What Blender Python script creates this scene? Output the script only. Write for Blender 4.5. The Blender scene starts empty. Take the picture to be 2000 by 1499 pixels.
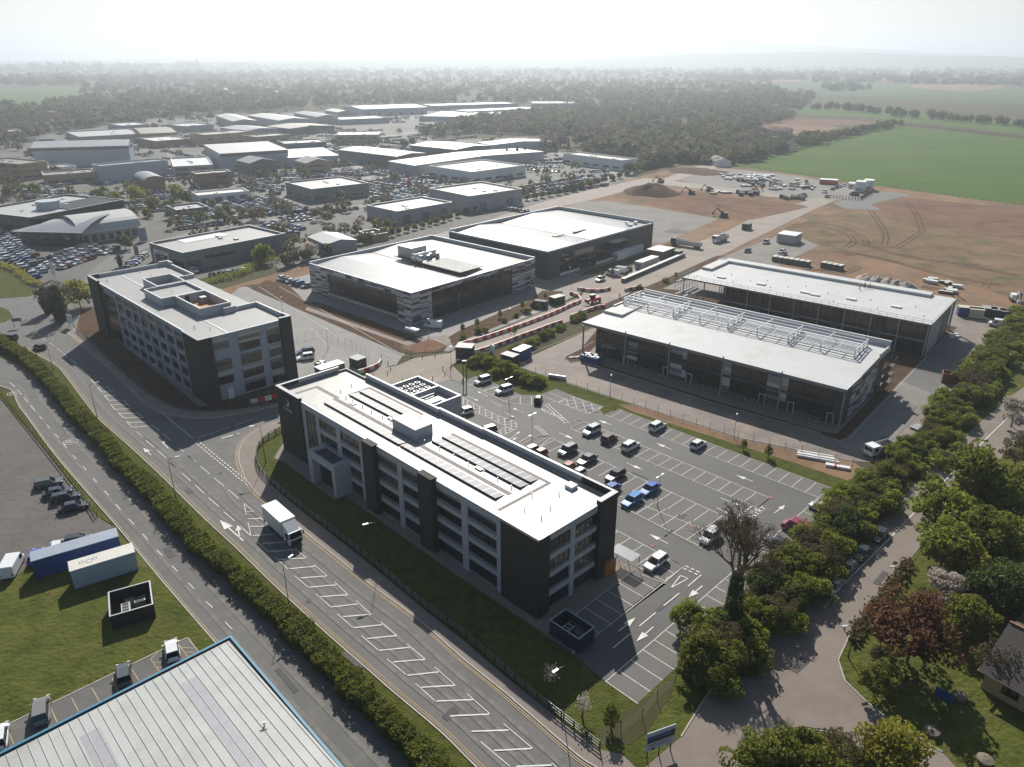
import bpy, math, random
import numpy as np
from mathutils import Vector, Matrix, noise
from mathutils.geometry import tessellate_polygon
R = random.Random(7)
scene = bpy.context.scene
COL = scene.collection
PI = math.pi
# ---------------------------------------------------------------- camera
FPX, HZ, CAMH = 1458.0, 114.0, 70.0
TH = math.atan((749.5 - HZ) / FPX)
cam = bpy.data.cameras.new("camera"); camo = bpy.data.objects.new("camera", cam); COL.objects.link(camo)
cam.sensor_width = 36.0; cam.lens = 36.0 * FPX / 2000.0; cam.clip_start = 1; cam.clip_end = 60000
camo.location = (0, 0, CAMH); camo.rotation_euler = (PI / 2 - TH, 0, 0)
scene.camera = camo
# ---------------------------------------------------------------- sky, sun, exposure
SUN_EL, SUN_AZ = math.radians(36.6), math.radians(-3.0)     # azimuth measured from +Y towards +X
world = bpy.data.worlds.new("World"); scene.world = world; world.use_nodes = True
nt = world.node_tree; nt.nodes.clear()
sky = nt.nodes.new('ShaderNodeTexSky'); sky.sky_type = 'NISHITA'; sky.sun_disc = False
sky.sun_elevation = SUN_EL; sky.sun_rotation = SUN_AZ; sky.air_density = 1.2; sky.dust_density = 0.6; sky.ozone_density = 2.2
bg = nt.nodes.new('ShaderNodeBackground'); bg.inputs['Strength'].default_value = 0.058
wo = nt.nodes.new('ShaderNodeOutputWorld')
nt.links.new(sky.outputs[0], bg.inputs[0]); nt.links.new(bg.outputs[0], wo.inputs[0])
sl = bpy.data.lights.new("sun", 'SUN'); sl.energy = 5.0; sl.angle = math.radians(0.55); sl.color = (1.0, 0.95, 0.87)
so = bpy.data.objects.new("sun", sl); COL.objects.link(so)
sd = Vector((math.sin(SUN_AZ) * math.cos(SUN_EL), math.cos(SUN_AZ) * math.cos(SUN_EL), math.sin(SUN_EL)))
so.rotation_euler = (-sd).to_track_quat('-Z', 'Y').to_euler(); so.location = (0, 0, 300)
scene.view_settings.view_transform = 'Standard'; scene.view_settings.look = 'None'
scene.view_settings.exposure = 0.42; scene.view_settings.gamma = 1.0
try: scene.view_settings.use_curve_mapping = False
except Exception: pass
scene.render.resolution_x = 1024; scene.render.resolution_y = 767
scene.cycles.volume_bounces = 0; scene.cycles.volume_max_steps = 64; scene.cycles.max_bounces = 6
# ---------------------------------------------------------------- pixel of the survey photo -> point on a level plane
def P(px, py, z=0.0):
    x = px - 1000; y = 749.5 - py
    d = (x, FPX * math.cos(TH) + y * math.sin(TH), -FPX * math.sin(TH) + y * math.cos(TH))
    t = (CAMH - z) / -d[2]
    return Vector((d[0] * t, d[1] * t, z))
def PP(pts, z=0.0): return [P(x, y, z) for x, y in pts]
# ---------------------------------------------------------------- mesh collector
class MB:
    def __init__(s): s.v = []; s.f = []; s.mi = []; s.sm = []; s.g = []
    def add(s, vs, fs, m=0, smooth=False):
        o = len(s.v); s.v += [tuple(v) for v in vs]
        for f in fs: s.f.append([i + o for i in f]); s.mi.append(m); s.sm.append(smooth)
    def box(s, x0, x1, y0, y1, z0, z1, m=0, rz=0, c=None):
        vs = [(x, y, z) for z in (z0, z1) for x, y in ((x0, y0), (x1, y0), (x1, y1), (x0, y1))]
        s.g.append((len(s.v), len(s.f)))
        if rz:
            cx, cy = c if c else ((x0 + x1) / 2, (y0 + y1) / 2); cs, sn = math.cos(rz), math.sin(rz)
            vs = [(cx + (x - cx) * cs - (y - cy) * sn, cy + (x - cx) * sn + (y - cy) * cs, z) for x, y, z in vs]
        s.add(vs, [(3, 2, 1, 0), (4, 5, 6, 7), (0, 1, 5, 4), (1, 2, 6, 5), (2, 3, 7, 6), (3, 0, 4, 7)], m); return s
    def cyl(s, p0, p1, r0, r1=None, n=8, m=0, cap=True, smooth=True):
        r1 = r0 if r1 is None else r1; s.g.append((len(s.v), len(s.f)))
        p0 = Vector(p0); p1 = Vector(p1); d = (p1 - p0)
        if d.length < 1e-6: return s
        d.normalize(); a = d.orthogonal().normalized(); b = d.cross(a)
        vs = []
        for p, r in ((p0, r0), (p1, r1)):
            for i in range(n):
                t = 2 * PI * i / n; vs.append(p + a * (r * math.cos(t)) + b * (r * math.sin(t)))
        fs = [(i, (i + 1) % n, n + (i + 1) % n, n + i) for i in range(n)]
        s.add(vs, fs, m, smooth)
        if cap: s.add(vs[:n], [tuple(range(n))[::-1]], m); s.add(vs[n:], [tuple(range(n))], m)
        return s
    def bar(s, p0, p1, w, h=None, m=0):
        h = w if h is None else h; s.g.append((len(s.v), len(s.f)))
        p0 = Vector(p0); p1 = Vector(p1); d = (p1 - p0).normalized()
        a = Vector((-d.y, d.x, 0)); a = a.normalized() if a.length > 1e-5 else Vector((1, 0, 0)); b = d.cross(a)
        vs = [p + a * (sx * w / 2) + b * (sy * h / 2) for p in (p0, p1) for sx, sy in ((-1, -1), (1, -1), (1, 1), (-1, 1))]
        s.add(vs, [(3, 2, 1, 0), (4, 5, 6, 7), (0, 1, 5, 4), (1, 2, 6, 5), (2, 3, 7, 6), (3, 0, 4, 7)], m); return s
    def loft(s, rings, m=0, close=True, caps=True, smooth=False):
        n = len(rings[0]); vs = [p for r in rings for p in r]; fs = []
        for k in range(len(rings) - 1):
            for i in range(n if close else n - 1):
                j = (i + 1) % n; fs.append((k * n + i, k * n + j, (k + 1) * n + j, (k + 1) * n + i))
        s.add(vs, fs, m, smooth)
        if caps: s.add(rings[0], [tuple(range(n))[::-1]], m); s.add(rings[-1], [tuple(range(n))], m)
        return s
    def prism(s, pts, z0, z1, m=0, mt=None):
        """outline of (x,y) raised from z0 to z1"""
        n = len(pts); mt = m if mt is None else mt
        a = sum(pts[i][0] * pts[(i + 1) % n][1] - pts[(i + 1) % n][0] * pts[i][1] for i in range(n))
        if a < 0: pts = pts[::-1]
        vs = [(p[0], p[1], z0) for p in pts] + [(p[0], p[1], z1) for p in pts]
        s.add(vs, [(i, (i + 1) % n, n + (i + 1) % n, n + i) for i in range(n)], m)
        tr = tessellate_polygon([[Vector((p[0], p[1], 0)) for p in pts]])
        up = []
        for t in tr:
            A, B, C = [pts[i] for i in t]
            cr = (B[0] - A[0]) * (C[1] - A[1]) - (B[1] - A[1]) * (C[0] - A[0])
            up.append(tuple(t) if cr > 0 else tuple(t)[::-1])
        s.add([(p[0], p[1], z1) for p in pts], up, mt)
        s.add([(p[0], p[1], z0) for p in pts], [u[::-1] for u in up], m)
        return s
    def split(s, name, mats, parent=None):
        """every box, bar or tube collected becomes a part of its own"""
        g = s.g + [(len(s.v), len(s.f))]; out = []
        for (v0, f0), (v1, f1) in zip(g[:-1], g[1:]):
            m = MB(); m.v = s.v[v0:v1]; m.f = [[i - v0 for i in f] for f in s.f[f0:f1]]; m.mi = s.mi[f0:f1]; m.sm = s.sm[f0:f1]
            out.append(m.build(name, mats, parent))
        return out
    def build(s, name, mats, parent=None, loc=None, rz=0):
        me = bpy.data.meshes.new(name); me.from_pydata(s.v, [], s.f)
        if not isinstance(mats, (list, tuple)): mats = [mats]
        for m in mats: me.materials.append(m)
        if len(mats) > 1: me.polygons.foreach_set('material_index', s.mi)
        me.polygons.foreach_set('use_smooth', s.sm); me.update()
        o = bpy.data.objects.new(name, me); COL.objects.link(o)
        if parent: o.parent = parent
        if loc is not None: o.location = loc
        if rz: o.rotation_euler = (0, 0, rz)
        return o
def tag(o, label=None, cat=None, group=None, kind=None):
    if label: o['label'] = label
    if cat: o['category'] = cat
    if group: o['group'] = group
    if kind: o['kind'] = kind
    return o
def emp(name, label, cat, loc, rz=0, group=None):
    o = bpy.data.objects.new(name, None); COL.objects.link(o); o.empty_display_size = 0.5
    o.location = loc; o.rotation_euler = (0, 0, rz); return tag(o, label, cat, group)
def dup(root, loc, rz=0.0, label=None, group=None, color=None, scale=None):
    r = root.copy(); COL.objects.link(r); r.location = loc; r.rotation_euler = (0, 0, rz)
    if scale: r.scale = scale if isinstance(scale, (tuple, list)) else (scale,) * 3
    if label: r['label'] = label
    if group: r['group'] = group
    if color: r.color = color
    for ch in root.children:
        c = ch.copy(); COL.objects.link(c); c.parent = r
        if color: c.color = color
        for g in ch.children:
            d = g.copy(); COL.objects.link(d); d.parent = c
            if color: d.color = color
    return r
def recolor(r, color):
    r.color = color
    for c in r.children_recursive: c.color = color
# ---------------------------------------------------------------- materials
def mat(name, col, rough=0.8, metal=0.0, var=0.0, scale=1.0, col2=None, spec=None, detail=4, stripes=None, objcol=False,
        bump=0.0, noise2=None, coord='Object', alpha=None, trans=None):
    """procedural surface: base colour, optional second colour mixed by noise, optional regular seams"""
    m = bpy.data.materials.new(name); m.use_nodes = True; n = m.node_tree.nodes; L = m.node_tree.links
    b = n['Principled BSDF']; b.inputs['Roughness'].default_value = rough; b.inputs['Metallic'].default_value = metal
    if spec is not None: b.inputs['Specular IOR Level'].default_value = spec
    c4 = (*col, 1); b.inputs['Base Color'].default_value = c4
    cur = None
    tc = n.new('ShaderNodeTexCoord')
    if objcol:
        oi = n.new('ShaderNodeObjectInfo'); cur = oi.outputs['Color']
    if var or col2:
        nz = n.new('ShaderNodeTexNoise'); nz.inputs['Scale'].default_value = scale; nz.inputs['Detail'].default_value = detail
        nz.inputs['Roughness'].default_value = 0.62
        L.new(tc.outputs[coord], nz.inputs['Vector'])
        mr = n.new('ShaderNodeMapRange'); mr.inputs[1].default_value = 0.35; mr.inputs[2].default_value = 0.65
        L.new(nz.outputs['Fac'], mr.inputs[0])
        mx = n.new('ShaderNodeMix'); mx.data_type = 'RGBA'
        a = tuple(max(0, c * (1 - var)) for c in col); bcol = col2 if col2 else tuple(min(1, c * (1 + var)) for c in col)
        mx.inputs[6].default_value = (*a, 1) if not col2 else c4; mx.inputs[7].default_value = (*bcol, 1)
        L.new(mr.outputs[0], mx.inputs[0]); cur = mx.outputs[2]
    if noise2:   # (scale, colour, low, high): patches of another colour
        nz = n.new('ShaderNodeTexNoise'); nz.inputs['Scale'].default_value = noise2[0]; nz.inputs['Detail'].default_value = 6
        nz.inputs['Roughness'].default_value = 0.7
        L.new(tc.outputs[coord], nz.inputs['Vector'])
        mr = n.new('ShaderNodeMapRange'); mr.inputs[1].default_value = noise2[2]; mr.inputs[2].default_value = noise2[3]
        L.new(nz.outputs['Fac'], mr.inputs[0])
        mx = n.new('ShaderNodeMix'); mx.data_type = 'RGBA'
        if cur is not None: L.new(cur, mx.inputs[6])
        else: mx.inputs[6].default_value = c4
        mx.inputs[7].default_value = (*noise2[1], 1); L.new(mr.outputs[0], mx.inputs[0]); cur = mx.outputs[2]
    if stripes:  # (axis, period, duty, colour)
        sx = n.new('ShaderNodeSeparateXYZ'); L.new(tc.outputs[coord], sx.inputs[0])
        mo = n.new('ShaderNodeMath'); mo.operation = 'WRAP'; mo.inputs[1].default_value = 0; mo.inputs[2].default_value = stripes[1]
        L.new(sx.outputs['XYZ'.index(stripes[0])], mo.inputs[0])
        lt = n.new('ShaderNodeMath'); lt.operation = 'LESS_THAN'; lt.inputs[1].default_value = stripes[1] * stripes[2]
        L.new(mo.outputs[0], lt.inputs[0])
        mx = n.new('ShaderNodeMix'); mx.data_type = 'RGBA'
        if cur is not None: L.new(cur, mx.inputs[6])
        else: mx.inputs[6].default_value = c4
        mx.inputs[7].default_value = (*stripes[3], 1); L.new(lt.outputs[0], mx.inputs[0]); cur = mx.outputs[2]
    if cur is not None: L.new(cur, b.inputs['Base Color'])
    if bump:
        bp = n.new('ShaderNodeBump'); bp.inputs['Strength'].default_value = bump; bp.inputs['Distance'].default_value = 0.3
        nz = n.new('ShaderNodeTexNoise'); nz.inputs['Scale'].default_value = scale * 6; nz.inputs['Detail'].default_value = 5
        L.new(tc.outputs[coord], nz.inputs['Vector']); L.new(nz.outputs['Fac'], bp.inputs['Height']); L.new(bp.outputs[0], b.inputs['Normal'])
    if trans: b.inputs['Transmission Weight'].default_value = trans
    if alpha is not None: b.inputs['Alpha'].default_value = alpha
    return m
M = {}
M['asphalt'] = mat('asphalt', (0.1, 0.096, 0.09), 0.78, var=0.14, scale=0.08, noise2=(0.45, (0.135, 0.126, 0.115), 0.48, 0.72))
M['asphalt_new'] = mat('asphalt_new', (0.075, 0.072, 0.068), 0.75, var=0.14, scale=0.1, noise2=(0.5, (0.1, 0.09, 0.082), 0.5, 0.75))
M['asphalt_old'] = mat('asphalt_old', (0.115, 0.103, 0.09), 0.85, var=0.12, scale=0.12, noise2=(0.5, (0.145, 0.128, 0.108), 0.5, 0.8))
M['bay'] = mat('bay_tarmac', (0.125, 0.118, 0.108), 0.85, var=0.1, scale=0.25, noise2=(2.5, (0.145, 0.135, 0.122), 0.45, 0.7))
M['yard'] = mat('yard_tarmac', (0.17, 0.14, 0.118), 0.8, var=0.2, scale=0.12, noise2=(0.22, (0.27, 0.205, 0.165), 0.46, 0.75))
M['greyyard'] = mat('grey_yard', (0.19, 0.18, 0.17), 0.8, var=0.1, scale=0.1, noise2=(0.4, (0.23, 0.21, 0.19), 0.5, 0.8))
M['road_dusty'] = mat('dusty_road', (0.24, 0.2, 0.165), 0.85, var=0.12, scale=0.12, noise2=(0.35, (0.31, 0.25, 0.2), 0.5, 0.8))
M['path'] = mat('pavement', (0.2, 0.165, 0.14), 0.85, var=0.1, scale=0.4)
M['paving'] = mat('block_paving', (0.21, 0.18, 0.15), 0.85, var=0.15, scale=1.5)
M['kerb'] = mat('kerb', (0.4, 0.36, 0.31), 0.85, var=0.12, scale=1.0)
M['darkkerb'] = mat('kerb_drain', (0.05, 0.048, 0.045), 0.8, var=0.2, scale=1.0)
M['grass'] = mat('grass', (0.054, 0.066, 0.012), 0.95, col2=(0.1, 0.108, 0.022), scale=0.25, noise2=(0.12, (0.14, 0.115, 0.045), 0.54, 0.72), bump=1.0, spec=0.1)
M['grass_d'] = mat('lawn', (0.058, 0.07, 0.013), 0.95, col2=(0.1, 0.11, 0.024), scale=0.8, bump=1.0, spec=0.1, noise2=(0.3, (0.1, 0.1, 0.03), 0.52, 0.75))
M['field'] = mat('crop', (0.055, 0.105, 0.012), 0.95, col2=(0.075, 0.13, 0.018), scale=0.02, spec=0.1, noise2=(0.012, (0.09, 0.12, 0.035), 0.5, 0.75), stripes=('Y', 11.0, 0.09, (0.038, 0.088, 0.018)))
M['field2'] = mat('pasture', (0.06, 0.1, 0.035), 0.95, col2=(0.09, 0.12, 0.045), scale=0.01, spec=0.1)
M['grassy_earth'] = mat('grassy_earth', (0.16, 0.108, 0.062), 0.95, col2=(0.22, 0.145, 0.088), scale=0.05, noise2=(0.09, (0.1, 0.09, 0.045), 0.46, 0.66), spec=0.1, bump=0.6)
M['lane'] = mat('lane_surface', (0.19, 0.155, 0.128), 0.85, var=0.12, scale=0.1, noise2=(0.4, (0.21, 0.18, 0.155), 0.5, 0.75))
M['scrub'] = mat('scrub', (0.06, 0.058, 0.025), 0.95, col2=(0.1, 0.082, 0.045), scale=0.03, noise2=(0.15, (0.045, 0.06, 0.02), 0.5, 0.7), spec=0.1)
M['dirt'] = mat('dirt', (0.19, 0.115, 0.068), 0.95, col2=(0.265, 0.17, 0.105), scale=0.04, noise2=(0.035, (0.125, 0.095, 0.055), 0.48, 0.66), spec=0.1, bump=0.6)
M['dirt_red'] = mat('red_dirt', (0.145, 0.08, 0.052), 0.95, col2=(0.21, 0.12, 0.078), scale=0.06, spec=0.1, bump=0.5, noise2=(0.2, (0.1, 0.06, 0.04), 0.5, 0.8))
M['soil'] = mat('soil', (0.07, 0.042, 0.026), 0.95, col2=(0.11, 0.066, 0.04), scale=0.3, spec=0.1, bump=0.6)
M['gravel'] = mat('gravel', (0.095, 0.085, 0.077), 0.95, col2=(0.13, 0.115, 0.1), scale=0.15, noise2=(3.0, (0.16, 0.14, 0.12), 0.5, 0.75), bump=0.5)
M['aggregate'] = mat('aggregate', (0.2, 0.185, 0.165), 0.95, var=0.15, scale=0.1, noise2=(0.6, (0.25, 0.225, 0.2), 0.5, 0.75))
M['white_line'] = mat('road_paint', (0.62, 0.6, 0.55), 0.7, var=0.12, scale=1.0)
M['yellow_line'] = mat('yellow_paint', (0.42, 0.31, 0.16), 0.7, var=0.15, scale=1.0)
M['tactile'] = mat('tactile_paving', (0.42, 0.36, 0.25), 0.85, var=0.08, scale=3.0)
M['redtile'] = mat('pink_patch', (0.24, 0.13, 0.11), 0.85, var=0.2, scale=2.0)
M['brick_dark'] = mat('dark_brick', (0.028, 0.024, 0.022), 0.8, var=0.25, scale=3.0, stripes=('Z', 0.075, 0.15, (0.04, 0.036, 0.033)))
M['clad_light'] = mat('pale_cladding', (0.38, 0.39, 0.41), 0.55, var=0.04, scale=0.5)
M['clad_blue'] = mat('grey_blue_cladding', (0.27, 0.31, 0.37), 0.5, var=0.05, scale=0.5)
M['clad_cream'] = mat('beige_cladding', (0.42, 0.38, 0.34), 0.6, var=0.05, scale=0.5)
M['clad_brown'] = mat('taupe_cladding', (0.16, 0.14, 0.125), 0.6, var=0.05, scale=0.5)
M['clad_mid'] = mat('mid_grey_panel', (0.17, 0.175, 0.18), 0.55, var=0.05, scale=0.5)
M['glass'] = mat('window_glass', (0.012, 0.014, 0.018), 0.06, spec=0.9)
M['glass2'] = mat('blind_behind_glass', (0.075, 0.078, 0.08), 0.12, spec=0.7, var=0.25, scale=0.8)
M['glass3'] = mat('dim_window_glass', (0.03, 0.034, 0.042), 0.08, spec=0.8, var=0.3, scale=0.6)
M['glass_warm'] = mat('tinted_glazing', (0.02, 0.018, 0.014), 0.08, spec=0.6)
M['frame'] = mat('window_frame', (0.03, 0.03, 0.032), 0.4)
M['white_frame'] = mat('white_door_frame', (0.6, 0.62, 0.64), 0.4)
M['membrane'] = mat('roof_membrane', (0.34, 0.33, 0.31), 0.45, var=0.08, scale=0.25, spec=0.5, noise2=(0.55, (0.25, 0.235, 0.21), 0.48, 0.72), stripes=('X', 2.1, 0.03, (0.25, 0.235, 0.215)))
M['membrane_w'] = mat('white_roof_sheet', (0.3, 0.3, 0.295), 0.36, var=0.05, scale=0.3, spec=0.45, stripes=('Y', 1.0, 0.035, (0.24, 0.24, 0.24)), noise2=(0.25, (0.24, 0.235, 0.225), 0.48, 0.72))
M['white_sheet'] = mat('white_membrane', (0.5, 0.5, 0.49), 0.6, var=0.03, scale=0.3, spec=0.3, stripes=('Y', 1.5, 0.03, (0.42, 0.42, 0.41)), noise2=(0.25, (0.42, 0.41, 0.39), 0.5, 0.75))
M['roof_grey'] = mat('grey_roof', (0.29, 0.285, 0.275), 0.6, var=0.06, scale=0.2, noise2=(0.5, (0.31, 0.31, 0.3), 0.5, 0.75))
M['roof_metal'] = mat('profiled_metal_roof', (0.4, 0.41, 0.42), 0.42, var=0.05, scale=0.3, stripes=('Y', 1.0, 0.05, (0.28, 0.29, 0.3)))
M['walkway'] = mat('roof_walkway', (0.26, 0.235, 0.21), 0.85, var=0.08, scale=2.0)
M['capping'] = mat('parapet_capping', (0.68, 0.68, 0.68), 0.45)
M['coping'] = mat('grey_coping', (0.34, 0.34, 0.35), 0.5)
M['parapet'] = mat('parapet_inside', (0.45, 0.46, 0.47), 0.7, var=0.06, scale=1.0)
M['solar'] = mat('solar_panel', (0.15, 0.15, 0.16), 0.5, stripes=('X', 1.68, 0.08, (0.6, 0.6, 0.6)))
M['dark_metal'] = mat('dark_metal', (0.03, 0.031, 0.033), 0.5, metal=0.2)
M['charcoal'] = mat('charcoal_cladding', (0.05, 0.053, 0.058), 0.55, var=0.06, scale=0.5, stripes=('X', 1.0, 0.04, (0.035, 0.037, 0.04)))
M['charcoal_y'] = mat('charcoal_cladding_side', (0.06, 0.062, 0.066), 0.55, var=0.06, scale=0.5, stripes=('Y', 1.0, 0.04, (0.042, 0.044, 0.047)))
M['galv'] = mat('galvanised_steel', (0.42, 0.43, 0.44), 0.45, metal=0.6)
M['steel'] = mat('pale_steel', (0.55, 0.56, 0.58), 0.45, metal=0.2)
M['concrete'] = mat('concrete', (0.3, 0.29, 0.27), 0.85, var=0.1, scale=0.8)
M['post_grey'] = mat('grey_column', (0.2, 0.22, 0.24), 0.45)
M['tyre'] = mat('tyre', (0.012, 0.012, 0.012), 0.85)
M['rim'] = mat('alloy_wheel', (0.35, 0.35, 0.36), 0.35, metal=0.7)
M['paint'] = mat('car_paint', (0.5, 0.5, 0.5), 0.22, objcol=True, spec=0.6); M['paint'].node_tree.nodes['Principled BSDF'].inputs['Coat Weight'].default_value = 0.6
M['carglass'] = mat('car_glass', (0.008, 0.009, 0.011), 0.05, spec=0.8)
M['lamp'] = mat('headlamp', (0.6, 0.62, 0.65), 0.15, spec=0.8)
M['tail'] = mat('tail_lamp', (0.25, 0.01, 0.01), 0.3)
M['black'] = mat('black_plastic', (0.015, 0.015, 0.016), 0.6)
M['white'] = mat('white_paint', (0.72, 0.72, 0.7), 0.4, var=0.03, scale=1.0)
M['offwhite'] = mat('off_white', (0.58, 0.56, 0.5), 0.5, var=0.05, scale=0.6)
M['cream'] = mat('cream_render', (0.5, 0.46, 0.38), 0.7, var=0.06, scale=0.6)
M['red'] = mat('red_plastic', (0.5, 0.03, 0.025), 0.5, var=0.1, scale=2.0)
M['barrier_w'] = mat('white_plastic', (0.66, 0.61, 0.53), 0.6, var=0.1, scale=2.0)
M['blue'] = mat('blue_paint', (0.015, 0.05, 0.2), 0.5, var=0.12, scale=1.0)
M['teal'] = mat('teal_trim', (0.06, 0.2, 0.29), 0.45)
M['green_paint'] = mat('green_paint', (0.02, 0.05, 0.035), 0.5, var=0.1, scale=1.0)
M['navy'] = mat('navy_steel', (0.02, 0.03, 0.05), 0.5)
M['orange'] = mat('orange_wood', (0.42, 0.15, 0.025), 0.6, var=0.08, scale=2.0)
M['wood'] = mat('timber', (0.16, 0.13, 0.095), 0.8, var=0.2, scale=2.0)
M['brickred'] = mat('red_brick', (0.26, 0.12, 0.075), 0.85, var=0.15, scale=2.0)
M['brickbuff'] = mat('buff_brick', (0.36, 0.26, 0.14), 0.85, var=0.12, scale=2.0)
M['tile_brown'] = mat('brown_roof_tiles', (0.075, 0.06, 0.052), 0.8, var=0.15, scale=2.0, stripes=('Y', 0.34, 0.3, (0.03, 0.026, 0.024)))
M['tile_red'] = mat('red_roof_tiles', (0.2, 0.1, 0.065), 0.85, var=0.2, scale=0.8)
M['bark'] = mat('bark', (0.15, 0.11, 0.075), 0.9, var=0.25, scale=3.0)
M['hiviz'] = mat('hi_vis', (0.7, 0.3, 0.02), 0.7)
M['skin'] = mat('skin', (0.35, 0.2, 0.14), 0.6)
M['denim'] = mat('dark_trousers', (0.02, 0.025, 0.04), 0.8)
M['purple'] = mat('purple_panel', (0.03, 0.012, 0.06), 0.4)
M['sheet'] = mat('shed_roof', (0.4, 0.41, 0.39), 0.55, var=0.05, scale=0.3, noise2=(0.25, (0.33, 0.33, 0.31), 0.48, 0.72))
M['skylight'] = mat('translucent_rooflight', (0.32, 0.32, 0.34), 0.5, var=0.05, scale=2.0)
def leafmat(name, c1, c2, c3=None):
    m = mat(name, c1, 0.65, col2=c2, scale=0.35, detail=3, noise2=(2.5, c3, 0.5, 0.72) if c3 else None, spec=0.25)
    nt = m.node_tree; b = nt.nodes['Principled BSDF']; out = nt.nodes['Material Output']
    tr = nt.nodes.new('ShaderNodeBsdfTranslucent'); ms = nt.nodes.new('ShaderNodeMixShader'); ms.inputs[0].default_value = 0.5
    src = b.inputs['Base Color'].links[0].from_socket if b.inputs['Base Color'].links else None
    if src: nt.links.new(src, tr.inputs[0])
    nt.links.new(b.outputs[0], ms.inputs[1]); nt.links.new(tr.outputs[0], ms.inputs[2]); nt.links.new(ms.outputs[0], out.inputs[0]); return m
M['leaf'] = leafmat('leaf_green', (0.1229, 0.1475, 0.0218), (0.2019, 0.2173, 0.0333), (0.2984, 0.2794, 0.0641))
M['leaf_b'] = leafmat('leaf_bright', (0.1787, 0.2184, 0.0272), (0.26, 0.2912, 0.0432), (0.325, 0.3203, 0.0741))
M['mound'] = mat('gravel_heap', (0.34, 0.3, 0.26), 0.95, var=0.12, scale=1.0)
M['leaf_wood'] = leafmat('wood_green', (0.085, 0.095, 0.035), (0.115, 0.12, 0.05), (0.13, 0.115, 0.06))
M['leaf_wood2'] = leafmat('wood_budding', (0.12, 0.1, 0.06), (0.145, 0.12, 0.075), (0.095, 0.09, 0.045))
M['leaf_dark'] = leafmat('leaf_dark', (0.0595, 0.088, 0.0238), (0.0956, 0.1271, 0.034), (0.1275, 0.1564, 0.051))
M['leaf_y'] = leafmat('leaf_yellow', (0.25, 0.2375, 0.0312), (0.3375, 0.3125, 0.05), (0.2, 0.2125, 0.0375))
M['leaf_red'] = leafmat('leaf_copper', (0.15, 0.065, 0.035), (0.19, 0.09, 0.05), (0.12, 0.075, 0.035))
M['leaf_brown'] = leafmat('leaf_budding', (0.115, 0.092, 0.0403), (0.1495, 0.115, 0.0575), (0.092, 0.0978, 0.0345))
M['leaf_white'] = leafmat('leaf_blossom', (0.5, 0.43, 0.37), (0.6, 0.52, 0.46), (0.2, 0.2, 0.1))
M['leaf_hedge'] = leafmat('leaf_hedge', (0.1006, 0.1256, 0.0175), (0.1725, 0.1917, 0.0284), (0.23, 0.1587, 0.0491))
# ---------------------------------------------------------------- ground sheets
LV = 0.012
LVC = {}
def sheet(name, pts, m, lv, label=None, kind='structure', z=None):
    w = [P(x, y) for x, y in pts] if len(pts[0]) == 2 else [Vector(p) for p in pts]
    tr = tessellate_polygon([[Vector((p.x, p.y, 0)) for p in w]])
    LVC[lv] = LVC.get(lv, -1) + 1; zz = lv * LV + LVC[lv] * 0.0006 if z is None else z + LVC[lv] * 0.0006
    fs = []
    for t in tr:
        A, B, C = [w[i] for i in t]
        fs.append(tuple(t) if (B.x - A.x) * (C.y - A.y) - (B.y - A.y) * (C.x - A.x) > 0 else tuple(t)[::-1])
    mb = MB(); mb.add([(p.x, p.y, zz) for p in w], fs)
    return tag(mb.build(name, m), kind=kind)
def smooth(pts, k=4):
    out = []
    n = len(pts)
    for i in range(n - 1):
        p0 = pts[max(0, i - 1)]; p1 = pts[i]; p2 = pts[i + 1]; p3 = pts[min(n - 1, i + 2)]
        for j in range(k):
            t = j / k
            out.append(0.5 * ((2 * p1) + (p2 - p0) * t + (2 * p0 - 5 * p1 + 4 * p2 - p3) * t * t + (3 * p1 - p0 - 3 * p2 + p3) * t ** 3))
    out.append(pts[-1]); return out
def WP(px, k=4):
    return smooth([P(x, y) for x, y in px], k)
def offs(w, d):
    out = []
    for i, p in enumerate(w):
        t = (w[min(i + 1, len(w) - 1)] - w[max(i - 1, 0)]); t.z = 0; t.normalize()
        out.append(p + Vector((-t.y, t.x, 0)) * d)
    return out
def strip_mb(mb, w, half, z, m=0):
    a = offs(w, half); b = offs(w, -half)
    vs = []
    for p, q in zip(a, b): vs += [(p.x, p.y, z), (q.x, q.y, z)]
    mb.add(vs, [(2 * i, 2 * i + 1, 2 * i + 3, 2 * i + 2) for i in range(len(w) - 1)], m)
def kerb_mb(mb, w, width=0.15, h=0.12, m=0):
    a = offs(w, width / 2); b = offs(w, -width / 2); rings = []
    for p, q in zip(a, b): rings.append([(p.x, p.y, 0), (q.x, q.y, 0), (q.x, q.y, h), (p.x, p.y, h)])
    mb.loft(rings, m)
MK = MB()                                    # all painted markings: 0 white, 1 yellow, 2 pink, 3 tactile
ZM = 0.105
def seg(p, q, w=0.12, m=0, z=None):
    a = P(*p) if len(p) == 2 else Vector(p); b = P(*q) if len(q) == 2 else Vector(q)
    d = b - a; d.z = 0
    if d.length < 1e-4: return
    d.normalize(); s = Vector((-d.y, d.x, 0)) * w / 2; z = ZM if z is None else z
    MK.add([(a - s)[:2] + (z,), (b - s)[:2] + (z,), (b + s)[:2] + (z,), (a + s)[:2] + (z,)], [(0, 1, 2, 3)], m)
def dashes(w, on, off, width=0.1, m=0, start=0.0):
    """dashes along a world polyline"""
    d = start; acc = 0.0; cur = w[0]
    pos = [0.0]
    for i in range(len(w) - 1): pos.append(pos[-1] + (w[i + 1] - w[i]).length)
    def at(s):
        s = max(0, min(pos[-1], s))
        for i in range(len(pos) - 1):
            if s <= pos[i + 1]: return w[i].lerp(w[i + 1], (s - pos[i]) / max(1e-6, pos[i + 1] - pos[i]))
        return w[-1]
    while d < pos[-1]:
        seg(tuple(at(d)), tuple(at(min(pos[-1], d + on))), width, m); d += on + off
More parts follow.
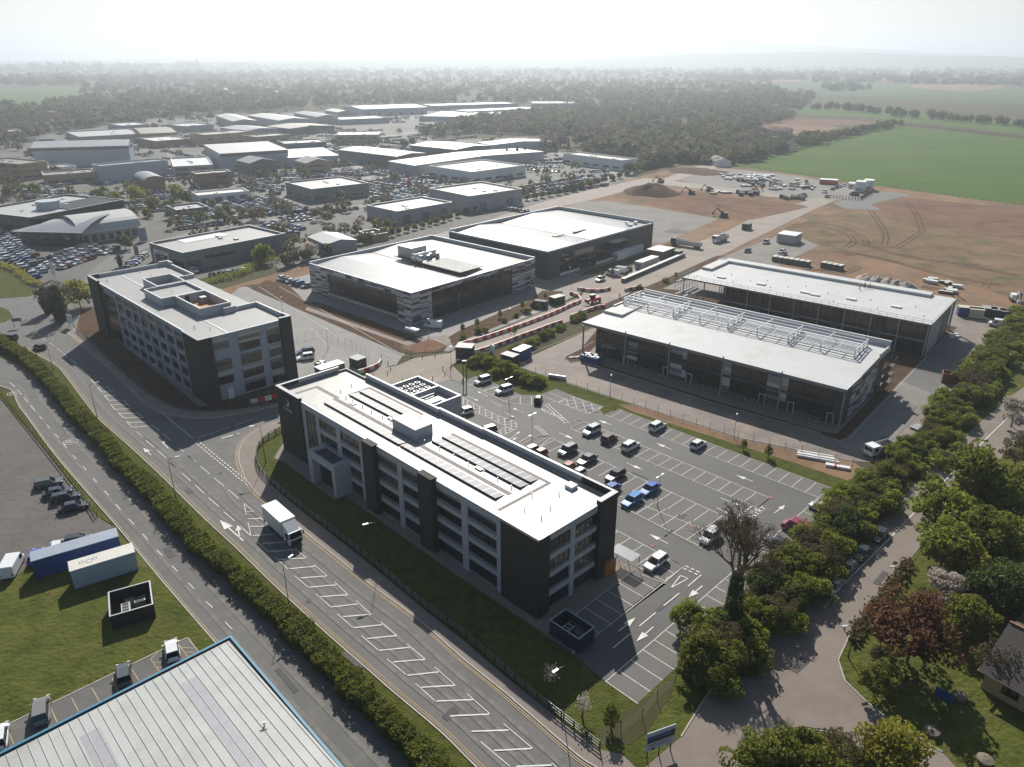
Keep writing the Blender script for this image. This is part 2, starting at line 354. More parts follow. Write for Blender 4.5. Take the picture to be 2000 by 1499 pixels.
def arrow(tail, tip, w=0.15, head=0.55, hl=1.6):
    a = P(*tail); b = P(*tip); d = (b - a).normalized(); s = Vector((-d.y, d.x, 0)); n = b - d * hl
    seg(tuple(a), tuple(n), w)
    MK.add([(n - s * head)[:2] + (ZM,), b[:2] + (ZM,), (n + s * head)[:2] + (ZM,)], [(0, 1, 2)], 0)
def poly_mark(pts, m=0):
    w = [P(*p) for p in pts]; tr = tessellate_polygon([[Vector((p.x, p.y, 0)) for p in w]]); fs = []
    for t in tr:
        A, B, C = [w[i] for i in t]
        fs.append(tuple(t) if (B.x - A.x) * (C.y - A.y) - (B.y - A.y) * (C.x - A.x) > 0 else tuple(t)[::-1])
    MK.add([(p.x, p.y, ZM + 0.001) for p in w], fs, m)
def text_mesh(body, size, name, m, parent=None, loc=(0, 0, 0), rot=(0, 0, 0), ext=0.01, align='CENTER', sx=1.0):
    c = bpy.data.curves.new(name, 'FONT'); c.body = body; c.size = size; c.extrude = ext; c.align_x = align; c.align_y = 'CENTER'
    c.resolution_u = 2; t = bpy.data.objects.new(name, c); COL.objects.link(t)
    dg = bpy.context.evaluated_depsgraph_get(); me = bpy.data.meshes.new_from_object(t.evaluated_get(dg))
    bpy.data.objects.remove(t, do_unlink=True); me.materials.clear(); me.materials.append(m)
    o = bpy.data.objects.new(name, me); COL.objects.link(o); o.location = loc; o.rotation_euler = rot; o.scale = (sx, 1, 1)
    if parent: o.parent = parent
    return o
def stalls(far, near, depth, n=None, sp=2.52, lines=True, w=0.1, first=True):
    """bay dividers along far->near (pixels), each running 'depth' metres to the left of that direction (negative: right)"""
    a = P(*far); b = P(*near); d = (b - a); L = d.length; d.normalize(); s = Vector((-d.y, d.x, 0)) * depth
    seg(tuple(a), tuple(b), w)
    k = int(L / sp) if n is None else n
    for i in range(k + 1):
        p = b - d * (i * sp)
        if (p - a).length < 0.3 or i * sp > L: continue
        if i == 0 and not first: continue
        seg(tuple(p), tuple(p + s), w)
# base ground
def ground():
    mb = MB(); mb.add([(-15500, -120, 0), (15500, -120, 0), (15500, 15500, 0), (-15500, 15500, 0)], [(0, 1, 2, 3)])
    tag(mb.build('ground', M['scrub']), kind='structure')
ground()
HEDGE = [(-60, 640), (0, 672), (60, 712), (110, 765), (150, 812), (200, 862), (240, 915), (285, 955), (330, 1003), (380, 1062), (450, 1122), (500, 1168), (560, 1222), (640, 1300), (700, 1362), (780, 1440), (840, 1500), (960, 1640)]
ROADL = [(-120, 655), (0, 668), (45, 680), (75, 695), (111, 716), (132, 740), (168, 788), (198, 824), (249, 869), (285, 902), (325, 940), (390, 1005), (462, 1072), (525, 1134), (570, 1176), (642, 1242), (711, 1302), (765, 1350), (860, 1430), (930, 1499), (1080, 1640)]
ROADR = [(129, 648), (168, 680), (210, 716), (255, 758), (282, 788)]
SIDEL = [(282, 788), (315, 806), (354, 815), (402, 818), (450, 812), (510, 800), (560, 788)]
SIDER = [(560, 822), (540, 827), (510, 836), (480, 857), (468, 881), (468, 905), (480, 937)]
ROADR2 = [(480, 937), (505, 968), (552, 1004), (600, 1044), (660, 1092), (720, 1140), (822, 1215), (900, 1284), (984, 1352), (1095, 1448), (1140, 1485), (1180, 1510), (1300, 1600)]
wL = WP(ROADL); wR = WP(ROADR); wSL = WP(SIDEL); wSR = WP(SIDER); wR2 = WP(ROADR2)
M['estate'] = mat('estate_ground', (0.085, 0.08, 0.073), 0.85, var=0.15, scale=0.03, noise2=(0.018, (0.055, 0.06, 0.03), 0.52, 0.6))
# estate-wide tarmac
sheet('estate_tarmac', [(-500, 560), (-420, 330), (60, 268), (300, 232), (700, 215), (960, 205), (820, 262), (850, 275), (1030, 268), (1060, 290), (1250, 328), (1240, 348), (1100, 392), (880, 452), (560, 552), (540, 520), (300, 560), (130, 640), (0, 660), (-200, 640)], M['estate'], 1)
# roundabout + left road
sheet('roundabout_road', [(-200, 560), (0, 585), (75, 575), (140, 598), (175, 640), (129, 655), (168, 690), (0, 676), (-200, 700)], M['asphalt'], 3)
road = [Vector(p) for p in wL] + [Vector(p) for p in (wR + wSL + wSR + wR2)[::-1]]
sheet('main_road', road, M['asphalt'], 4)
# grass left of the hotel lane, verge, hedge strip
sheet('verge', [(-200, 640), (-120, 652), (0, 664), (45, 676), (75, 691)] + ROADL[4:-1] + [(960, 1640), (840, 1500), (700, 1362), (450, 1122), (330, 1003), (240, 915), (150, 812), (60, 712), (0, 672)], M['grass_d'], 3)
LANEL = [(-200, 745), (0, 755), (39, 797), (99, 878), (155, 945), (225, 1025), (275, 1085), (325, 1145), (420, 1255), (480, 1325), (600, 1460), (720, 1600)]
wLL = WP(LANEL)
sheet('service_lane', [tuple(p) for p in wLL] + [tuple(p) for p in WP([(960, 1640), (840, 1510), (700, 1372), (640, 1312), (500, 1180), (450, 1133), (380, 1072), (330, 1014), (285, 966), (240, 928), (200, 875), (150, 826), (110, 780), (60, 728), (0, 700), (-120, 690)])], M['asphalt'], 5)
sheet('gravel_yard', [(-260, 760), (-8, 768), (92, 885), (187, 1008), (222, 1030), (170, 1052), (65, 1095), (30, 1130), (-260, 1290)], M['gravel'], 4)
sheet('lane_verge', [(-8, 768), (2, 758), (94, 882), (150, 947), (222, 1027), (187, 1008), (92, 885)], M['grass'], 6)
sheet('lawn', [(-260, 1290), (-20, 1150), (40, 1120), (65, 1095), (222, 1030), (275, 1088), (325, 1148), (420, 1258), (380, 1300), (365, 1247), (0, 1430), (-260, 1560)], M['grass'], 6)
sheet('shed_parking', [(365, 1247), (388, 1274), (470, 1330), (300, 1480), (-100, 1700), (-260, 1560), (0, 1423)], M['asphalt'], 7)
# hotel plot and car park
sheet('car_park', [(560, 790), (700, 745), (870, 728), (885, 714), (1010, 715), (1120, 751), (1331, 819), (1450, 857), (1664, 901), (1700, 925), (1650, 960), (1245, 1376), (1182, 1332), (1119, 1278), (1060, 1200), (560, 900)], M['asphalt_new'], 4)
sheet('hotel_lawn', [(552, 828), (516, 854), (501, 880), (504, 912), (528, 942), (575, 985), (642, 1034), (738, 1110), (840, 1197), (900, 1246), (990, 1320), (1077, 1391), (1171, 1464), (1245, 1376), (1182, 1332), (1174, 1334), (1119, 1278), (1060, 1195), (560, 890)], M['grass_d'], 5)
sheet('hotel_path', [(556, 862), (535, 895), (560, 907), (654, 978), (668, 966), (900, 1130), (1071, 1244), (1118, 1276), (1237, 1115), (1255, 1125), (1301, 1142), (1190, 1085), (1150, 1000), (700, 800)], M['paving'], 6)
# footpath by the main road
fp = [Vector(p) for p in wSR[4:] + wR2]
fpo = [P(x, y) for x, y in [(552, 833), (516, 855), (500, 880), (503, 915), (530, 948), (582, 994), (642, 1040), (738, 1116), (840, 1201), (900, 1248), (990, 1325), (1077, 1394), (1171, 1466), (1215, 1475), (1240, 1499), (1320, 1600)]]
sheet('footpath', [tuple(p) for p in fp] + [tuple(p) for p in fpo[::-1]], M['path'], 7, z=0.112)
sheet('footpath_upper', [tuple(p) for p in (wR + wSL)] + [tuple(P(*q)) for q in [(560, 782), (470, 798), (400, 803), (345, 795), (300, 772), (260, 740), (215, 700), (175, 668), (150, 640)]], M['path'], 7, z=0.112)
sheet('office_soil', [(150, 640), (215, 700), (260, 740), (300, 772), (345, 795), (400, 803), (470, 798), (560, 782), (590, 745), (420, 760), (200, 600), (160, 600)], M['soil'], 5)
sheet('office_path', [(196, 640), (230, 668), (300, 722), (390, 795), (410, 793), (430, 780), (582, 738), (560, 720), (400, 770), (210, 640)], M['paving'], 6)
# roads on the estate
sheet('side_road', [(552, 792), (660, 760), (745, 720), (775, 715), (810, 700), (880, 690), (905, 672), (1000, 635), (1085, 600), (1135, 580), (1140, 572), (1062, 560), (1095, 540), (1150, 528), (1220, 543), (1240, 520), (1345, 480), (1425, 450), (1470, 425), (1600, 385), (1640, 388), (1590, 410), (1450, 478), (1400, 505), (1330, 540), (1240, 575), (1175, 604), (1060, 648), (935, 695), (881, 714), (865, 725), (880, 742), (700, 790), (560, 824)], M['road_dusty'], 5)
sheet('office_car_park', [(335, 560), (440, 565), (480, 560), (520, 575), (790, 690), (775, 712), (740, 722), (590, 760), (430, 700)], M['greyyard'], 4)
sheet('shop_yard', [(790, 690), (590, 598), (540, 560), (560, 548), (880, 450), (1100, 560), (1135, 572), (1080, 600), (900, 672), (880, 686)], M['greyyard'], 3)
sheet('retail_yard', [(1009, 716), (1040, 695), (1150, 645), (1240, 590), (1330, 548), (1390, 512), (1500, 535), (1880, 598), (2010, 625), (1985, 670), (1720, 905), (1664, 901), (1450, 857), (1331, 819), (1120, 751)], M['yard'], 3)
sheet('right_lane', [(2100, 690), (1980, 770), (1850, 880), (1750, 985), (1650, 1090), (1560, 1175), (1430, 1290), (1380, 1360), (1320, 1440), (1230, 1530), (1400, 1640), (1480, 1499), (1520, 1425), (1570, 1420), (1640, 1430), (1720, 1499), (1800, 1600), (1960, 1600), (1840, 1470), (1740, 1410), (1690, 1370), (1650, 1330), (1635, 1290), (1660, 1240), (1720, 1170), (1780, 1090), (1850, 1000), (1990, 860), (2100, 780)], M['lane'], 4)
sheet('right_bank', [(1245, 1376), (1171, 1466), (1200, 1480), (1235, 1520), (1330, 1440), (1370, 1375), (1430, 1290), (1560, 1175), (1650, 1090), (1750, 985), (1850, 880), (1980, 770), (2100, 690), (2050, 625), (1985, 670), (1720, 905), (1650, 960)], M['grass'], 5)
sheet('right_garden', [(1650, 1325), (1690, 1370), (1740, 1410), (1840, 1470), (1960, 1600), (2400, 1600), (2400, 900), (2100, 780), (1990, 860), (1850, 1000), (1780, 1090), (1720, 1170), (1660, 1240), (1637, 1290)], M['grass'], 5)
sheet('corner_bed', [(1400, 1640), (1480, 1499), (1520, 1430), (1570, 1424), (1640, 1434), (1720, 1503), (1800, 1610)], M['grass'], 6)
sheet('bare_bank', [(1160, 1390 + 40), (1245, 1378), (1310, 1330), (1318, 1345), (1290, 1390), (1265, 1430), (1235, 1455), (1190, 1455)], M['scrub'], 7)
# car park island and verge
sheet('verge_by_car_park', [(881, 714), (897, 707), (935, 695), (990, 706), (1009, 717), (1120, 754), (1331, 822), (1450, 860), (1664, 904), (1690, 925), (1650, 970), (1622, 954), (1410, 876), (1207.5, 800), (1180, 811), (1170, 802), (1179, 796), (1118, 775), (1086, 761), (1055, 773), (1017, 773), (998, 765), (956, 746), (929, 736), (911, 744)], M['grass_d'], 8, z=0.113)
sheet('brown_bank', [(1205, 790), (1240, 792), (1331, 822), (1450, 860), (1664, 904), (1690, 925), (1655, 940), (1560, 908), (1440, 870), (1320, 832), (1230, 803)], M['dirt'], 9, z=0.12)
sheet('pavement_junction', [(865, 725), (881, 714), (911, 744), (905, 750), (880, 742)], M['path'], 8, z=0.112)
# stall surfaces
def band(name, pts, m): sheet(name, pts, m, 6)
band('parking_bays', [(1183.7, 812.5), (1599.5, 973.5), (1622, 954), (1207.5, 800)], M['bay'])
band('parking_bays', [(1141, 825), (1503.5, 973.5), (1479, 993), (1112.5, 837.5)], M['bay'])
band('parking_bays', [(1075, 856), (1437.5, 1020), (1368, 1074), (1195, 981), (1000, 880), (1010, 870)], M['bay'])
band('parking_bays', [(1188.7, 1028.7), (1336, 1107.5), (1303, 1140), (1190, 1085)], M['bay'])
band('parking_bays', [(1118, 1276), (1330, 1109), (1303, 1140), (1240, 1112), (1110, 1212), (1060, 1240)], M['bay'])
band('parking_bays', [(1599.5, 972.6), (1183.5, 1332.5), (1246, 1374), (1650, 1000)], M['bay'])
band('parking_bays', [(911, 744), (929, 736), (956, 746), (998, 765), (1017, 773), (1055, 773), (1086, 761), (1118, 775), (1090, 788), (1058, 790), (1020, 790), (985, 790), (950, 769)], M['bay'])
sheet('roundabout_grass', [(-220, 490), (0, 518), (34, 542), (72, 573), (55, 580), (0, 583), (-220, 592)], M['grass_d'], 6)
sheet('roundabout_grass', [(-220, 602), (0, 600), (16, 606), (26, 620), (10, 630), (-220, 646)], M['grass_d'], 6)
# ---------------------------------------------------------------- painted markings
def zz(ox, oy, s): return lambda x, y: (ox + x / s, oy + y / s)
q = zz(450, 900, 3.3333)
for a, b, c, d in [(115,383,195,380),(130,432,245,430),(145,492,308,480),(210,543,370,533),(255,597,425,583),(318,648,493,637),(385,708,550,692),(455,768,628,755),(512,828,690,813),(585,890,765,877),(655,957,830,937),(733,1020,912,1005),(805,1092,985,1073),(890,1163,1083,1143),(968,1240,1165,1220),(1060,1315,1265,1298),(1153,1402,1355,1380),(1243,1480,1463,1467),(1340,1570,1580,1560)]:
    seg(q(a, b), q(c, d), 0.19)
for a, b, c, d in [(175,530,250,598),(290,633,375,710),(420,755,508,830),(555,872,655,957),(697,1003,800,1092),(853,1142,965,1240),(1020,1295,1143,1397),(1205,1455,1330,1565),(190,370,245,420),(420,575,495,637),(543,680,630,753),(680,795,766,877),(820,915,918,1005),(980,1055,1085,1143),(1150,1197,1270,1298),(1330,1347,1465,1467),(115,405,135,492),(65,430,135,492),(90,285,103,357),(90,283,152,334),(103,335,152,334)]:
    seg(q(a, b), q(c, d), 0.1)
q = zz(900, 1049, 3.3333)
for a, b, c, d in [(215,1395,460,1382),(360,1499,590,1490),(-70,1170,186,1158),(70,1270,310,1262)]: seg(q(a, b), q(c, d), 0.19)
for a, b, c, d in [(130,1337,320,1499),(278,1220,468,1382),(40,1025,188,1155),(590,1475,640,1520)]: seg(q(a, b), q(c, d), 0.1)
q = zz(0, 500, 3.3333)
for a, b, c, d in [(635,860,680,857),(665,890,725,887),(685,913,760,912),(712,945,793,942),(735,972,830,970),(750,1003,860,998),(775,1030,890,1027),(805,1058,930,1055),(830,1088,960,1085),(862,1120,995,1108)]: seg(q(a, b), q(c, d), 0.2)
for a, b, c, d in [(595,808,620,840),(635,860,665,890),(680,910,710,945),(720,970,750,1005),(770,1025,805,1060),(822,1082,862,1120),(690,850,740,890),(800,940,850,985),(890,1020,935,1058),(990,1105,1040,1140),(505,720,545,755),(555,765,590,790),(460,676,497,708),(415,640,440,662),(370,603,403,630),(322,568,357,592),(277,540,310,562),(235,505,265,525),(885,1145,930,1180),(950,1205,1003,1250),(1028,1270,1080,1317),(1103,1343,1160,1393),(1060,1160,1110,1205),(1165,1250,1195,1278),(1222,1300,1278,1350)]:
    seg(q(a, b), q(c, d), 0.13)
for i in range(22):
    t = i / 22; u = t + 0.028
    seg(q(1040 + 220 * t, 1015 + 180 * t), q(1040 + 220 * u, 1015 + 180 * u), 0.2)
for k in (0, 1):
    ox, oy = (0, 0) if k == 0 else (-14, 14)
    for i in range(20):
        t = i / 20; u = t + 0.03
        seg(q(1285 + ox + 350 * t, 1205 + oy + 285 * t), q(1285 + ox + 350 * u, 1205 + oy + 285 * u), 0.2)
arrow(q(985, 1300), q(933, 1253), 0.18, 0.5, 2.2); seg(q(1097, 1258), q(1062, 1222), 0.18); arrow(q(1062, 1222), q(1072, 1206), 0.18, 0.4, 0.9)
seg(q(1440, 1195), q(1560, 1158), 0.2); seg(q(1440, 1185), q(1540, 1165), 0.2); seg(q(1530, 1105), q(1640, 1070), 0.15); seg(q(1290, 1190), q(1500, 1112), 0.12)
q = zz(0, 880, 4)
for a, b, c, d in [(1323,90,1390,152),(1422,182,1490,244),(1525,275,1598,343),(1632,377,1712,445),(1752,487,1833,557),(1875,597,1958,672),(1230,5,1297,65),(1468,42,1535,98),(1567,128,1637,187),(1675,220,1750,283),(1783,310,1865,382)]: seg(q(a, b), q(c, d), 0.13)
arrow(q(1903, 712), q(1717, 547), 0.24, 0.75, 3.2); arrow(q(1872, 685), q(1858, 588), 0.18, 0.5, 1.6)
for a, b, c, d in [(568,40,598,70),(648,128,677,160),(728,222,760,253),(815,318,850,355),(905,425,943,467),(1007,540,1047,582),(1115,657,1155,702),(1225,782,1270,825),(1343,905,1388,950),(1473,1040,1518,1087),(1610,1185,1662,1234),(1760,1345,1815,1402)]: seg(q(a, b), q(c, d), 0.12)
q = zz(0, 500, 3.3333)
for a, b, c, d in [(65,828,100,860),(113,873,145,907),(155,922,182,957),(197,975,228,1010),(258,1047,275,1067),(305,1103,325,1125),(360,1163,382,1188),(415,1230,437,1255)]: seg(q(a, b), q(c, d), 0.12)
for (x, y, r) in ((90, 898, 1.25), (461, 1213, 1.25)):
    c = P(*q(x, y)); n = 28
    for i in range(n):
        a, b = 2 * PI * i / n, 2 * PI * (i + 1) / n
        seg((c.x + r * math.cos(a), c.y + r * math.sin(a), 0), (c.x + r * math.cos(b), c.y + r * math.sin(b), 0), 0.12)
    tag(text_mesh('10', 1.7, 'speed_limit_roundel', M['white_line'], loc=(c.x, c.y, ZM), rot=(0, 0, math.radians(170)), ext=0.0), kind='structure')
for w, sg in ((wL, 1), (wR + wSL, -1), (wSR + wR2[1:], -1)):
    for dd in (0.35, 0.6):
        o = offs(w, dd * sg)
        for i in range(len(o) - 1): seg(tuple(o[i]), tuple(o[i + 1]), 0.09, 1)
o = offs(wLL, 0.3)
for i in range(4, len(o) - 1): seg(tuple(o[i]), tuple(o[i + 1]), 0.09, 1)
# hotel car park: rows of bays
stalls((1183.7, 812.5), (1599.5, 973.5), 4.75)
stalls((1141, 825), (1503.5, 973.5), -4.6)
seg((1112.5, 837.5), (1479, 993), 0.1); seg((1503.5, 973.5), (1479, 993), 0.1)
stalls((1075, 856), (1437.5, 1020), -4.85); stalls((1195, 981), (1368, 1069), 4.85); seg((1437.5, 1020), (1366, 1073), 0.1)
mid0, mid1 = (1030, 900), (1403, 1046); seg(mid0, mid1, 0.1)
seg((1050, 877), (1075, 856), 0.1)
stalls((1188.7, 1028.7), (1336, 1107.5), -4.8)
stalls((1119, 1278.5), (1336.5, 1107.5), 4.8); stalls((1599.5, 972.6), (1183.5, 1332.5), 4.8)
q = zz(1000, 750, 4)
for a, b, c, d in [(775,325,675,287),(1245,515,1125,467),(1885,768,1745,715),(370,388,480,435),(895,622,1020,675),(1220,1253,1070,1177),(1822,1207,1730,1283)]: arrow(q(a, b), q(c, d), 0.16, 0.45, 1.9)
q7 = zz(1400, 750, 3.3333)
arrow(q7(375, 845), q7(443, 793), 0.16, 0.45, 1.6); arrow(q7(185, 1005), q7(112, 1067), 0.16, 0.45, 1.6)
for a, b, c, d in [(25,747,125,787),(0,810,50,837)]: seg(q7(a, b), q7(c, d), 0.15)
arrow(q7(125, 787), q7(157, 793), 0.15, 0.35, 0.9); arrow(q7(50, 837), q7(82, 852), 0.15, 0.35, 0.9)
q4 = zz(900, 1049, 3.3333)
for a, b, c, d in [(1027,618,1137,528),(1253,590,1142,685),(1573,322,1478,402)]: arrow(q4(a, b), q4(c, d), 0.18, 0.5, 2.0)
for a, b, c, d in [(990,728,1105,632),(1162,585,1268,497),(1320,452,1422,370),(1478,326,1565,250),(1367,337,1430,255),(1430,255,1478,275),(1478,275,1367,337)]: seg(q4(a, b), q4(c, d), 0.16)
def double_dash(a, b, n, gapm=0.45, w=0.22):
    A = P(*a); B = P(*b); d = B - A; s = Vector((-d.y, d.x, 0)).normalized() * gapm / 2
    for i in range(n):
        t0, t1 = i / n, (i + 0.62) / n
        for k in (-1, 1): seg(tuple(A + d * t0 + s * k), tuple(A + d * t1 + s * k), w)
double_dash(q7(240, 808), q7(130, 893), 6, 0.9); double_dash(q4(1455, 200), q4(1562, 248), 3, 0.7)
double_dash(q(270, 165), q(435, 315), 9, 0.8); double_dash(q(190, 335), q(272, 408), 5, 0.6)
tag(text_mesh('NO ENTRY', 1.55, 'no_entry_lettering', M['white_line'], loc=tuple(P(*q7(225, 872)))[:2] + (ZM,), rot=(0, 0, math.radians(44)), ext=0.0, sx=1.15), kind='structure')
tag(text_mesh('NO ENTRY', 1.35, 'no_entry_lettering', M['white_line'], loc=tuple(P(*q(317, 243)))[:2] + (ZM,), rot=(0, 0, math.radians(-48)), ext=0.0, sx=1.1), kind='structure')
def hatch(pts, sp=1.5, w=0.1, off=0.5):
    """crossed hatching inside a pixel outline"""
    W = [P(*p) for p in pts]
    for i in range(len(W)): seg(tuple(W[i]), tuple(W[(i + 1) % len(W)]), w)
    cx = sum((p for p in W), Vector()) / len(W)
    for ang in (0.25, 1.62):
        d = Vector((math.cos(ang), math.sin(ang), 0)); s = Vector((-d.y, d.x, 0))
        for k in range(-14, 15):
            o = cx + s * (k + off) * sp; ts = []
            for i in range(len(W)):
                A = W[i]; B = W[(i + 1) % len(W)]; e = B - A; den = d.x * e.y - d.y * e.x
                if abs(den) < 1e-6: continue
                r = A - o; t = (r.x * e.y - r.y * e.x) / den; u = (r.x * d.y - r.y * d.x) / den
                if 0 <= u <= 1: ts.append(t)
            ts.sort()
            if len(ts) >= 2: seg(tuple(o + d * ts[0]), tuple(o + d * ts[1]), w)
hatch([q(360, 150), q(465, 100), q(700, 187), q(598, 238)], 1.7)
q5 = zz(500, 500, 3.3333)
hatch([q5(1350, 925), q5(1420, 965), q5(1560, 1035), q5(1690, 1085), q5(1700, 1115), q5(1680, 1140), q5(1520, 1060), q5(1400, 1010), q5(1350, 975)], 1.3)
hatch([q5(1560, 1150), q5(1620, 1120), q5(1690, 1135), q5(1560, 1195)], 1.0)
for a, b, c, d in [(1030,775,1090,740),(1130,850,1190,797),(1480,880,1580,850),(1110,830,1150,790),(1490,880,1600,852)]: seg(q5(a, b), q5(c, d), 0.12)
for a, b, c, d in [(1380,918,1450,948),(1510,920,1440,885),(1620,1025,1690,1058),(1740,1025,1670,993),(1650,1200,1720,1145),(1715,1215,1800,1165),(1650,1215,1700,1185)]: arrow(q5(a, b), q5(c, d), 0.13, 0.35, 1.1)
for a, b, c, d in [(1525,950,1600,985)]: seg(q5(a, b), q5(c, d), 0.12)
qs = zz(860, 560, 6.247)
for a, b, c, d in [(355,1205,470,1165),(530,1283,715,1218),(620,1330,700,1290),(795,1405,960,1335),(975,1340,975,1437),(1110,1345,1112,1440),(1240,1350,1245,1440),(1255,1345,1420,1408),(1335,1300,1500,1370),(340,1190,560,1300),(560,1300,760,1395),(760,1395,860,1430),(860,1430,1000,1440),(1000,1440,1250,1443),(1250,1443,1440,1412),(1440,1412,1600,1345)]: seg(qs(a, b), qs(c, d), 0.1)
# left office car park bays
seg((432, 512 + 60), (775, 690), 0.1) if False else None
for a, b, c, d in [(505,560,680,672),(545,560,790,696),(560,650,606,641),(606,641,640,675),(675,705,700,690),(587,720,655,690),(606,660,585,672)]: seg((a, b), (c, d), 0.1)
# right lane edge line, shed bays
o = WP([(1610, 1188), (1660, 1130), (1750, 1040), (1850, 935), (1960, 825), (2080, 715)])
strip_mb(MK, o, 0.09, ZM)
q1 = zz(0, 1124, 4)
for a, b, c, d in [(60,1210,110,1325),(400,1045,450,1155),(560,960,615,1070),(718,883,778,990),(878,810,925,915),(1030,735,1088,830),(1180,660,1243,752),(1400,548,1467,640),(1185,680,1260,690),(1200,720,1290,725),(1420,568,1510,575),(1440,605,1530,606),(1240,600,1180,660),(1470,488,1545,595)]: seg(q1(a, b), q1(c, d), 0.1, 1)
poly_mark([zz(900,1049,3.3333)(970,1490), zz(900,1049,3.3333)(1005,1445), zz(900,1049,3.3333)(1080,1499), zz(900,1049,3.3333)(1060,1530)], 3)
poly_mark([zz(0,500,3.3333)(1585,1275), zz(0,500,3.3333)(1612,1235), zz(0,500,3.3333)(1660,1255), zz(0,500,3.3333)(1650,1270)], 3)
for x, y in ((1275, 1067), (1352, 1029), (1505, 973)):
    poly_mark([(x - 6, y - 2), (x + 2, y - 4), (x + 6, y + 1), (x - 3, y + 3)], 2)
# ---------------------------------------------------------------- kerbs
KB = MB()
for w in (wL, wR + wSL, wSR + wR2[1:], wLL): kerb_mb(KB, w, 0.18, 0.13)
for pts in ([(911, 744), (929, 736), (956, 746), (998, 765), (1017, 773), (1055, 773), (1086, 761), (1118, 775), (1179, 796), (1170, 802), (1180, 811), (1207.5, 800), (1410, 876), (1622, 954)], [(1622, 954), (1599.5, 972.6), (1650, 992)],
            [(911, 744), (881, 714), (890, 708)], [(1009, 716), (1120, 751), (1331, 819), (1450, 857), (1664, 901)], [(1245, 1376), (1182, 1332)], [(1119, 1278), (1110, 1212), (1237, 1115), (1255, 1125), (1301, 1142), (1303, 1128)],
            [(1009, 716), (1039, 700), (1030, 694), (1150, 645), (1160, 640)], [(1102, 702), (1105, 697), (1133, 683), (1160, 668)], [(1102, 702), (1115, 709), (1135, 706), (1400, 790), (1600, 846), (1612, 855), (1640, 862), (1662, 855), (1850, 655)],
            [(1107, 833), (1112, 829), (1125, 822), (1137, 821), (1140, 825), (1112, 837), (1107, 833)], [(1007, 880), (1020, 870), (1050, 853), (1073, 854), (1012, 884)],
            [(760, 725), (775, 712), (762, 700), (740, 690)], [(775, 690), (800, 698), (850, 694), (890, 685)], [(1420, 505), (1455, 485), (1600, 412), (1640, 398)], [(1240, 548), (1330, 500), (1420, 460), (1450, 440), (1480, 425), (1600, 393)],
            [(1440, 1499), (1520, 1430), (1570, 1424), (1640, 1434)], [(1637, 1290), (1650, 1330), (1690, 1370), (1740, 1410), (1840, 1470)], [(1637, 1290), (1660, 1240), (1720, 1170), (1780, 1090)],
            [(1330, 1440), (1370, 1375), (1430, 1290), (1500, 1230)], [(0, 1424), (365, 1247), (388, 1274)], [(220, 545), (200, 560)]):
    kerb_mb(KB, WP(pts, 1), 0.16, 0.13)
tag(KB.build('kerb', M['kerb']), kind='structure')
tag(MK.build('road_markings', [M['white_line'], M['yellow_line'], M['redtile'], M['tactile']]), kind='structure')
# ---------------------------------------------------------------- planting strips and soil beds
sheet('planting_strip', [(885, 678), (905, 665), (1010, 622), (1060, 598), (1090, 590), (1100, 570), (1060, 568), (1030, 590), (980, 610), (900, 645), (875, 660)], M['soil'], 6)
sheet('planting_strip', [(1000, 690), (1060, 660), (1130, 625), (1190, 600), (1290, 560), (1340, 548), (1420, 500), (1400, 500), (1300, 545), (1180, 595), (1090, 640), (940, 697), (985, 705)], M['soil'], 6)
sheet('planting_strip', [(1130, 540), (1210, 530), (1255, 512), (1330, 478), (1320, 470), (1240, 500), (1150, 528)], M['scrub'], 6)
sheet('soil_bed', [(597, 590), (560, 555), (520, 548), (490, 565), (600, 612), (780, 690), (805, 690), (865, 688), (873, 678), (850, 668), (790, 650), (620, 590)], M['soil'], 6)
sheet('soil_bed', [(782, 678), (810, 690), (850, 686), (875, 676), (845, 664), (800, 668)], M['dirt_red'], 7)
sheet('concrete_path', [(600, 600), (790, 668), (870, 655), (880, 665), (880, 676), (850, 660), (795, 676), (596, 606)], M['path'], 7)
sheet('forecourt_paving', [(806, 640), (905, 612), (985, 590), (1033, 570), (1033, 560), (930, 590), (806, 630)], M['paving'], 6)
sheet('bank_strip', [(470, 560), (560, 548), (605, 535), (600, 520), (540, 535), (400, 575), (390, 590), (440, 585)], M['dirt'], 5)
sheet('building_verge', [(1133, 683), (1105, 697), (1102, 702), (1115, 709), (1135, 706), (1400, 790), (1600, 846), (1612, 855), (1640, 862), (1662, 855), (1850, 655), (1870, 640), (1700, 600), (1240, 560)], M['soil'], 5)
sheet('shop_paving', [(1150, 690), (1145, 704), (1400, 785), (1600, 843), (1635, 848), (1740, 740), (1640, 700), (1200, 640)], M['paving'], 6)
sheet('fresh_tarmac', [(1655, 855), (1760, 745), (1850, 655), (1920, 670), (1900, 700), (1780, 826), (1700, 900)], M['aggregate'], 6)
sheet('fresh_tarmac_dark', [(1850, 655), (1760, 745), (1820, 770), (1915, 680)], M['asphalt'], 7)
sheet('compound_slab', [(1400, 507), (1455, 486), (1515, 462), (1560, 465), (1600, 480), (1500, 530), (1430, 515)], M['aggregate'], 6)
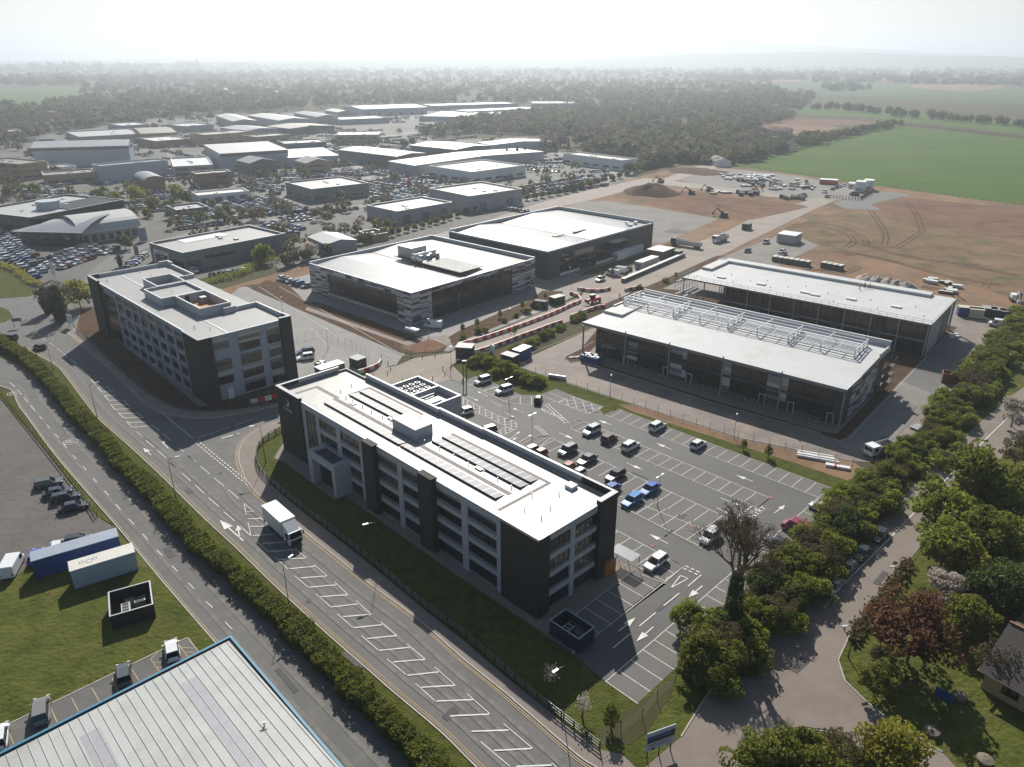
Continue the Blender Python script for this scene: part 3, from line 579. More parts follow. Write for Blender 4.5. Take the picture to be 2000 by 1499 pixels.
# construction land
sheet('building_site_ground', [(880, 470), (1060, 400), (1250, 345), (1330, 325), (1440, 322), (1700, 362), (2000, 402), (2300, 440), (2300, 680), (2010, 625), (1880, 598), (1500, 535), (1390, 512), (1330, 545), (1240, 540), (1100, 560), (1080, 520)], M['dirt'], 2)
sheet('site_yard', [(1040, 545), (1110, 565), (1240, 520), (1290, 490), (1252, 470), (1070, 520)], M['road_dusty'], 4)
sheet('aggregate_pad', [(1075, 415), (1140, 393), (1190, 393), (1300, 410), (1404, 428), (1290, 478), (1250, 470), (1250, 430)], M['aggregate'], 4)
sheet('storage_yard', [(1310, 348), (1400, 330), (1450, 332), (1560, 345), (1650, 362), (1700, 378), (1640, 392), (1590, 392), (1500, 385), (1400, 370)], M['aggregate'], 4)
sheet('dark_pad', [(1628, 398), (1690, 376), (1716, 374), (1782, 380), (1716, 412), (1650, 408)], M['asphalt'], 5)
sheet('haul_track', [(880, 455), (1060, 395), (1150, 372), (1260, 348), (1300, 352), (1460, 372), (1590, 388), (1600, 394), (1460, 380), (1300, 362), (1280, 358), (1160, 390), (1000, 425), (900, 465)], M['road_dusty'], 5)
sheet('haul_track', [(1290, 352), (1360, 325), (1420, 318), (1430, 324), (1370, 335), (1310, 358)], M['road_dusty'], 5)
sheet('red_soil', [(1280, 384), (1350, 372), (1460, 390), (1560, 400), (1580, 405), (1470, 430), (1350, 415), (1270, 400)], M['dirt_red'], 5)
sheet('red_soil', [(1700, 400), (1760, 385), (2000, 410), (2300, 450), (2300, 500), (2000, 470), (1780, 440)], M['dirt_red'], 5)
sheet('grassed_soil', [(1500, 462), (1580, 430), (1660, 412), (1760, 436), (1900, 452), (2000, 480), (2300, 520), (2300, 640), (2000, 590), (1860, 545), (1700, 500), (1580, 490)], M['grassy_earth'], 5)
# fields beyond
sheet('crop_field', [(1425, 323), (1500, 300), (1620, 272), (1748, 245), (2000, 272), (2400, 315), (2400, 452), (2000, 402), (1700, 362), (1560, 342)], M['field'], 3)
sheet('far_field', [(1540, 208), (1700, 212), (2000, 240), (2400, 280), (2400, 300), (2000, 262), (1700, 230), (1560, 222)], M['field'], 3)
sheet('far_field', [(1480, 168), (1600, 160), (2000, 172), (2400, 190), (2400, 235), (2000, 205), (1800, 196), (1620, 185)], M['field2'], 3)
sheet('far_field', [(1780, 166), (1950, 164), (1960, 172), (1900, 180), (1780, 172)], M['dirt'], 4)
sheet('far_field', [(1500, 153), (1700, 152), (1720, 160), (1520, 164)], M['field'], 3)
sheet('far_field', [(1370, 182), (1460, 180), (1450, 188), (1390, 190)], M['field'], 3)
sheet('far_field', [(-500, 172), (-100, 176), (160, 170), (158, 195), (40, 218), (0, 225), (-500, 240)], M['field'], 3)
sheet('heath', [(1400, 250), (1480, 236), (1600, 240), (1640, 250), (1560, 268), (1430, 272)], M['dirt'], 3)
sheet('heath', [(1460, 238), (1500, 230), (1690, 236), (1720, 242), (1600, 248)], M['dirt_red'], 4)
sheet('heath', [(1360, 205), (1420, 206), (1400, 225), (1340, 222)], M['dirt'], 3)

# tarmac repairs, seams, tyre-worn strips and iron covers
RP = random.Random(8)
M['patch_d'] = mat('tarmac_repair', (0.06, 0.058, 0.055), 0.8, var=0.15, scale=1.0); M['patch_l'] = mat('worn_tarmac', (0.15, 0.14, 0.125), 0.85, var=0.2, scale=0.7)
PD = MB(); PL = MB()
def strip_px(mb, pts, half, z, k=4): strip_mb(mb, WP(pts, k), half, z)
for (x, y, w, h, a) in ((402, 1130, 1.2, 3.2, -45), (603, 1175, .7, .7, 0), (370, 960, 1, 2, -48), (250, 800, .6, 5, -48), (690, 1290, .9, 4, -42), (880, 1395, 2, 1, -40), (500, 1010, .5, 6, -45), (430, 925, .6, .6, 0), (1250, 930, .7, 3.5, -45), (1330, 1010, 1.2, 2.4, 45), (1300, 1180, .6, 4, 45), (1480, 1030, 2.2, 1.4, 45), (1150, 800, .6, 5, -45), (330, 1080, 1, 3, -50), (560, 1330, .7, 5, -48), (245, 975, .8, .8, 0), (1560, 1300, 1.2, 3, 40), (1720, 1130, .8, 4, 45)):
    c = P(x, y); t = math.radians(a); d = Vector((math.cos(t), math.sin(t), 0)); s_ = Vector((-d.y, d.x, 0))
    PD.add([tuple((c + d * (i * h / 2) + s_ * (j * w / 2))[:2]) + (0.092 + 0.0004 * RP.random(),) for i, j in ((-1, -1), (1, -1), (1, 1), (-1, 1))], [(0, 1, 2, 3)])
for off in (2.2, 4.0):
    strip_mb(PL, offs(wL, off), .28, .0915)
for off in (-2.2, -4.0): strip_mb(PL, offs(wR2, off), .3, .0912)
strip_mb(PL, offs(wLL, 2.0), .3, .091); strip_mb(PL, offs(wLL, 4.4), .3, .0911)
tag(PD.build('tarmac_repairs', M['patch_d']), kind='structure'); tag(PL.build('tyre_worn_strips', M['patch_l']), kind='structure')

ER = MB()
for pts, hw in (([(178, 560), (210, 520), (262, 488), (330, 470), (430, 443), (520, 430), (620, 418), (700, 404), (760, 398)], 4), ([(300, 565), (240, 540), (215, 520)], 3), ([(560, 430), (540, 400), (640, 372), (720, 345), (690, 325), (620, 335), (520, 345), (440, 360), (330, 372)], 4), ([(650, 330), (655, 310), (640, 285), (700, 272), (790, 262), (860, 250), (850, 240), (780, 228)], 4), ([(0, 380), (80, 365), (200, 360), (330, 350), (420, 335), (520, 325)], 4), ([(10, 345), (150, 330), (180, 300), (330, 290), (420, 262), (520, 250), (640, 240)], 4), ([(330, 290), (340, 330), (330, 360)], 3), ([(1010, 392), (1100, 372), (1190, 350), (1190, 325), (1080, 300), (1000, 300)], 4)):
    strip_mb(ER, WP(pts, 4), hw, .05 + .0007 * len(ER.f) % .02)
tag(ER.build('estate_road', M['asphalt']), kind='structure')

RU = MB(); RR = random.Random(14)
def ruts(pts, wd=.35, gap=1.9):
    w = WP(pts, 6)
    for o_ in (-gap / 2, gap / 2): strip_mb(RU, offs(w, o_), wd, .088 + .0005 * (len(RU.f) % 9))
ruts([(1545, 440), (1600, 437), (1650, 447), (1685, 465), (1690, 478), (1660, 474)]); ruts([(1535, 446), (1600, 443), (1645, 455), (1668, 472), (1650, 485)]); ruts([(1752, 484), (1775, 470), (1805, 450)]); ruts([(1700, 412), (1720, 440), (1730, 460), (1728, 478)]); ruts([(1770, 395), (1790, 420), (1800, 450)])
ruts([(1690, 478), (1760, 500), (1860, 515), (1990, 540)]); ruts([(1640, 490), (1740, 510), (1850, 540), (1960, 560)]); ruts([(1800, 560), (1850, 570), (1880, 590)]); ruts([(1350, 395), (1400, 402), (1460, 398), (1520, 405)]); ruts([(1330, 385), (1380, 392), (1430, 412), (1480, 420)]); ruts([(1300, 372), (1340, 378), (1400, 384)])
for i in range(16):
    x, y = RR.uniform(1560, 1980), RR.uniform(430, 570); ruts([(x, y), (x + RR.uniform(15, 50), y + RR.uniform(-8, 8)), (x + RR.uniform(60, 110), y + RR.uniform(-12, 12))], .2)
tag(RU.build('track_ruts', M['soil']), kind='structure')
# ---------------------------------------------------------------- building helpers
def frame(W, S, E, h):
    """ground frame of a rectangular block from three roof corners: origin W, x along the front W->S, y to the back"""
    w, s, e = [P(p[0], p[1], h) for p in (W, S, E)]
    a = s - w; L = a.length; az = math.atan2(a.y, a.x); n = Vector((-math.sin(az), math.cos(az), 0))
    return Vector((w.x, w.y, 0)), az, L, abs((e - s).dot(n))
def ring_walls(mb, L, D, t, z0, z1, m=0, x0=0, y0=0):
    mb.box(x0, L, y0, y0 + t, z0, z1, m); mb.box(x0, L, D - t, D, z0, z1, m)
    mb.box(x0, x0 + t, y0 + t, D - t, z0, z1, m); mb.box(L - t, L, y0 + t, D - t, z0, z1, m)
WINC = {}; RW = random.Random(17)
def window(parent, side, u, z0, w, h, at, mullions=1, frame_m='frame', glass='glass', name='window', transom=False):
    """side 'f' = front (y=at), 's' = side (x=at); glass pane with frame, 60 mm proud of the wall"""
    if glass == 'glass' and name == 'window': glass = RW.choice(('glass', 'glass', 'glass', 'glass2', 'glass3'))
    key = (side, round(w, 2), round(h, 2), mullions, frame_m, glass, transom)
    if key not in WINC:
        mb = MB(); fr = 0.07
        def bx(a0, a1, c0, c1, d0, d1, m):
            if side == 'f': mb.box(a0, a1, -d1, -d0, c0, c1, m)
            else: mb.box(d0, d1, a0, a1, c0, c1, m)
        bx(0, w, 0, h, -0.02, 0.03, 1)
        bx(0, w, -fr, 0, 0.0, 0.08, 0); bx(0, w, h, h + fr, 0.0, 0.08, 0); bx(-fr, 0, -fr, h + fr, 0, 0.08, 0); bx(w, w + fr, -fr, h + fr, 0, 0.08, 0)
        for i in range(mullions): x = w * (i + 1) / (mullions + 1); bx(x - 0.04, x + 0.04, 0, h, 0.03, 0.08, 0)
        if transom: bx(0, w, h * 0.68, h * 0.68 + 0.06, 0.03, 0.075, 0)
        o = mb.build(name, [M[frame_m], M[glass]], parent); WINC[key] = o.data
    else:
        o = bpy.data.objects.new(name, WINC[key]); COL.objects.link(o); o.parent = parent
    o.location = (u, at, z0) if side == 'f' else (at, u, z0)
    return o
SPLIT = {'roof_walkway', 'roof_ridge', 'plant_grating', 'flat_roof', 'roof_grating', 'plinth', 'glazed_wall', 'cladding', 'roof_unit'}
def part(name, parent, m, *boxes):
    mb = MB()
    for b in boxes: mb.box(*b)
    return mb.split(name, m, parent)[0] if name in SPLIT else mb.build(name, m, parent)
# ---------------------------------------------------------------- hotel
def hotel():
    o, az, L, D = frame((542.6, 756.6), (1053.7, 1053), (1192.5, 964), 13.05)
    t = emp('hotel', 'long four-storey hotel with dark brick towers and rows of solar panels on its roof', 'building', o, az)
    mb = MB(); mb.box(0.3, L - 0.3, 0.3, D - 0.3, 0, 12.3); ring_walls(mb, L - 0.3, D - 0.3, 0.3, 12.3, 12.75, 0, 0.3, 0.3)
    mb.build('wall', M['clad_mid'], t)
    # roof deck with very slight fall, walkways
    mb = MB(); mb.box(0.61, L - 0.61, 0.61, D - 0.61, 12.3, 12.36)
    rf = mb.build('roof', M['membrane'], t)
    part('roof_walkway', t, M['walkway'], (3.2, 11, 5.7, 6.5, 12.36, 12.375), (3.2, 4.0, 1.2, 5.7, 12.36, 12.375), (10.6, 57, 5.2, 6.0, 12.376, 12.39), (10.8, 27.5, 12.7, 13.3, 12.36, 12.375), (10.8, 11.4, 8.2, 12.7, 12.36, 12.375), (36.5, 58.5, 11.6, 12.2, 12.36, 12.375), (58.5, 59.1, 1.5, 12.2, 12.36, 12.375))
    # back and W end parapet (solid, 1.1 m)
    mb = MB(); ring = [(7.2, 29.3, D - 0.35, D, 12.3, 13.5), (29.3, 40.5, D - 0.1, D + 0.25, 12.3, 13.5), (40.5, L - 6, D + 0.1, D + 0.45, 12.3, 13.5), (29.3, 29.6, D - 0.35, D + 0.2, 12.3, 13.51), (40.3, 40.6, D - 0.1, D + 0.4, 12.3, 13.51), (0, 0.3, 4.2, D - 2, 12.3, 13.45)]
    for b in ring: mb.box(*b)
    mb.build('parapet', M['parapet'], t)
    mb = MB()
    for b in ring: mb.box(b[0] - 0.04, b[1] + 0.04, b[2] - 0.04, b[3] + 0.04, b[5], b[5] + 0.06)
    mb.box(8.2, L, -0.06, 0.34, 12.76, 12.84); mb.box(L - 0.34, L + 0.06, 0.34, 12, 12.76, 12.84)
    mb.build('parapet_capping', M['capping'], t)
    # brick towers
    def tower(x0, x1, y0, y1, top):
        m = MB(); m.box(x0, x1, y0, y1, 0, top, 0); m.box(x0 + 0.35, x1 - 0.35, y0 + 0.35, y1 - 0.35, top, top + 0.01, 0)
        k = m.build('brick_tower', M['brick_dark'], t)
        c = MB(); c.box(x0 - 0.05, x1 + 0.05, y0 - 0.05, y0 + 0.35, top, top + 0.08)
        c.box(x0 - 0.05, x0 + 0.35, y0 + 0.35, y1, top, top + 0.08); c.build('coping', M['coping'], k); return k
    # W tower as an open-topped L
    m = MB(); m.box(-0.25, 8.2, -0.35, 0.28, 0, 13.4); m.box(-0.25, 0.28, 0.28, 4.2, 0, 13.4); wt = m.build('brick_tower', M['brick_dark'], t)
    m = MB(); m.box(-0.3, 8.25, -0.4, 0.33, 13.4, 13.47); m.box(-0.3, 0.33, 0.33, 4.25, 13.4, 13.47); m.build('coping', M['coping'], wt)
    m = MB(); m.box(28.9, 31.9, -0.9, 0.28, 0, 12.95); m.build('brick_pier', M['brick_dark'], t)
    m = MB(); m.box(43.6, 46.9, -0.9, 0.28, 0, 13.15); m.build('brick_pier', M['brick_dark'], t)
    m = MB(); m.box(61.1, L + 0.1, -0.3, 0.28, 0, 12.74); m.box(L - 0.28, L + 0.1, 0.28, 2.0, 0, 12.74); m.build('brick_tower', M['brick_dark'], t)
    m = MB(); m.box(L - 0.28, L + 0.5, 11.9, D + 0.45, 0, 13.5); m.box(L - 6, L - 0.28, D + 0.1, D + 0.45, 9, 13.5); et = m.build('brick_tower', M['brick_dark'], t)
    m = MB(); m.box(L - 0.3, L + 0.55, 11.85, D + 0.5, 13.5, 13.57); m.box(L - 6, L - 0.3, D + 0.05, D + 0.5, 13.5, 13.57); m.build('coping', M['coping'], et)
    # pale frame on the front
    m = MB()
    cols = [(8.25, 9.4), (13.1, 14.0), (19.6, 20.9), (26.7, 27.6), (37.2, 38.4), (52.6, 53.9), (60.0, 61.1)]
    for a, b in cols: m.box(a, b, 0.0, 0.28, 0, 11.6)
    for a, b in ((8.25, 28.9), (31.9, 43.6), (46.9, 61.1)): m.box(a, b, -0.004, 0.281, 11.6, 12.75)
    bays = [(9.4, 13.1), (14.0, 19.6), (20.9, 26.7), (31.9, 37.2), (38.4, 43.6), (46.9, 52.6), (53.9, 60.0)]
    for a, b in bays[1:]:
        for z in (2.9, 6.0, 8.95): m.box(a, b, 0.06, 0.279, z - 0.4, z + 0.35)
    m.box(27.6, 28.9, 0.06, 0.279, 0, 0.5)
    for z in (3.0, 6.1, 9.0): m.box(27.6, 28.9, 0.06, 0.279, z - 0.3, z + 0.3)
    m.build('pale_frame', M['clad_light'], t)
    m = MB()
    for a, b in bays[1:]:
        for z in (0.0, 3.25, 6.35, 9.3): m.box(a, b, 0.12, 0.28, z, z + (0.6 if z else 0.5))
        m.box(a, b, 0.12, 0.28, 11.1, 11.6)
    m.split('spandrel_panel', M['clad_mid'], t)
    for bi, (a, b) in enumerate(bays):
        if bi == 0:
            window(t, 'f', a + 0.1, 0.6, 3.5, 4.6, 0.26, 2); window(t, 'f', a + 0.1, 5.6, 3.5, 5.6, 0.26, 2, transom=True); continue
        for z, hgt in ((0.5, 2.0), (3.85, 1.75), (6.95, 1.6), (9.9, 1.2)):
            if bi in (1,) and z < 3: continue
            if z < 3 and bi >= 3: z, hgt = 0.15, 2.3
            window(t, 'f', a + 0.12, z, b - a - 0.24, hgt, 0.26, 2)
    for z, hgt in ((0.5, 2.0), (3.85, 1.75), (6.95, 1.6), (9.9, 1.2)): window(t, 'f', 27.72, z, 1.1, hgt, 0.26, 0)
    # side (short end) facing the car park
    m = MB()
    for a, b in ((6.3, 7.2),): m.box(L - 0.28, L, a, b, 0, 11.7)
    m.box(L - 0.281, L + 0.004, 2.0, 11.9, 11.7, 12.75)
    for z in (2.9, 6.0, 8.95):
        for a, b in ((2.0, 6.3), (7.2, 11.9)): m.box(L - 0.279, L - 0.06, a, b, z - 0.4, z + 0.35)
    m.build('pale_frame', M['clad_light'], t)
    for a, b in ((2.0, 6.3), (7.2, 11.9)):
        for z, hgt in ((0.6, 1.7), (3.75, 1.6), (6.85, 1.6), (9.8, 1.4)): window(t, 's', a + 0.15, z, b - a - 0.3, hgt, L - 0.26, 3)
    # entrance portal
    m = MB()
    m.box(14.3, 15.6, -3.0, 0.28, 0, 6.4); m.box(22.0, 23.0, -3.0, 0.28, 0, 6.4); m.box(15.6, 22.0, -3.0, -2.6, 5.1, 6.4); m.box(22.0, 23.0, -2.6, 0.2, 6.4, 6.405)
    p = m.build('entrance_porch', M['clad_light'], t)
    part('porch_roof', p, M['charcoal'], (14.5, 22.8, -2.6, 0.2, 5.9, 6.0))
    part('door', p, M['glass'], (15.7, 21.9, -1.6, -1.5, 0, 5.0))
    tx = text_mesh('Premier Inn', 0.75, 'porch_lettering', M['white'], p, (18.8, -3.06, 5.75), (PI / 2, 0, 0), 0.03)
    # sign on the W tower
    part('sign_panel', t, M['purple'], (2.2, 5.6, -0.46, -0.35, 9.1, 12.2))
    mb = MB()     # crescent moon
    n = 20; outer = []; inner = []
    for i in range(n + 1):
        a = -2.2 + 3.7 * i / n; outer.append((3.8 + 0.72 * math.cos(a), 11.2 + 0.72 * math.sin(a)))
    for i in range(n + 1):
        a = -1.95 + 3.2 * i / n; inner.append((3.6 + 0.6 * math.cos(a), 11.36 + 0.6 * math.sin(a)))
    vs = [(x, -0.48, z) for x, z in outer] + [(x, -0.48, z) for x, z in inner]
    mb.add(vs, [(i, i + 1, n + 2 + i, n + 1 + i) for i in range(n)]); mb.build('crescent_emblem', M['white'], t)
    text_mesh('Premier Inn', 0.62, 'sign_lettering', M['white'], t, (3.9, -0.48, 9.75), (PI / 2, 0, 0), 0.01)
    # rooftop: solar rows
    def solar(x0, x1, y, n):
        m = MB(); w = (x1 - x0)
        yl, zl, yh, zh = y - 1.0, 12.42, y + 0.85, 12.7
        m.add([(x0, yl, zh), (x1, yl, zh), (x1, yh, zl), (x0, yh, zl), (x0, yl, zh - 0.05), (x1, yl, zh - 0.05), (x1, yh, zl - 0.05), (x0, yh, zl - 0.05)], [(0, 1, 2, 3), (7, 6, 5, 4), (4, 5, 1, 0), (3, 2, 6, 7), (4, 0, 3, 7), (1, 5, 6, 2)], 0)
        m.box(x0, x1, yl - 0.02, yl + 0.02, 12.38, zh - 0.06, 1)
        m.build('solar_panel_row', [M['solar'], M['dark_metal']], t)
    solar(11.3, 33.8, 4.0, 14); solar(34.2, 56.6, 4.0, 14); solar(11.6, 27.6, 9.2, 10); solar(11.6, 27.6, 11.4, 10); solar(36.6, 57.0, 8.6, 13); solar(36.6, 57.0, 10.7, 13)
    part('stair_box', t, M['clad_light'], (28.1, 34.4, 6.0, 9.6, 12.3, 14.3))
    m = MB()
    for x, y in [(9, 8), (12, 7.2), (14.5, 5.6 + 1.4), (17.5, 7.1), (20.5, 7.0), (23.5, 7.2), (26.2, 7), (36, 5.0 + 1.6), (39.5, 6.9), (43, 6.9), (46.5, 6.8), (50, 6.9), (53, 6.9), (56, 6.8), (59.5, 7.5), (61.5, 4), (63.5, 7), (8, 11), (62, 10.5), (64.5, 4.2)]:
        m.cyl((x, y, 12.36), (x, y, 12.95), 0.07, n=6)
    m.split('roof_vent', M['galv'], t)
    m = MB(); m.box(61.2, 62.6, 12.6, 13.9, 12.36, 12.9); m.box(14.2, 15.6, 6.3, 7.2, 12.36, 12.5); m.box(24.3, 25.8, 7.6, 8.2, 12.36, 12.6); m.box(47.8, 49.2, 6.9, 7.5, 12.36, 12.6); m.split('roof_hatch', M['white'], t)
    # rear wing with open plant decks
    x0, x1, y0, y1, zt, dv = 1.6, 15.9, D + 0.3, 31.7, 6.4, 8.6
    m = MB(); m.box(x0, x1, y0 - 0.29, y1, 0, 5.0); m.box(x0, x0 + 0.3, y0, y1, 5.0, zt); m.box(x0 + 0.3, x1, y1 - 0.3, y1, 5.0, zt); m.box(x1 - 0.3, x1, y0, y1 - 0.3, 5.0, zt); m.box(dv, dv + 0.3, y0, y1 - 0.3, 5.0, zt)
    rw = m.build('rear_wing', M['clad_light'], t)
    part('flat_roof', rw, M['charcoal'], (x0 + 0.3, dv, y0, y1 - 0.3, 5.01, 5.04)); part('flat_roof', rw, M['membrane'], (dv + 0.3, x1 - 0.3, y0, y1 - 0.3, 5.01, 5.04))
    part('parapet_capping', rw, M['capping'], (x0 - 0.04, x0 + 0.34, y0, y1 + 0.04, zt, zt + .07), (x0 + 0.34, x1 + 0.04, y1 - 0.34, y1 + 0.04, zt, zt + .07), (x1 - 0.34, x1 + 0.04, y0, y1 - 0.34, zt, zt + .07), (dv - 0.05, dv + 0.35, y0, y1 - 0.34, zt, zt + .06))
    part('glazed_wall', rw, M['glass'], (x1 - 0.02, x1 + 0.04, y0 + 1, y1 - 3.2, 0.2, 3.4))
    for i in range(3):
        for j in range(5):
            m = MB(); cx, cy = x0 + 1.5 + i * 1.75, y1 - 2.2 - j * 1.55
            m.box(cx, cx + 0.95, cy, cy + 0.9, 5.04, 6.1, 0); m.cyl((cx + 0.48, cy + 0.45, 6.1), (cx + 0.48, cy + 0.45, 6.2), 0.36, n=10, m=1)
            m.build('condenser_unit', [M['galv'], M['black']], rw)
    part('roof_duct', rw, M['white'], (dv - 1.0, dv - 0.6, y1 - 9, y1 - 1, 5.1, 5.6)); part('roof_duct', rw, M['white'], (x0 + 0.8, x0 + 1.3, y1 - 13, y1 - 9, 5.1, 5.7))
    m = MB()
    for i in range(6): m.bar((dv + 2.2, y1 - 3 - i * 1.3, 5.04), (dv + 2.2, y1 - 3 - i * 1.3, 6.2), 0.08)
    for z in (5.6, 6.2): m.bar((dv + 2.2, y1 - 3, z), (dv + 2.2, y1 - 9.5, z), 0.09)
    m.bar((dv + 4.2, y1 - 3, 5.4), (dv + 4.2, y1 - 10, 5.4), 0.9, 0.5); m.build('roof_pipework', M['galv'], rw)
    return t
hotel()
# ---------------------------------------------------------------- office block on the left
def office():
    o, az, L, D = frame((173.7, 541), (388.4, 663.6), (563.6, 619.2), 15.4)
    t = emp('office_block', 'four-storey office with dark end fins, blue-grey panels and walled enclosures on the roof', 'building', o, az)
    mb = MB(); mb.box(0.3, L - 0.3, 0.3, D - 0.3, 0, 14.7); mb.build('wall', M['clad_blue'], t)
    part('roof', t, M['roof_grey'], (0.31, L - 0.31, 0.31, D - 0.31, 14.7, 14.76))
    part('roof_ridge', t, M['capping'], (3, 17.8, 7.3, 7.7, 14.76, 14.86), (56.6, L - 0.4, 6.8, 7.2, 14.76, 14.86))
    bx = [(0, 0.3, 2.5, D, 14.7, 15.7), (0.3, 18.2, D - 0.35, D, 14.7, 15.7), (54.2, 66.5, D - 0.35, D, 14.7, 15.7), (18.2, 18.55, 15.2, D, 14.7, 15.7), (54.2, 54.55, 15.0, D - 0.35, 14.7, 15.7)]
    part('parapet', t, M['parapet'], *bx)
    part('parapet_capping', t, M['capping'], *[(b[0] - 0.04, b[1] + 0.04, b[2] - 0.04, b[3] + 0.04, b[5], b[5] + 0.07) for b in bx], (7.6, 61.6, -0.05, 0.33, 15.2, 15.28), (L - 0.33, L + 0.05, 2.6, D - 2.5, 15.2, 15.28))
    part('fascia', t, M['clad_blue'], (7.6, 61.6, -0.001, 0.3, 14.4, 15.2), (L - 0.3, L + 0.001, 2.6, D - 2.5, 14.4, 15.2))
    def open_box(x0, x1, y0, y1, z1, name='plant_enclosure', inner=None):
        m = MB(); m.box(x0, x1, y0, y0 + 0.25, 14.76, z1); m.box(x0, x1, y1 - 0.25, y1, 14.76, z1); m.box(x0, x0 + 0.25, y0 + 0.25, y1 - 0.25, 14.76, z1); m.box(x1 - 0.25, x1, y0 + 0.25, y1 - 0.25, 14.76, z1)
        k = m.build(name, M['clad_light'], t)
        c = MB(); c.box(x0 - 0.05, x1 + 0.05, y0 - 0.05, y0 + 0.3, z1, z1 + 0.08); c.box(x0 - 0.05, x1 + 0.05, y1 - 0.3, y1 + 0.05, z1, z1 + 0.08); c.box(x0 - 0.05, x0 + 0.3, y0 + 0.3, y1 - 0.3, z1, z1 + 0.08); c.box(x1 - 0.3, x1 + 0.05, y0 + 0.3, y1 - 0.3, z1, z1 + 0.08)
        c.build('coping', M['capping'], k)
        if inner: part('inner_floor', k, M[inner[0]], (x0 + 0.25, x1 - 0.25, y0 + 0.25, y1 - 0.25, 14.77, inner[1]))
        return k
    open_box(18.2, 27.9, 7.7, 15.0, 16.9, inner=('walkway', 14.82)); open_box(28.4, 39.7, 4.2, 14.9, 16.9, inner=('membrane', 16.3))
    k = open_box(39.9, 53.9, 7.4, 14.9, 16.9, inner=('orange', 14.8))
    part('cooling_unit', k, M['galv'], (42, 43.6, 12.2, 13.6, 14.8, 16.3)); part('door', k, M['black'], (40.16, 40.2, 9.5, 10.6, 14.8, 16.5))
    part('stair_box', t, M['clad_light'], (53.95, 55.2, 12.4, 15.4, 14.76, 16.2))
    m = MB()
    for x, y in ((3.5, 12), (6, 2.5), (6.6, 2.5), (9, 13), (60, 3), (60.7, 3), (63.4, 5.2), (34, 9), (29.5, 5)): m.cyl((x, y, 14.76 if x != 34 else 16.3), (x, y, 15.5 if x != 34 else 17), 0.06, n=6)
    m.split('roof_vent', M['galv'], t)
    # dark fins
    m = MB(); m.box(-0.3, 7.6, -0.4, 0.28, 0, 15.75); m.box(-0.3, 0.28, 0.28, 2.5, 0, 15.75); a = m.build('brick_fin', M['brick_dark'], t)
    part('coping', a, M['coping'], (-0.35, 7.65, -0.45, 0.33, 15.75, 15.83), (-0.35, 0.33, 0.33, 2.55, 15.75, 15.83))
    m = MB(); m.box(61.6, L + 0.3, -0.4, 0.28, 0, 15.3); m.box(L - 0.28, L + 0.3, 0.28, 2.6, 0, 15.3); a = m.build('brick_fin', M['brick_dark'], t)
    part('coping', a, M['coping'], (61.55, L + 0.35, -0.45, 0.33, 15.3, 15.38), (L - 0.33, L + 0.35, 0.33, 2.65, 15.3, 15.38))
    m = MB(); m.box(L - 0.28, L + 0.4, D - 2.6, D + 0.2, 0, 15.75); m.box(L - 3.2, L - 0.28, D - 0.35, D + 0.2, 10, 15.75); a = m.build('brick_fin', M['brick_dark'], t)
    part('coping', a, M['coping'], (L - 0.33, L + 0.45, D - 2.65, D + 0.25, 15.75, 15.83), (L - 3.2, L - 0.33, D - 0.4, D + 0.25, 15.75, 15.83))
    m = MB(); m.box(-0.2, 3.2, D - 0.3, D + 0.4, 9, 16.2); m.box(-0.2, 0.6, D - 2.4, D - 0.3, 9, 16.2); m.build('corner_tower', M['clad_light'], t)
    # front: atrium, then bays
    part('atrium_recess', t, M['frame'], (7.6, 9.4, 0.1, 0.29, 0, 15.1))
    window(t, 'f', 9.6, 0.4, 8.6, 12.4, 0.25, 5, name='atrium_glazing', glass='glass_warm'); 
    m = MB()
    for z in (3.4, 6.8, 10.1): m.box(9.6, 18.2, 0.13, 0.2, z, z + 0.3)
    m.build('atrium_transom', M['frame'], t)
    R2 = random.Random(3)
    m1 = MB(); m2 = MB()
    for x in np.arange(19.5, 61.0, 0.001)[::5200][:8]:
        pass
    xs = [19.8 + i * 5.2 for i in range(8)]
    for x in xs:
        w = 3.9
        m2.box(x, x + w, 0.12, 0.29, 13.0, 13.75)
        for k, z in enumerate((0.5, 3.7, 6.9, 10.1)):
            window(t, 'f', x + 0.1, z + (0.5 if R2.random() < .3 else 0.1), w - 0.2, 1.5 if k < 3 else 1.6, 0.26, 3)
            (m1 if R2.random() < .5 else m2).box(x, x + w, 0.14, 0.29, z + 1.95, z + 2.55)
    m1.split('cladding_panel', M['clad_cream'], t); m2.split('cladding_panel', M['clad_brown'], t)
    m = MB()
    for x in [18.3] + [x + 3.98 for x in xs]: m.box(x, x + 1.1, -0.05, 0.29, 0, 14.4)
    for z in (0.0, 3.05, 6.25, 9.45, 12.6): m.box(18.3, 61.6, 0.04, 0.285, z, z + 0.4)
    m.build('panel_frame', M['clad_blue'], t)
    # side bays
    m1, m2, m3 = MB(), MB(), MB()
    for (a, b) in ((2.7, 6.3), (8.5, 13.5), (15.3, 18.4)):
        for k, z in enumerate((0.6, 3.9, 7.1, 10.4)):
            h = 1.7
            if k == 3 and a == 2.7:
                m2.box(L - 0.28, L - 0.1, a, b, z + 1.6, z + 2.4); continue
            if k == 0 and a == 2.7:
                part('door', t, M['white_frame'], (L - 0.25, L + 0.05, 4.4, 5.6, 0, 2.5)); continue
            window(t, 's', a + 0.1, z, b - a - 0.2, h, L - 0.26, 2, glass='glass')
            (m1 if (k + int(a)) % 2 else m2).box(L - 0.28, L - 0.1, a, b, z + 1.85, z + 2.45)
        m1.box(L - 0.28, L - 0.1, a, b, 13.7, 14.35); m2.box(L - 0.28, L - 0.1, a, b, 12.9, 13.7)
    m1.split('cladding_panel', M['clad_cream'], t); m2.split('cladding_panel', M['clad_brown'], t)
office()
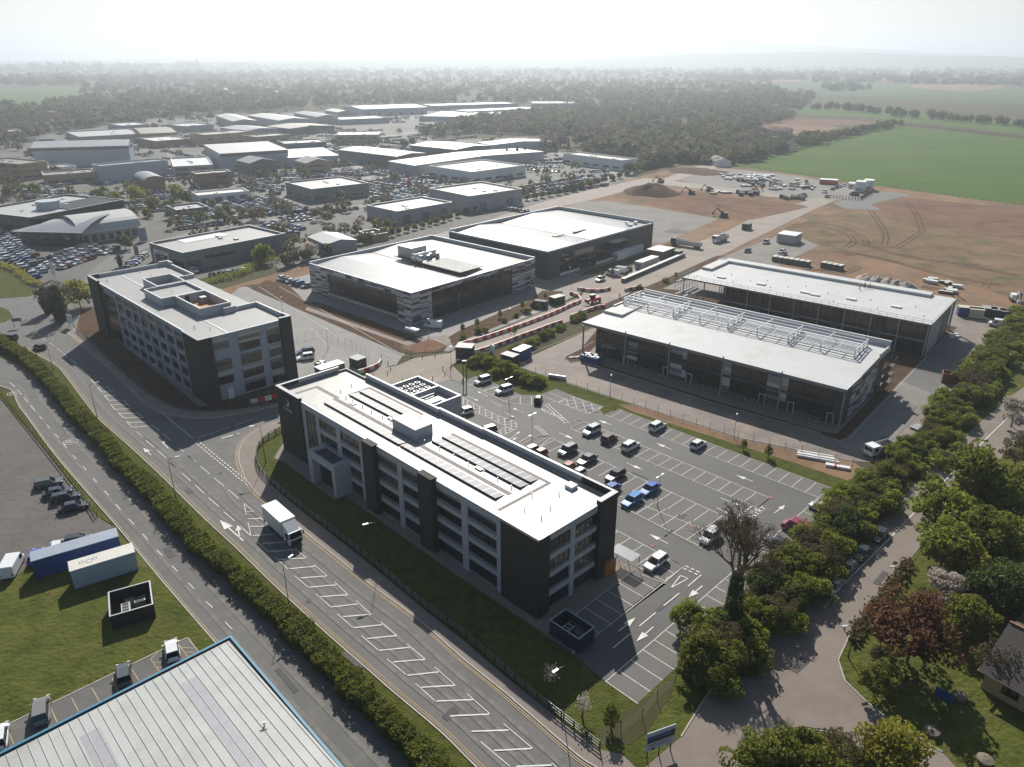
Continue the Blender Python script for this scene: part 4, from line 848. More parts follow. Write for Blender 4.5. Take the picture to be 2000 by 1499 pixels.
# ---------------------------------------------------------------- striped retail box
def pitched_roof(mb, x0, x1, ys, zs, m=0):
    for i in range(len(ys) - 1):
        mb.add([(x0, ys[i], zs[i]), (x1, ys[i], zs[i]), (x1, ys[i + 1], zs[i + 1]), (x0, ys[i + 1], zs[i + 1])], [(0, 1, 2, 3)], m)
def plank_cladding(mb_list, face, a0, a1, z0, z1, at, R2, ph=0.42):
    """staggered horizontal cassettes in mixed greys"""
    z = z0; row = 0
    while z < z1 - 0.05:
        zt = min(z1, z + ph); x = a0
        while x < a1 - 0.05:
            w = 3.1; xe = min(a1, x + w); k = R2.choice((0, 0, 0, 1, 1, 2, 2, 3)); d = (0.05, 0.02, 0.09, 0.04)[k] + R2.random() * 0.004 + 0.001 * (row % 3)
            if face == 'f': mb_list[k].box(x, xe, at - d, at, z, zt)
            else: mb_list[k].box(at, at + d, x, xe, z, zt)
            x = xe
        z = zt; row += 1
M['plank'] = [mat('pale_plank', (0.5, 0.49, 0.48), 0.6), mat('dark_plank', (0.035, 0.032, 0.034), 0.6), mat('grey_plank', (0.3, 0.29, 0.29), 0.6), mat('taupe_plank', (0.15, 0.135, 0.13), 0.6)]
def retail_box():
    o, az, L, D = frame((602.7, 513.9), (803.3, 572.6), (1030.8, 501.6), 9.6)
    t = emp('retail_box', 'retail shed clad in staggered light and dark planks, plant deck on white roof', 'building', o, az)
    part('wall', t, M['charcoal'], (0.3, L - 0.3, 0.3, D - 0.3, 0, 8.7))
    bx = [(0, L, 0, 0.3, 8.5, 9.5), (0, L, D - 0.3, D, 8.5, 9.9), (0, 0.3, 0.3, D - 0.3, 8.5, 9.9), (L - 0.3, L, 0.3, D - 0.3, 8.5, 9.5)]
    part('parapet', t, M['parapet'], *bx); part('parapet_capping', t, M['capping'], *[(b[0] - 0.05, b[1] + 0.05, b[2] - 0.05, b[3] + 0.05, b[5] + i * 0.001, b[5] + 0.08 + i * 0.001) for i, b in enumerate(bx)])
    m = MB(); pitched_roof(m, 0.31, L - 0.31, [0.31, 12.4, 24.4, 37.0, D - 0.31], [8.75, 9.55, 8.75, 9.6, 8.6]); m.build('roof', M['membrane_w'], t)
    part('roof_gutter', t, M['charcoal'], (0.4, L - 0.4, 24.2, 24.6, 8.76, 8.86))
    # plank cladding around glazed recesses
    mbs = [MB() for _ in range(4)]; R2 = random.Random(11)
    plank_cladding(mbs, 'f', 0, 10.2, 0, 9.5, 0.0, R2); plank_cladding(mbs, 'f', 10.2, 43.6, 7.9, 9.5, 0.0, R2); plank_cladding(mbs, 'f', 43.6, L, 0, 9.5, 0.0, R2)
    plank_cladding(mbs, 's', 0, 7.5, 0, 9.5, L, R2); plank_cladding(mbs, 's', 7.5, 42.2, 8.1, 9.5, L, R2); plank_cladding(mbs, 's', 42.2, D, 0, 9.5, L, R2)
    for k in range(4): mbs[k].build('cladding_planks', M['plank'][k], t)
    part('backing_wall', t, M['plank'][1], (0, 10.2, 0.001, 0.3, 0, 8.5), (43.6, L, 0.001, 0.3, 0, 8.5), (L - 0.3, L - 0.001, 0.3, 7.5, 0, 8.5), (L - 0.3, L - 0.001, 42.2, D, 0, 8.5), (10.2, 43.6, 0.001, 0.3, 7.9, 8.5), (L - 0.3, L - 0.001, 7.5, 42.2, 8.1, 8.5))
    part('plinth', t, M['clad_cream'], (10.2, 43.6, 0.1, 0.3, 0, 1.6)); part('plinth_base', t, M['clad_brown'], (10.2, 43.6, 0.05, 0.1, 0, 0.8))
    window(t, 'f', 10.4, 1.7, 33.0, 6.1, 0.26, 12, name='shop_window'); window(t, 's', 7.7, 0.3, 34.3, 7.7, L - 0.28, 12, name='shop_window', transom=True)
    window(t, 's', 45.0, 6.2, 2.2, 1.9, L + 0.06, 1)
    # plant
    part('plant_deck', t, M['dark_metal'], (15, 46, 23.0, 33.6, 9.9, 10.15))
    m = MB()
    for i in range(1, 9): 
        for y in (23.6, 33.0): m.bar((15 + i * 3.4, y, 8.7), (15 + i * 3.4, y, 9.9), 0.15)
    m.split('deck_leg', M['galv'], t)
    part('plant_grating', t, M['galv'], *[(29 + 0.0, 45.5, 23.4 + i * 0.9, 23.5 + i * 0.9, 10.15, 10.3) for i in range(11)])
    m = MB(); m.box(14.6, 21.5, 25.0, 31.5, 10.15, 13.3, 0); m.build('plant_screen', M['galv'], t)
    m = MB(); m.box(24.6, 25.1, 23.4, 32.5, 10.15, 12.2); m.build('plant_screen', M['white'], t)
    for i in range(4):
        for j in range(2):
            m = MB(); x, y = 22.0 + (i % 2) * 1.3 + (4.0 if j else 0), 24.2 + i * 2.0
            m.box(x, x + 1.0, y, y + 0.9, 10.15, 11.9); m.build('condenser_unit', M['galv'], t)
    m = MB()
    for i in range(32): m.bar((15 + i, 23.05, 10.1), (15 + i, 23.05, 11.2), 0.04)
    m.bar((15, 23.05, 11.2), (46, 23.05, 11.2), 0.05); m.bar((15, 23.05, 10.7), (46, 23.05, 10.7), 0.04)
    m.build('guard_rail', M['galv'], t)
retail_box()
def grey_shed():
    o, az, L, D = frame((876.8, 449.8), (1070, 489.7), (1252.3, 429.5), 10.3)
    t = emp('grey_warehouse', 'charcoal clad retail warehouse with a twin-pitched white roof behind the plank-clad one', 'building', o, az)
    part('wall', t, M['charcoal'], (0.3, L - 0.3, 0.3, D - 0.3, 0, 9.0))
    part('cladding', t, M['charcoal'], (0, L, 0, 0.3, 0, 9.4)); part('cladding', t, M['charcoal_y'], (L - 0.3, L - 0.002, 0.3, 6.8, 0, 9.4), (L - 0.3, L - 0.002, 50, D - 0.3, 0, 9.4), (L - 0.3, L - 0.002, 6.8, 50, 7.6, 9.4)); part('cladding', t, M['charcoal'], (0, 0.3, 0.3, D - 0.3, 0, 9.4), (0, L, D - 0.3, D, 0, 9.4))
    bx = [(0, L, 0, 0.32, 9.4, 9.9), (0, L, D - 0.32, D, 9.4, 10.5), (0, 0.32, 0.32, D - 0.32, 9.4, 10.5), (L - 0.32, L, 0.32, D - 0.32, 9.4, 9.9)]
    part('parapet', t, M['parapet'], *[(b[0] + 0.003, b[1] - 0.003, b[2] + 0.003, b[3] - 0.003, b[4], b[5]) for b in bx]); part('parapet_capping', t, M['capping'], *[(b[0] - 0.04, b[1] + 0.04, b[2] - 0.04, b[3] + 0.04, b[5] + i * 0.001, b[5] + 0.07 + i * 0.001) for i, b in enumerate(bx)])
    m = MB(); pitched_roof(m, 0.33, L - 0.33, [0.33, 15.9, 27.2, 48.0, D - 0.33], [9.0, 10.0, 9.05, 10.1, 9.1]); m.build('roof', M['membrane_w'], t)
    part('roof_gutter', t, M['charcoal'], (0.4, L - 0.4, 27.0, 27.4, 9.07, 9.16))
    part('roof_grating', t, M['dark_metal'], (34, 35.6, 20, 27 - 1, 9.75, 9.95), (34.5, 36.2, 31, 38, 9.55, 9.85))
    window(t, 's', 7.0, 0.3, 42.6, 7.1, L - 0.28, 14, name='shop_window', transom=True); part('plinth', t, M['white'], (L - 0.2, L + 0.1, 7.2, 18, 0, 0.9), (L - 0.2, L + 0.1, 28, 45, 0, 0.9))
    part('entrance_canopy', t, M['charcoal'], (L, L + 2.2, 17.5, 26, 4.0, 4.3))
    m = MB()
    for i in range(12): m.bar((L - 0.6, 8 + i * 2.2, 9.2), (L - 0.6, 8 + i * 2.2, 11.2), 0.05)
    m.bar((L - 0.6, 8, 11.0), (L - 0.6, 32, 11.0), 0.05); m.build('temporary_rail', M['galv'], t)
    for x, y in ((44, 54), (41, 57)):
        m = MB(); m.box(x, x + 1.8, y, y + 1.4, 9.8, 10.5); m.build('roof_unit', M['white'], t)
    m = MB(); m.cyl((44, 60, 9.5), (44, 60, 10.6), 0.8, n=12); m.build('roof_cowl', M['white'], t)
grey_shed()
# ---------------------------------------------------------------- canopy shop units (finished) and the row under construction
def shop_near():
    o, az, L, D = frame((1137.5, 628.7), (1654, 761), (1735.6, 679.6), 9.4)
    t = emp('shop_terrace', 'shop terrace with a white canopy roof, slim front columns and steel frame on top', 'building', o, az)
    y0 = 2.6
    part('wall', t, M['charcoal'], (2.6, L - 0.6, y0, D - 0.3, 0, 8.4))
    m = MB(); m.box(0, L, 0, D, 8.75, 9.3); m.box(0.4, L - 0.4, 0.4, D - 0.4, 8.4, 8.75); m.build('canopy_edge', M['post_grey'], t)
    m = MB(); pitched_roof(m, 0.02, L - 0.02, [0.02, 8.5, 23.8], [9.31, 9.33, 10.0]); m.build('roof', M['white_sheet'], t)
    part('upper_roof', t, M['white_sheet'], (0.05, L - 0.05, 23.8, D - 1.0, 9.3, 9.9)); part('raised_verge', t, M['white_sheet'], (0.06, 5.6, 9.5, 23.79, 9.3, 10.0))
    part('parapet', t, M['parapet'], (0, L, D - 1.0, D - 0.7, 9.3, 11.3), (0, 0.3, 14, D - 1.0, 9.3, 10.3), (L - 0.3, L, 22, D - 1, 9.3, 10.4)); part('parapet_capping', t, M['capping'], (-0.04, L + 0.04, D - 1.05, D - 0.65, 11.3, 11.37), (-0.04, 0.34, 14, D - 1.05, 10.3, 10.37), (-0.05, L + 0.05, -0.05, 0.12, 9.3, 9.345), (L - 0.1, L + 0.05, 0.12, 22, 9.3, 9.345))
    # roof plant frame in four bays
    m = MB(); n = 4; xs = [0.9 + i * (59.4 / n) for i in range(n + 1)]
    for i, x in enumerate(xs):
        for dz in (0.0, 0.75, 1.5): m.bar((x, 17.5, 10.1 + dz), (x, 26.6, 10.1 + dz), 0.2)
        for y in (17.5, 20.5, 23.5, 26.6): m.bar((x, y, 9.5), (x, y, 11.6), 0.22)
    for i in range(n):
        a, b = xs[i], xs[i + 1]; h = (a + b) / 2
        for y, z in ((17.5, 11.6), (17.5, 10.6), (26.6, 11.6), (26.6, 10.8), (19.7, 11.55), (22, 11.55), (24.3, 11.55)): m.bar((a, y, z), (b, y, z), 0.2)
        m.bar((h, 17.5, 9.4), (h, 17.5, 11.6), 0.2); m.bar((h, 26.6, 9.4), (h, 26.6, 11.6), 0.2); m.bar((h, 17.5, 11.58), (h, 26.6, 11.58), 0.18)
        for f in (0.25, 0.75):
            x = a + (b - a) * f; m.bar((x, 17.5, 11.55), (x, 22, 11.5), 0.13)
        for y in (18.6, 19.6, 20.6, 21.6, 22.8, 24): m.bar((a + 0.3, y, 10.15), (b - 0.3, y, 10.15), 0.15)
    m.build('roof_frame', M['steel'], t)
    m = MB()
    for x in (-0.0, 12.7, 24.6, 38.0, 51.3, L - 0.0):
        m.bar((min(max(x, 0.25), L - 0.25), 0.3, 0), (min(max(x, 0.25), L - 0.25), 0.3, 8.4), 0.32)
    for x in (12.7, 24.6, 38.0, 51.3): m.bar((x, 0.02, 8.7), (x, 0.02, 9.75), 0.22)
    m.split('column', M['post_grey'], t)
    # glazing and panels
    spans = [(2.9, 12.2), (15.0, 23.8), (28.2, 37.2), (39.2, 47.4), (52.2, 61.8)]
    for a, b in spans:
        window(t, 'f', a, 0.2, b - a, 7.9, y0 - 0.02, 5, name='shop_window', glass='glass_warm', transom=False)
    m = MB(); m2 = MB(); m3 = MB(); mbs = [m, MB(), m2, m3]; R2 = random.Random(5)
    for a, b in ((12.3, 14.9), (23.9, 28.1), (37.3, 39.1), (47.5, 52.1)):
        plank_cladding(mbs, 'f', a, b, 1.0, 8.3, y0, R2, 0.9)
    plank_cladding(mbs, 's', 6.5, D - 6, 0.4, 8.3, L - 0.6, R2, 0.5)
    for k in range(4):
        if mbs[k].v: mbs[k].build('cladding_planks', M['plank'][k], t)
    part('floor_band', t, M['charcoal'], (2.9, L - 3, y0 - 0.14, y0 - 0.09, 3.9, 4.6))
    for x in (11.0, 22.3, 28.4, 48.6 - 2.4, 52.6, 61.0):
        part('door', t, M['white_frame'], (x, x + 0.1, y0 - 0.3, y0, 0, 2.4), (x + 1.3, x + 1.4, y0 - 0.3, y0, 0, 2.4), (x + 0.1, x + 1.3, y0 - 0.3, y0, 2.3, 2.4))
    m = MB()
    for a, b in ((4, 10.8), (15.2, 22), (30, 46), (54.5, 60.5)):
        for i in range(int((b - a) / 1.7) + 1): m.bar((a + i * 1.7, 1.2, 0), (a + i * 1.7, 1.2, 1.1), 0.06)
        m.bar((a, 1.2, 1.1), (b, 1.2, 1.1), 0.05)
    m.build('guard_rail', M['steel'], t)
    # scaffold at the back of the side
    m = MB()
    for i in range(6):
        for x in (L + 0.6, L + 1.7): m.cyl((x, D - 8 + i * 1.6, 0), (x, D - 8 + i * 1.6, 8), 0.05, n=5)
    for z in (2, 4, 6, 7.9):
        for x in (L + 0.6, L + 1.7): m.cyl((x, D - 8, z), (x, D, z), 0.05, n=5)
    for z in (2, 4, 6): m.box(L + 0.6, L + 1.7, D - 8, D, z - 0.12, z - 0.06)
    m.build('scaffold', M['wood'], t)
shop_near()
def shop_far():
    o, az, L, D = frame((1332, 542), (1820, 635), (1867, 583.5), 9.0)
    t = emp('shop_shell', 'unfinished shop terrace with white membrane roof, open steel bays and scaffolding at its left end', 'building', o, az)
    part('wall', t, M['charcoal'], (13, L - 0.3, 7, D - 3.2, 0, 8.2)); part('floor_slab', t, M['concrete'], (0.6, L - 0.4, 0.3, 7, 4.1, 4.35))
    part('roof_edge', t, M['post_grey'], (0, L, 0, D, 8.55, 8.95)); part('roof', t, M['white_sheet'], (0.02, L - 0.02, 0.02, D - 0.02, 8.951, 9.0))
    part('raised_verge', t, M['white_sheet'], (2.0, L - 6, D - 3.8, D - 0.3, 9.0, 9.8), (0.3, 3.6, 12.4, D - 3.81, 9.0, 9.75))
    for x, y in ((8.2, 6.5), (20.5, 7.0), (33.5, 6.8), (36.4, 6.2), (45.6, 8.5), (57, 9.0)):
        part('rooflight_upstand', t, M['white'], (x, x + 2.5, y, y + 1.3, 9.0, 9.4))
    m = MB()
    for i in range(18): m.cyl((3 + i * 3.7, 4 + (i * 37 % 11), 9.0), (3 + i * 3.7, 4 + (i * 37 % 11), 9.35), 0.1, n=6)
    m.split('roof_outlet', M['dark_metal'], t)
    m = MB()
    for x in np.linspace(0.6, L - 0.6, 11): m.bar((x, 0.4, 0), (x, 0.4, 8.5), 0.26)
    for y in np.linspace(6, D - 0.5, 4): m.bar((L - 0.4, y, 0), (L - 0.4, y, 8.5), 0.26)
    m.bar((L - 0.2, D - 0.3, 0), (L - 0.2, D - 0.3, 8.5), 0.35)
    m.split('column', M['galv'], t)
    m = MB()
    for x in (12.4, 23.3, 34.2, 45.1, 56):
        for k in range(4): m.bar((x + k * 0.55, 0.1, 0.4), (x + k * 0.55, 0.1, 8.4), 0.16)
    m.split('timber_stud', M['wood'], t)
    for a, b in ((14.8, 22.9), (25.7, 33.8), (36.6, 44.7), (47.5, 55.6), (58.4, 67.8)):
        window(t, 'f', a, 4.5, b - a, 3.9, 1.2, 4, name='glazed_bay'); window(t, 'f', a, 0.3, b - a, 3.6, 1.2, 4, name='glazed_bay')
    part('back_lining', t, M['navy'], (13.2, L - 0.3, 1.3, 1.5, 0, 8.4))
    m = MB()
    for i in range(14): m.bar((L - 0.12, 1 + i * 0.85, 0.3), (L - 0.12, 1 + i * 0.85, 8.4), 0.18)
    m.split('wall_stud', M['steel'], t); part('side_wall', t, M['clad_brown'], (L - 0.45, L - 0.25, 0.5, D - 6, 0, 8.5))
    m = MB()      # scaffolding: W end and along the front edge
    for x in (-1.4, -0.4):
        for y in np.linspace(-1.2, 12, 8): m.cyl((x, y, 0), (x, y, 10), 0.05, n=5)
        for z in (2, 4, 6, 8, 9.6): m.cyl((x, -1.2, z), (x, 12, z), 0.05, n=5)
    for z in (2, 4, 6, 8): m.box(-1.4, -0.4, -1.2, 12, z - 0.14, z - 0.08)
    for x in np.linspace(0, L, 34): m.cyl((x, -0.15, 8.6), (x, -0.15, 10.1), 0.035, n=5)
    for z in (9.5, 10.05): m.cyl((0, -0.15, z), (L, -0.15, z), 0.035, n=5)
    for y in np.linspace(0, D, 10): m.cyl((L + 0.1, y, 8.6), (L + 0.1, y, 10.0), 0.035, n=5)
    m.cyl((L + 0.1, 0, 9.9), (L + 0.1, D, 9.9), 0.035, n=5)
    m.build('scaffold', M['post_grey'], t)
shop_far()
# ---------------------------------------------------------------- shed in the bottom left corner
def corner_shed():
    h = 6.2
    c = P(449, 1246.5, h); a = P(0, 1475, h); b = P(690, 1499, h)
    d = (c - a).normalized(); az = math.atan2(d.y, d.x)
    t = emp('metal_shed', 'big pale profiled-roof shed with blue-green gutters in the bottom left corner', 'building', (c.x, c.y, 0), az)
    # local x runs back along the eave (negative), y negative towards the camera
    bd = (b - c); ang = math.atan2(bd.y, bd.x) - az
    Lx, Ly = 75.0, 42.0
    mb = MB(); mb.box(-Lx, -0.5, -Ly, -0.5, 0, h - 0.4); mb.build('wall', M['teal'], t)
    k = math.tan(ang + PI / 2) * -1 * 0
    m = MB(); m.add([(-Lx, -0.35, h), (-0.35, -0.35, h), (-0.35, -Ly, h + 1.6), (-Lx, -Ly, h + 1.6)], [(0, 3, 2, 1)])
    # ribs
    for i in range(int(Lx / 0.95)):
        x = -0.6 - i * 0.95; m.add([(x - 0.045, -0.4, h + 0.005), (x + 0.045, -0.4, h + 0.005), (x + 0.045, -Ly, h + 1.605), (x - 0.045, -Ly, h + 1.605), (x - 0.02, -0.4, h + 0.07), (x + 0.02, -0.4, h + 0.07), (x + 0.02, -Ly, h + 1.67), (x - 0.02, -Ly, h + 1.67)], [(4, 7, 6, 5), (0, 3, 7, 4), (1, 5, 6, 2), (0, 4, 5, 1)])
    m.build('roof', M['sheet'], t)
    m = MB()
    for i, x in enumerate((-7.3, -17.4, -27.5, -37.5, -47)):
        for j in range(6):
            y = -3.3 - j * 3.05; w = 1.8; z = h + 1.6 * (-y - 0.35) / (Ly - 0.35) + 0.02; z2 = h + 1.6 * (-y + 2.9 - 0.35) / (Ly - 0.35) + 0.02
            m.g.append((len(m.v), len(m.f))); m.add([(x, y, z), (x + w, y, z), (x + w, y - 2.9, z2), (x, y - 2.9, z2)], [(0, 3, 2, 1)])
    m.split('rooflight', M['skylight'], t)
    part('gutter', t, M['teal'], (-Lx, 0.3, 0.0, 0.3, h - 0.35, h + 0.1), (0.0, 0.3, -Ly, 0.0, h - 0.35, h + 0.1)); part('gutter_channel', t, M['black'], (-Lx, 0.0, -0.3, 0.0, h - 0.3, h - 0.1), (-0.3, 0.0, -Ly, -0.3, h - 0.3, h - 0.1))
    m = MB(); m.cyl((-3.2, -15.4, h + 0.5), (-3.2, -15.4, h + 1.1), 0.1, n=8); m.bar((-3.5, -15.3, h + 1.0), (-2.9, -15.6, h + 1.0), 0.12); m.build('roof_bracket', M['white'], t)
corner_shed()
# ---------------------------------------------------------------- industrial estate beyond
M['roof_l'] = mat('light_metal_roof', (0.36, 0.36, 0.35), 0.5, var=0.05, scale=0.1, stripes=('X', 2.2, 0.12, (0.42, 0.42, 0.42)))
M['roof_w'] = mat('white_metal_roof', (0.55, 0.55, 0.54), 0.45, var=0.04, scale=0.1)
M['roof_d'] = mat('dark_metal_roof', (0.24, 0.25, 0.26), 0.4, var=0.06, scale=0.1, stripes=('X', 2.2, 0.1, (0.19, 0.2, 0.21)))
M['roof_b'] = mat('brown_sheet_roof', (0.2, 0.17, 0.14), 0.6, var=0.15, scale=0.2)
M['wall_b'] = mat('pale_blue_wall', (0.36, 0.4, 0.45), 0.6, var=0.03, scale=0.2)
M['wall_g'] = mat('grey_wall', (0.3, 0.31, 0.32), 0.6, var=0.04, scale=0.2)
M['wall_d'] = mat('slate_wall', (0.1, 0.115, 0.13), 0.55, var=0.05, scale=0.2)
FOOT = []
def shed(name, label, FL, FR, BR, h, wall='wall_g', roof='roof_l', kind='flat', rise=1.5, doors=0, win=0, dside='f', band=None, ramp=None):
    o, az, L, D = frame(FL, FR, BR, h)
    t = emp(name, label, 'building', o, az); FOOT.append((o.copy(), az, L, D))
    if kind == 'flat':
        part('wall', t, M[wall], (0, L, 0, D, 0, h - 0.8)); m = MB(); ring_walls(m, L, D, 0.35, h - 0.8, h); m.build('parapet', M[wall], t)
        m = MB(); ring_walls(m, L + 0.04, D + 0.04, 0.42, h, h + 0.1, 0, -0.04, -0.04); m.build('coping', M['capping'], t)
        part('roof', t, M[roof], (0.36, L - 0.36, 0.36, D - 0.36, h - 0.8, h - 0.74))
        R2 = random.Random(len(label)); m = MB()
        for i in range(3):
            x, y = R2.uniform(.2, .8) * L, R2.uniform(.25, .75) * D; m.box(x, x + R2.uniform(1, 2.5), y, y + 1.2, h - 0.74, h - 0.2)
        m.split('roof_unit', M['galv'], t)
    else:
        m = MB(); m.box(0, L, 0, D, 0, h)
        ysz = {'gable': ([-.4, D / 2, D + .4], [h, h + rise, h]), 'mono': ([-.4, D + .4], [h, h + rise]),
               'arch': ([D / 2 - (D / 2 + .4) * math.cos(PI * i / 10) for i in range(11)], [h + rise * math.sin(PI * i / 10) for i in range(11)])}[kind]
        ys, zs = ysz
        for x in (0.001, L - 0.001):
            vs = [(x, max(0, min(D, y)), z) for y, z in zip(ys, zs)] + [(x, D, h - .01), (x, 0, h - .01)]
            m.add(vs, [tuple(range(len(vs)))])
        if kind == 'mono': m.add([(0, D, h), (L, D, h), (L, D, h + rise), (0, D, h + rise)], [(0, 1, 2, 3)])
        m.build('wall', M[wall], t)
        m = MB(); zs2 = [z + 0.12 for z in zs]; pitched_roof(m, -0.3, L + 0.3, ys, zs2); pitched_roof(m, -0.3, L + 0.3, ys, [z - 0.1 for z in zs2])
        for x in (-0.3, L + 0.3):
            for i in range(len(ys) - 1): m.add([(x, ys[i], zs2[i] - .1), (x, ys[i + 1], zs2[i + 1] - .1), (x, ys[i + 1], zs2[i + 1]), (x, ys[i], zs2[i])], [(0, 1, 2, 3)])
        m.build('roof', M[roof], t)
    if band: part('wall_band', t, M[band], (-0.03, L + 0.03, -0.05, 0, h - 2.2, h - 0.01), (L, L + 0.04, 0, D, h - 2.2, h - 0.01))
    for i in range(doors):
        w = min(4.2, L / doors * 0.6); x = (i + .5) * L / doors - w / 2
        if dside == 'f': part('door', t, M['wall_d'], (x, x + w, -0.07, -0.001, 0, min(4, h * .6)))
        else:
            w = min(4.2, D / doors * 0.6); y = (i + .5) * D / doors - w / 2; part('door', t, M['wall_d'], (L + 0.001, L + 0.07, y, y + w, 0, min(4, h * .6)))
    for j in range(win):
        z = 1.2 + j * 3.2
        k = max(2, int(L / 9)); w = L / k * 0.62
        for i in range(k): part('window', t, M['glass'], (i * L / k + 1.2, i * L / k + 1.2 + w, -0.05, -0.002, z, z + 1.3))
        k = max(1, int(D / 9)); w = D / k * 0.6
        for i in range(k): part('window', t, M['glass'], (L + 0.002, L + 0.05, i * D / k + 1.2, i * D / k + 1.2 + w, z, z + 1.3))
    return t, L, D
tA, LA, DA = shed('car_showroom', 'grey flat-roofed car showroom with a white portal beside the left office', (291, 474.6), (357, 494.7), (565, 458.5), 6.9, 'clad_mid', 'roof_grey')
part('portal', tA, M['white'], (3, 14, -0.35, -0.02, 4.0, 5.2), (3, 3.6, -0.35, -0.02, 0, 4.0), (13.4, 14, -0.35, -0.02, 0, 4.0)); part('shop_window', tA, M['glass'], (3.7, 13.3, -0.1, -0.003, 0, 3.9), (14.5, LA, -0.1, -0.003, 0, 3.4)); part('shop_window', tA, M['glass'], (LA + 0.003, LA + 0.08, 0.5, 6, 0, 3.4), (LA + 0.003, LA + 0.08, 8, 20, 3.2, 4.3))
part('raised_roof', tA, M['white'], (0.5, 8, 10, DA - 14, 6.17, 6.3)); part('drainpipe', tA, M['black'], (LA, LA + 0.12, 37, 37.3, 2, 6.5)); part('drainpipe', tA, M['wall_d'], (LA, LA + 0.12, 27, 27.3, 0, 6)); part('door', tA, M['black'], (LA, LA + 0.1, 34, 36, 0, 3.5))
text_mesh('Cars of Gloucester', 0.8, 'fascia_lettering', M['navy'], tA, (8.3, -0.37, 4.6), (PI / 2, 0, 0), 0.01)
tB, LB, DB = shed('car_showroom', 'big glazed showroom with striped flat roof and a round drum on top', (-60, 412), (57.8, 425.3), (261, 392), 7.0, 'glass', 'roof_l')
m = MB(); m.cyl((LB * 0.62, DB * 0.42, 6.2), (LB * 0.62, DB * 0.42, 10.0), 5.0, n=24); m.build('roof_drum', M['wall_b'], tB)
m = MB()
for i in range(14): m.box(LB * 0.45, LB - 2, DB * 0.45 + i * 1.9, DB * 0.45 + i * 1.9 + 0.7, 6.26, 6.75)
m.split('roof_fin', M['wall_d'], tB)
# barrel vaulted showroom with leaf-shaped canopy
tC, LC, DC = shed('vaulted_showroom', 'showroom with a long barrel-vaulted metal roof and curved entrance canopy', (40, 458), (157.5, 456), (200, 428), 4.6, 'glass_warm', 'roof_l', 'arch', 0.6)
def vault():
    a = P(157.5, 456, 4.6); b = P(269, 441, 4.6); d = b - a; L = d.length; az = math.atan2(d.y, d.x)
    t = emp('vaulted_workshop', 'workshop wing under a long curved pale metal roof with glazed bays', 'building', (a.x, a.y, 0), az)
    D = 24; m = MB(); ys = [D / 2 - (D / 2 + 1) * math.cos(PI * i / 12) for i in range(13)]; zs = [4.6 + 5.2 * math.sin(PI * i / 12) ** 0.9 for i in range(13)]
    pitched_roof(m, -1, L + 1, ys, zs); m.build('roof', M['roof_l'], t)
    m = MB(); m.box(0, L, 0.2, D - .2, 0, 4.5)
    for x in (0.1, L - 0.1): m.add([(x, y, z - .05) for y, z in zip(ys, zs)], [tuple(range(13))])
    m.build('wall', M['clad_cream'], t)
    for i in range(7): part('window', t, M['glass'], (L * i / 7 + 0.6, L * (i + 1) / 7 - 0.6, 0.12, 0.19, 0.6, 3.2))
    part('eaves_trim', t, M['white'], (-1, L + 1, -1.1, -0.9, 4.4, 4.75))
vault()
def canopy_leaf():
    a = P(22.5, 452, 6); b = P(160, 455, 6); d = b - a; L = d.length; az = math.atan2(d.y, d.x)
    t = emp('entrance_canopy', 'dark curved leaf-shaped canopy roof over the vaulted showroom entrance', 'building', (a.x, a.y, 0), az)
    m = MB(); n = 14; D = 22
    rings = []
    for i in range(n + 1):
        x = L * i / n; dep = D * math.sin(PI * min(1, (i / n) * 0.62 + 0.02)) ** 0.8; zt = 6 + 3.6 * math.sin(PI * 0.5 * i / n)
        rings.append([(x, 0, 6.0), (x, dep * .33, 6 + (zt - 6) * .6), (x, dep * .66, 6 + (zt - 6) * .92), (x, dep, zt)])
    m.loft(rings, close=False, caps=False, smooth=True); m.build('roof', M['roof_d'], t)
    part('eaves_trim', t, M['white'], (0, L, -0.3, 0, 5.8, 6.1)); part('glazed_wall', t, M['glass'], (3, L - 2, 0.8, 1.0, 0, 5.7))
canopy_leaf()
S = shed
S('workshop', 'low white workshop with four dark doors among rows of cars', (373.5, 375), (386, 382.5), (480.8, 370.5), 4.2, 'white', 'offwhite', doors=4, dside='s')
S('store_building', 'low dark-walled store behind the small trees in the car lots', (325, 402), (345, 411), (402, 402), 3.2, 'wall_d', 'roof_grey')
S('office_building', 'two-storey unit with red brick and teal panels behind the white workshop', (372.8, 336), (382.5, 340.5), (446, 333), 8, 'brickred', 'roof_w', win=2)
S('car_showroom', 'flat-roofed corner showroom with a red entrance panel among the car lots', (557, 356), (609, 370), (722, 358), 7, 'clad_mid', 'roof_grey', win=1)
S('warehouse', 'tall pale-blue warehouse with dark eaves band and a light roof', (430, 301), (562, 293), (553, 279), 11, 'wall_b', 'roof_l', 'mono', 1.5, band='wall_d')
S('warehouse', 'lower warehouse with bright white roof joined to the tall pale-blue one', (563, 309), (660, 304), (645, 290), 6.5, 'wall_b', 'roof_w', 'mono', 0.8)
S('warehouse', 'blue-grey walled block behind the bright white roof', (556, 281), (637, 277), (633, 271), 11, 'wall_d', 'roof_w')
S('office_building', 'long buff-brick office range with two rows of windows', (402, 264), (495, 257), (482, 252), 9, 'brickbuff', 'roof_b', win=2)
S('office_building', 'buff-brick office with blue glazed stair, right of the longer range', (500, 268), (566, 263), (563, 258), 9, 'brickbuff', 'roof_b', win=2)
S('pavilion_office', 'square brick pavilion office with grey hipped roof and tower', (462, 314), (488, 320), (534, 314), 8, 'clad_brown', 'roof_d', 'gable', 2.5, win=2)
S('pavilion_office', 'brick pavilion office with grey roof behind trees, next to the first pavilion', (576, 314), (598, 320), (642, 315), 7, 'brickbuff', 'roof_d', 'gable', 2.5, win=2)
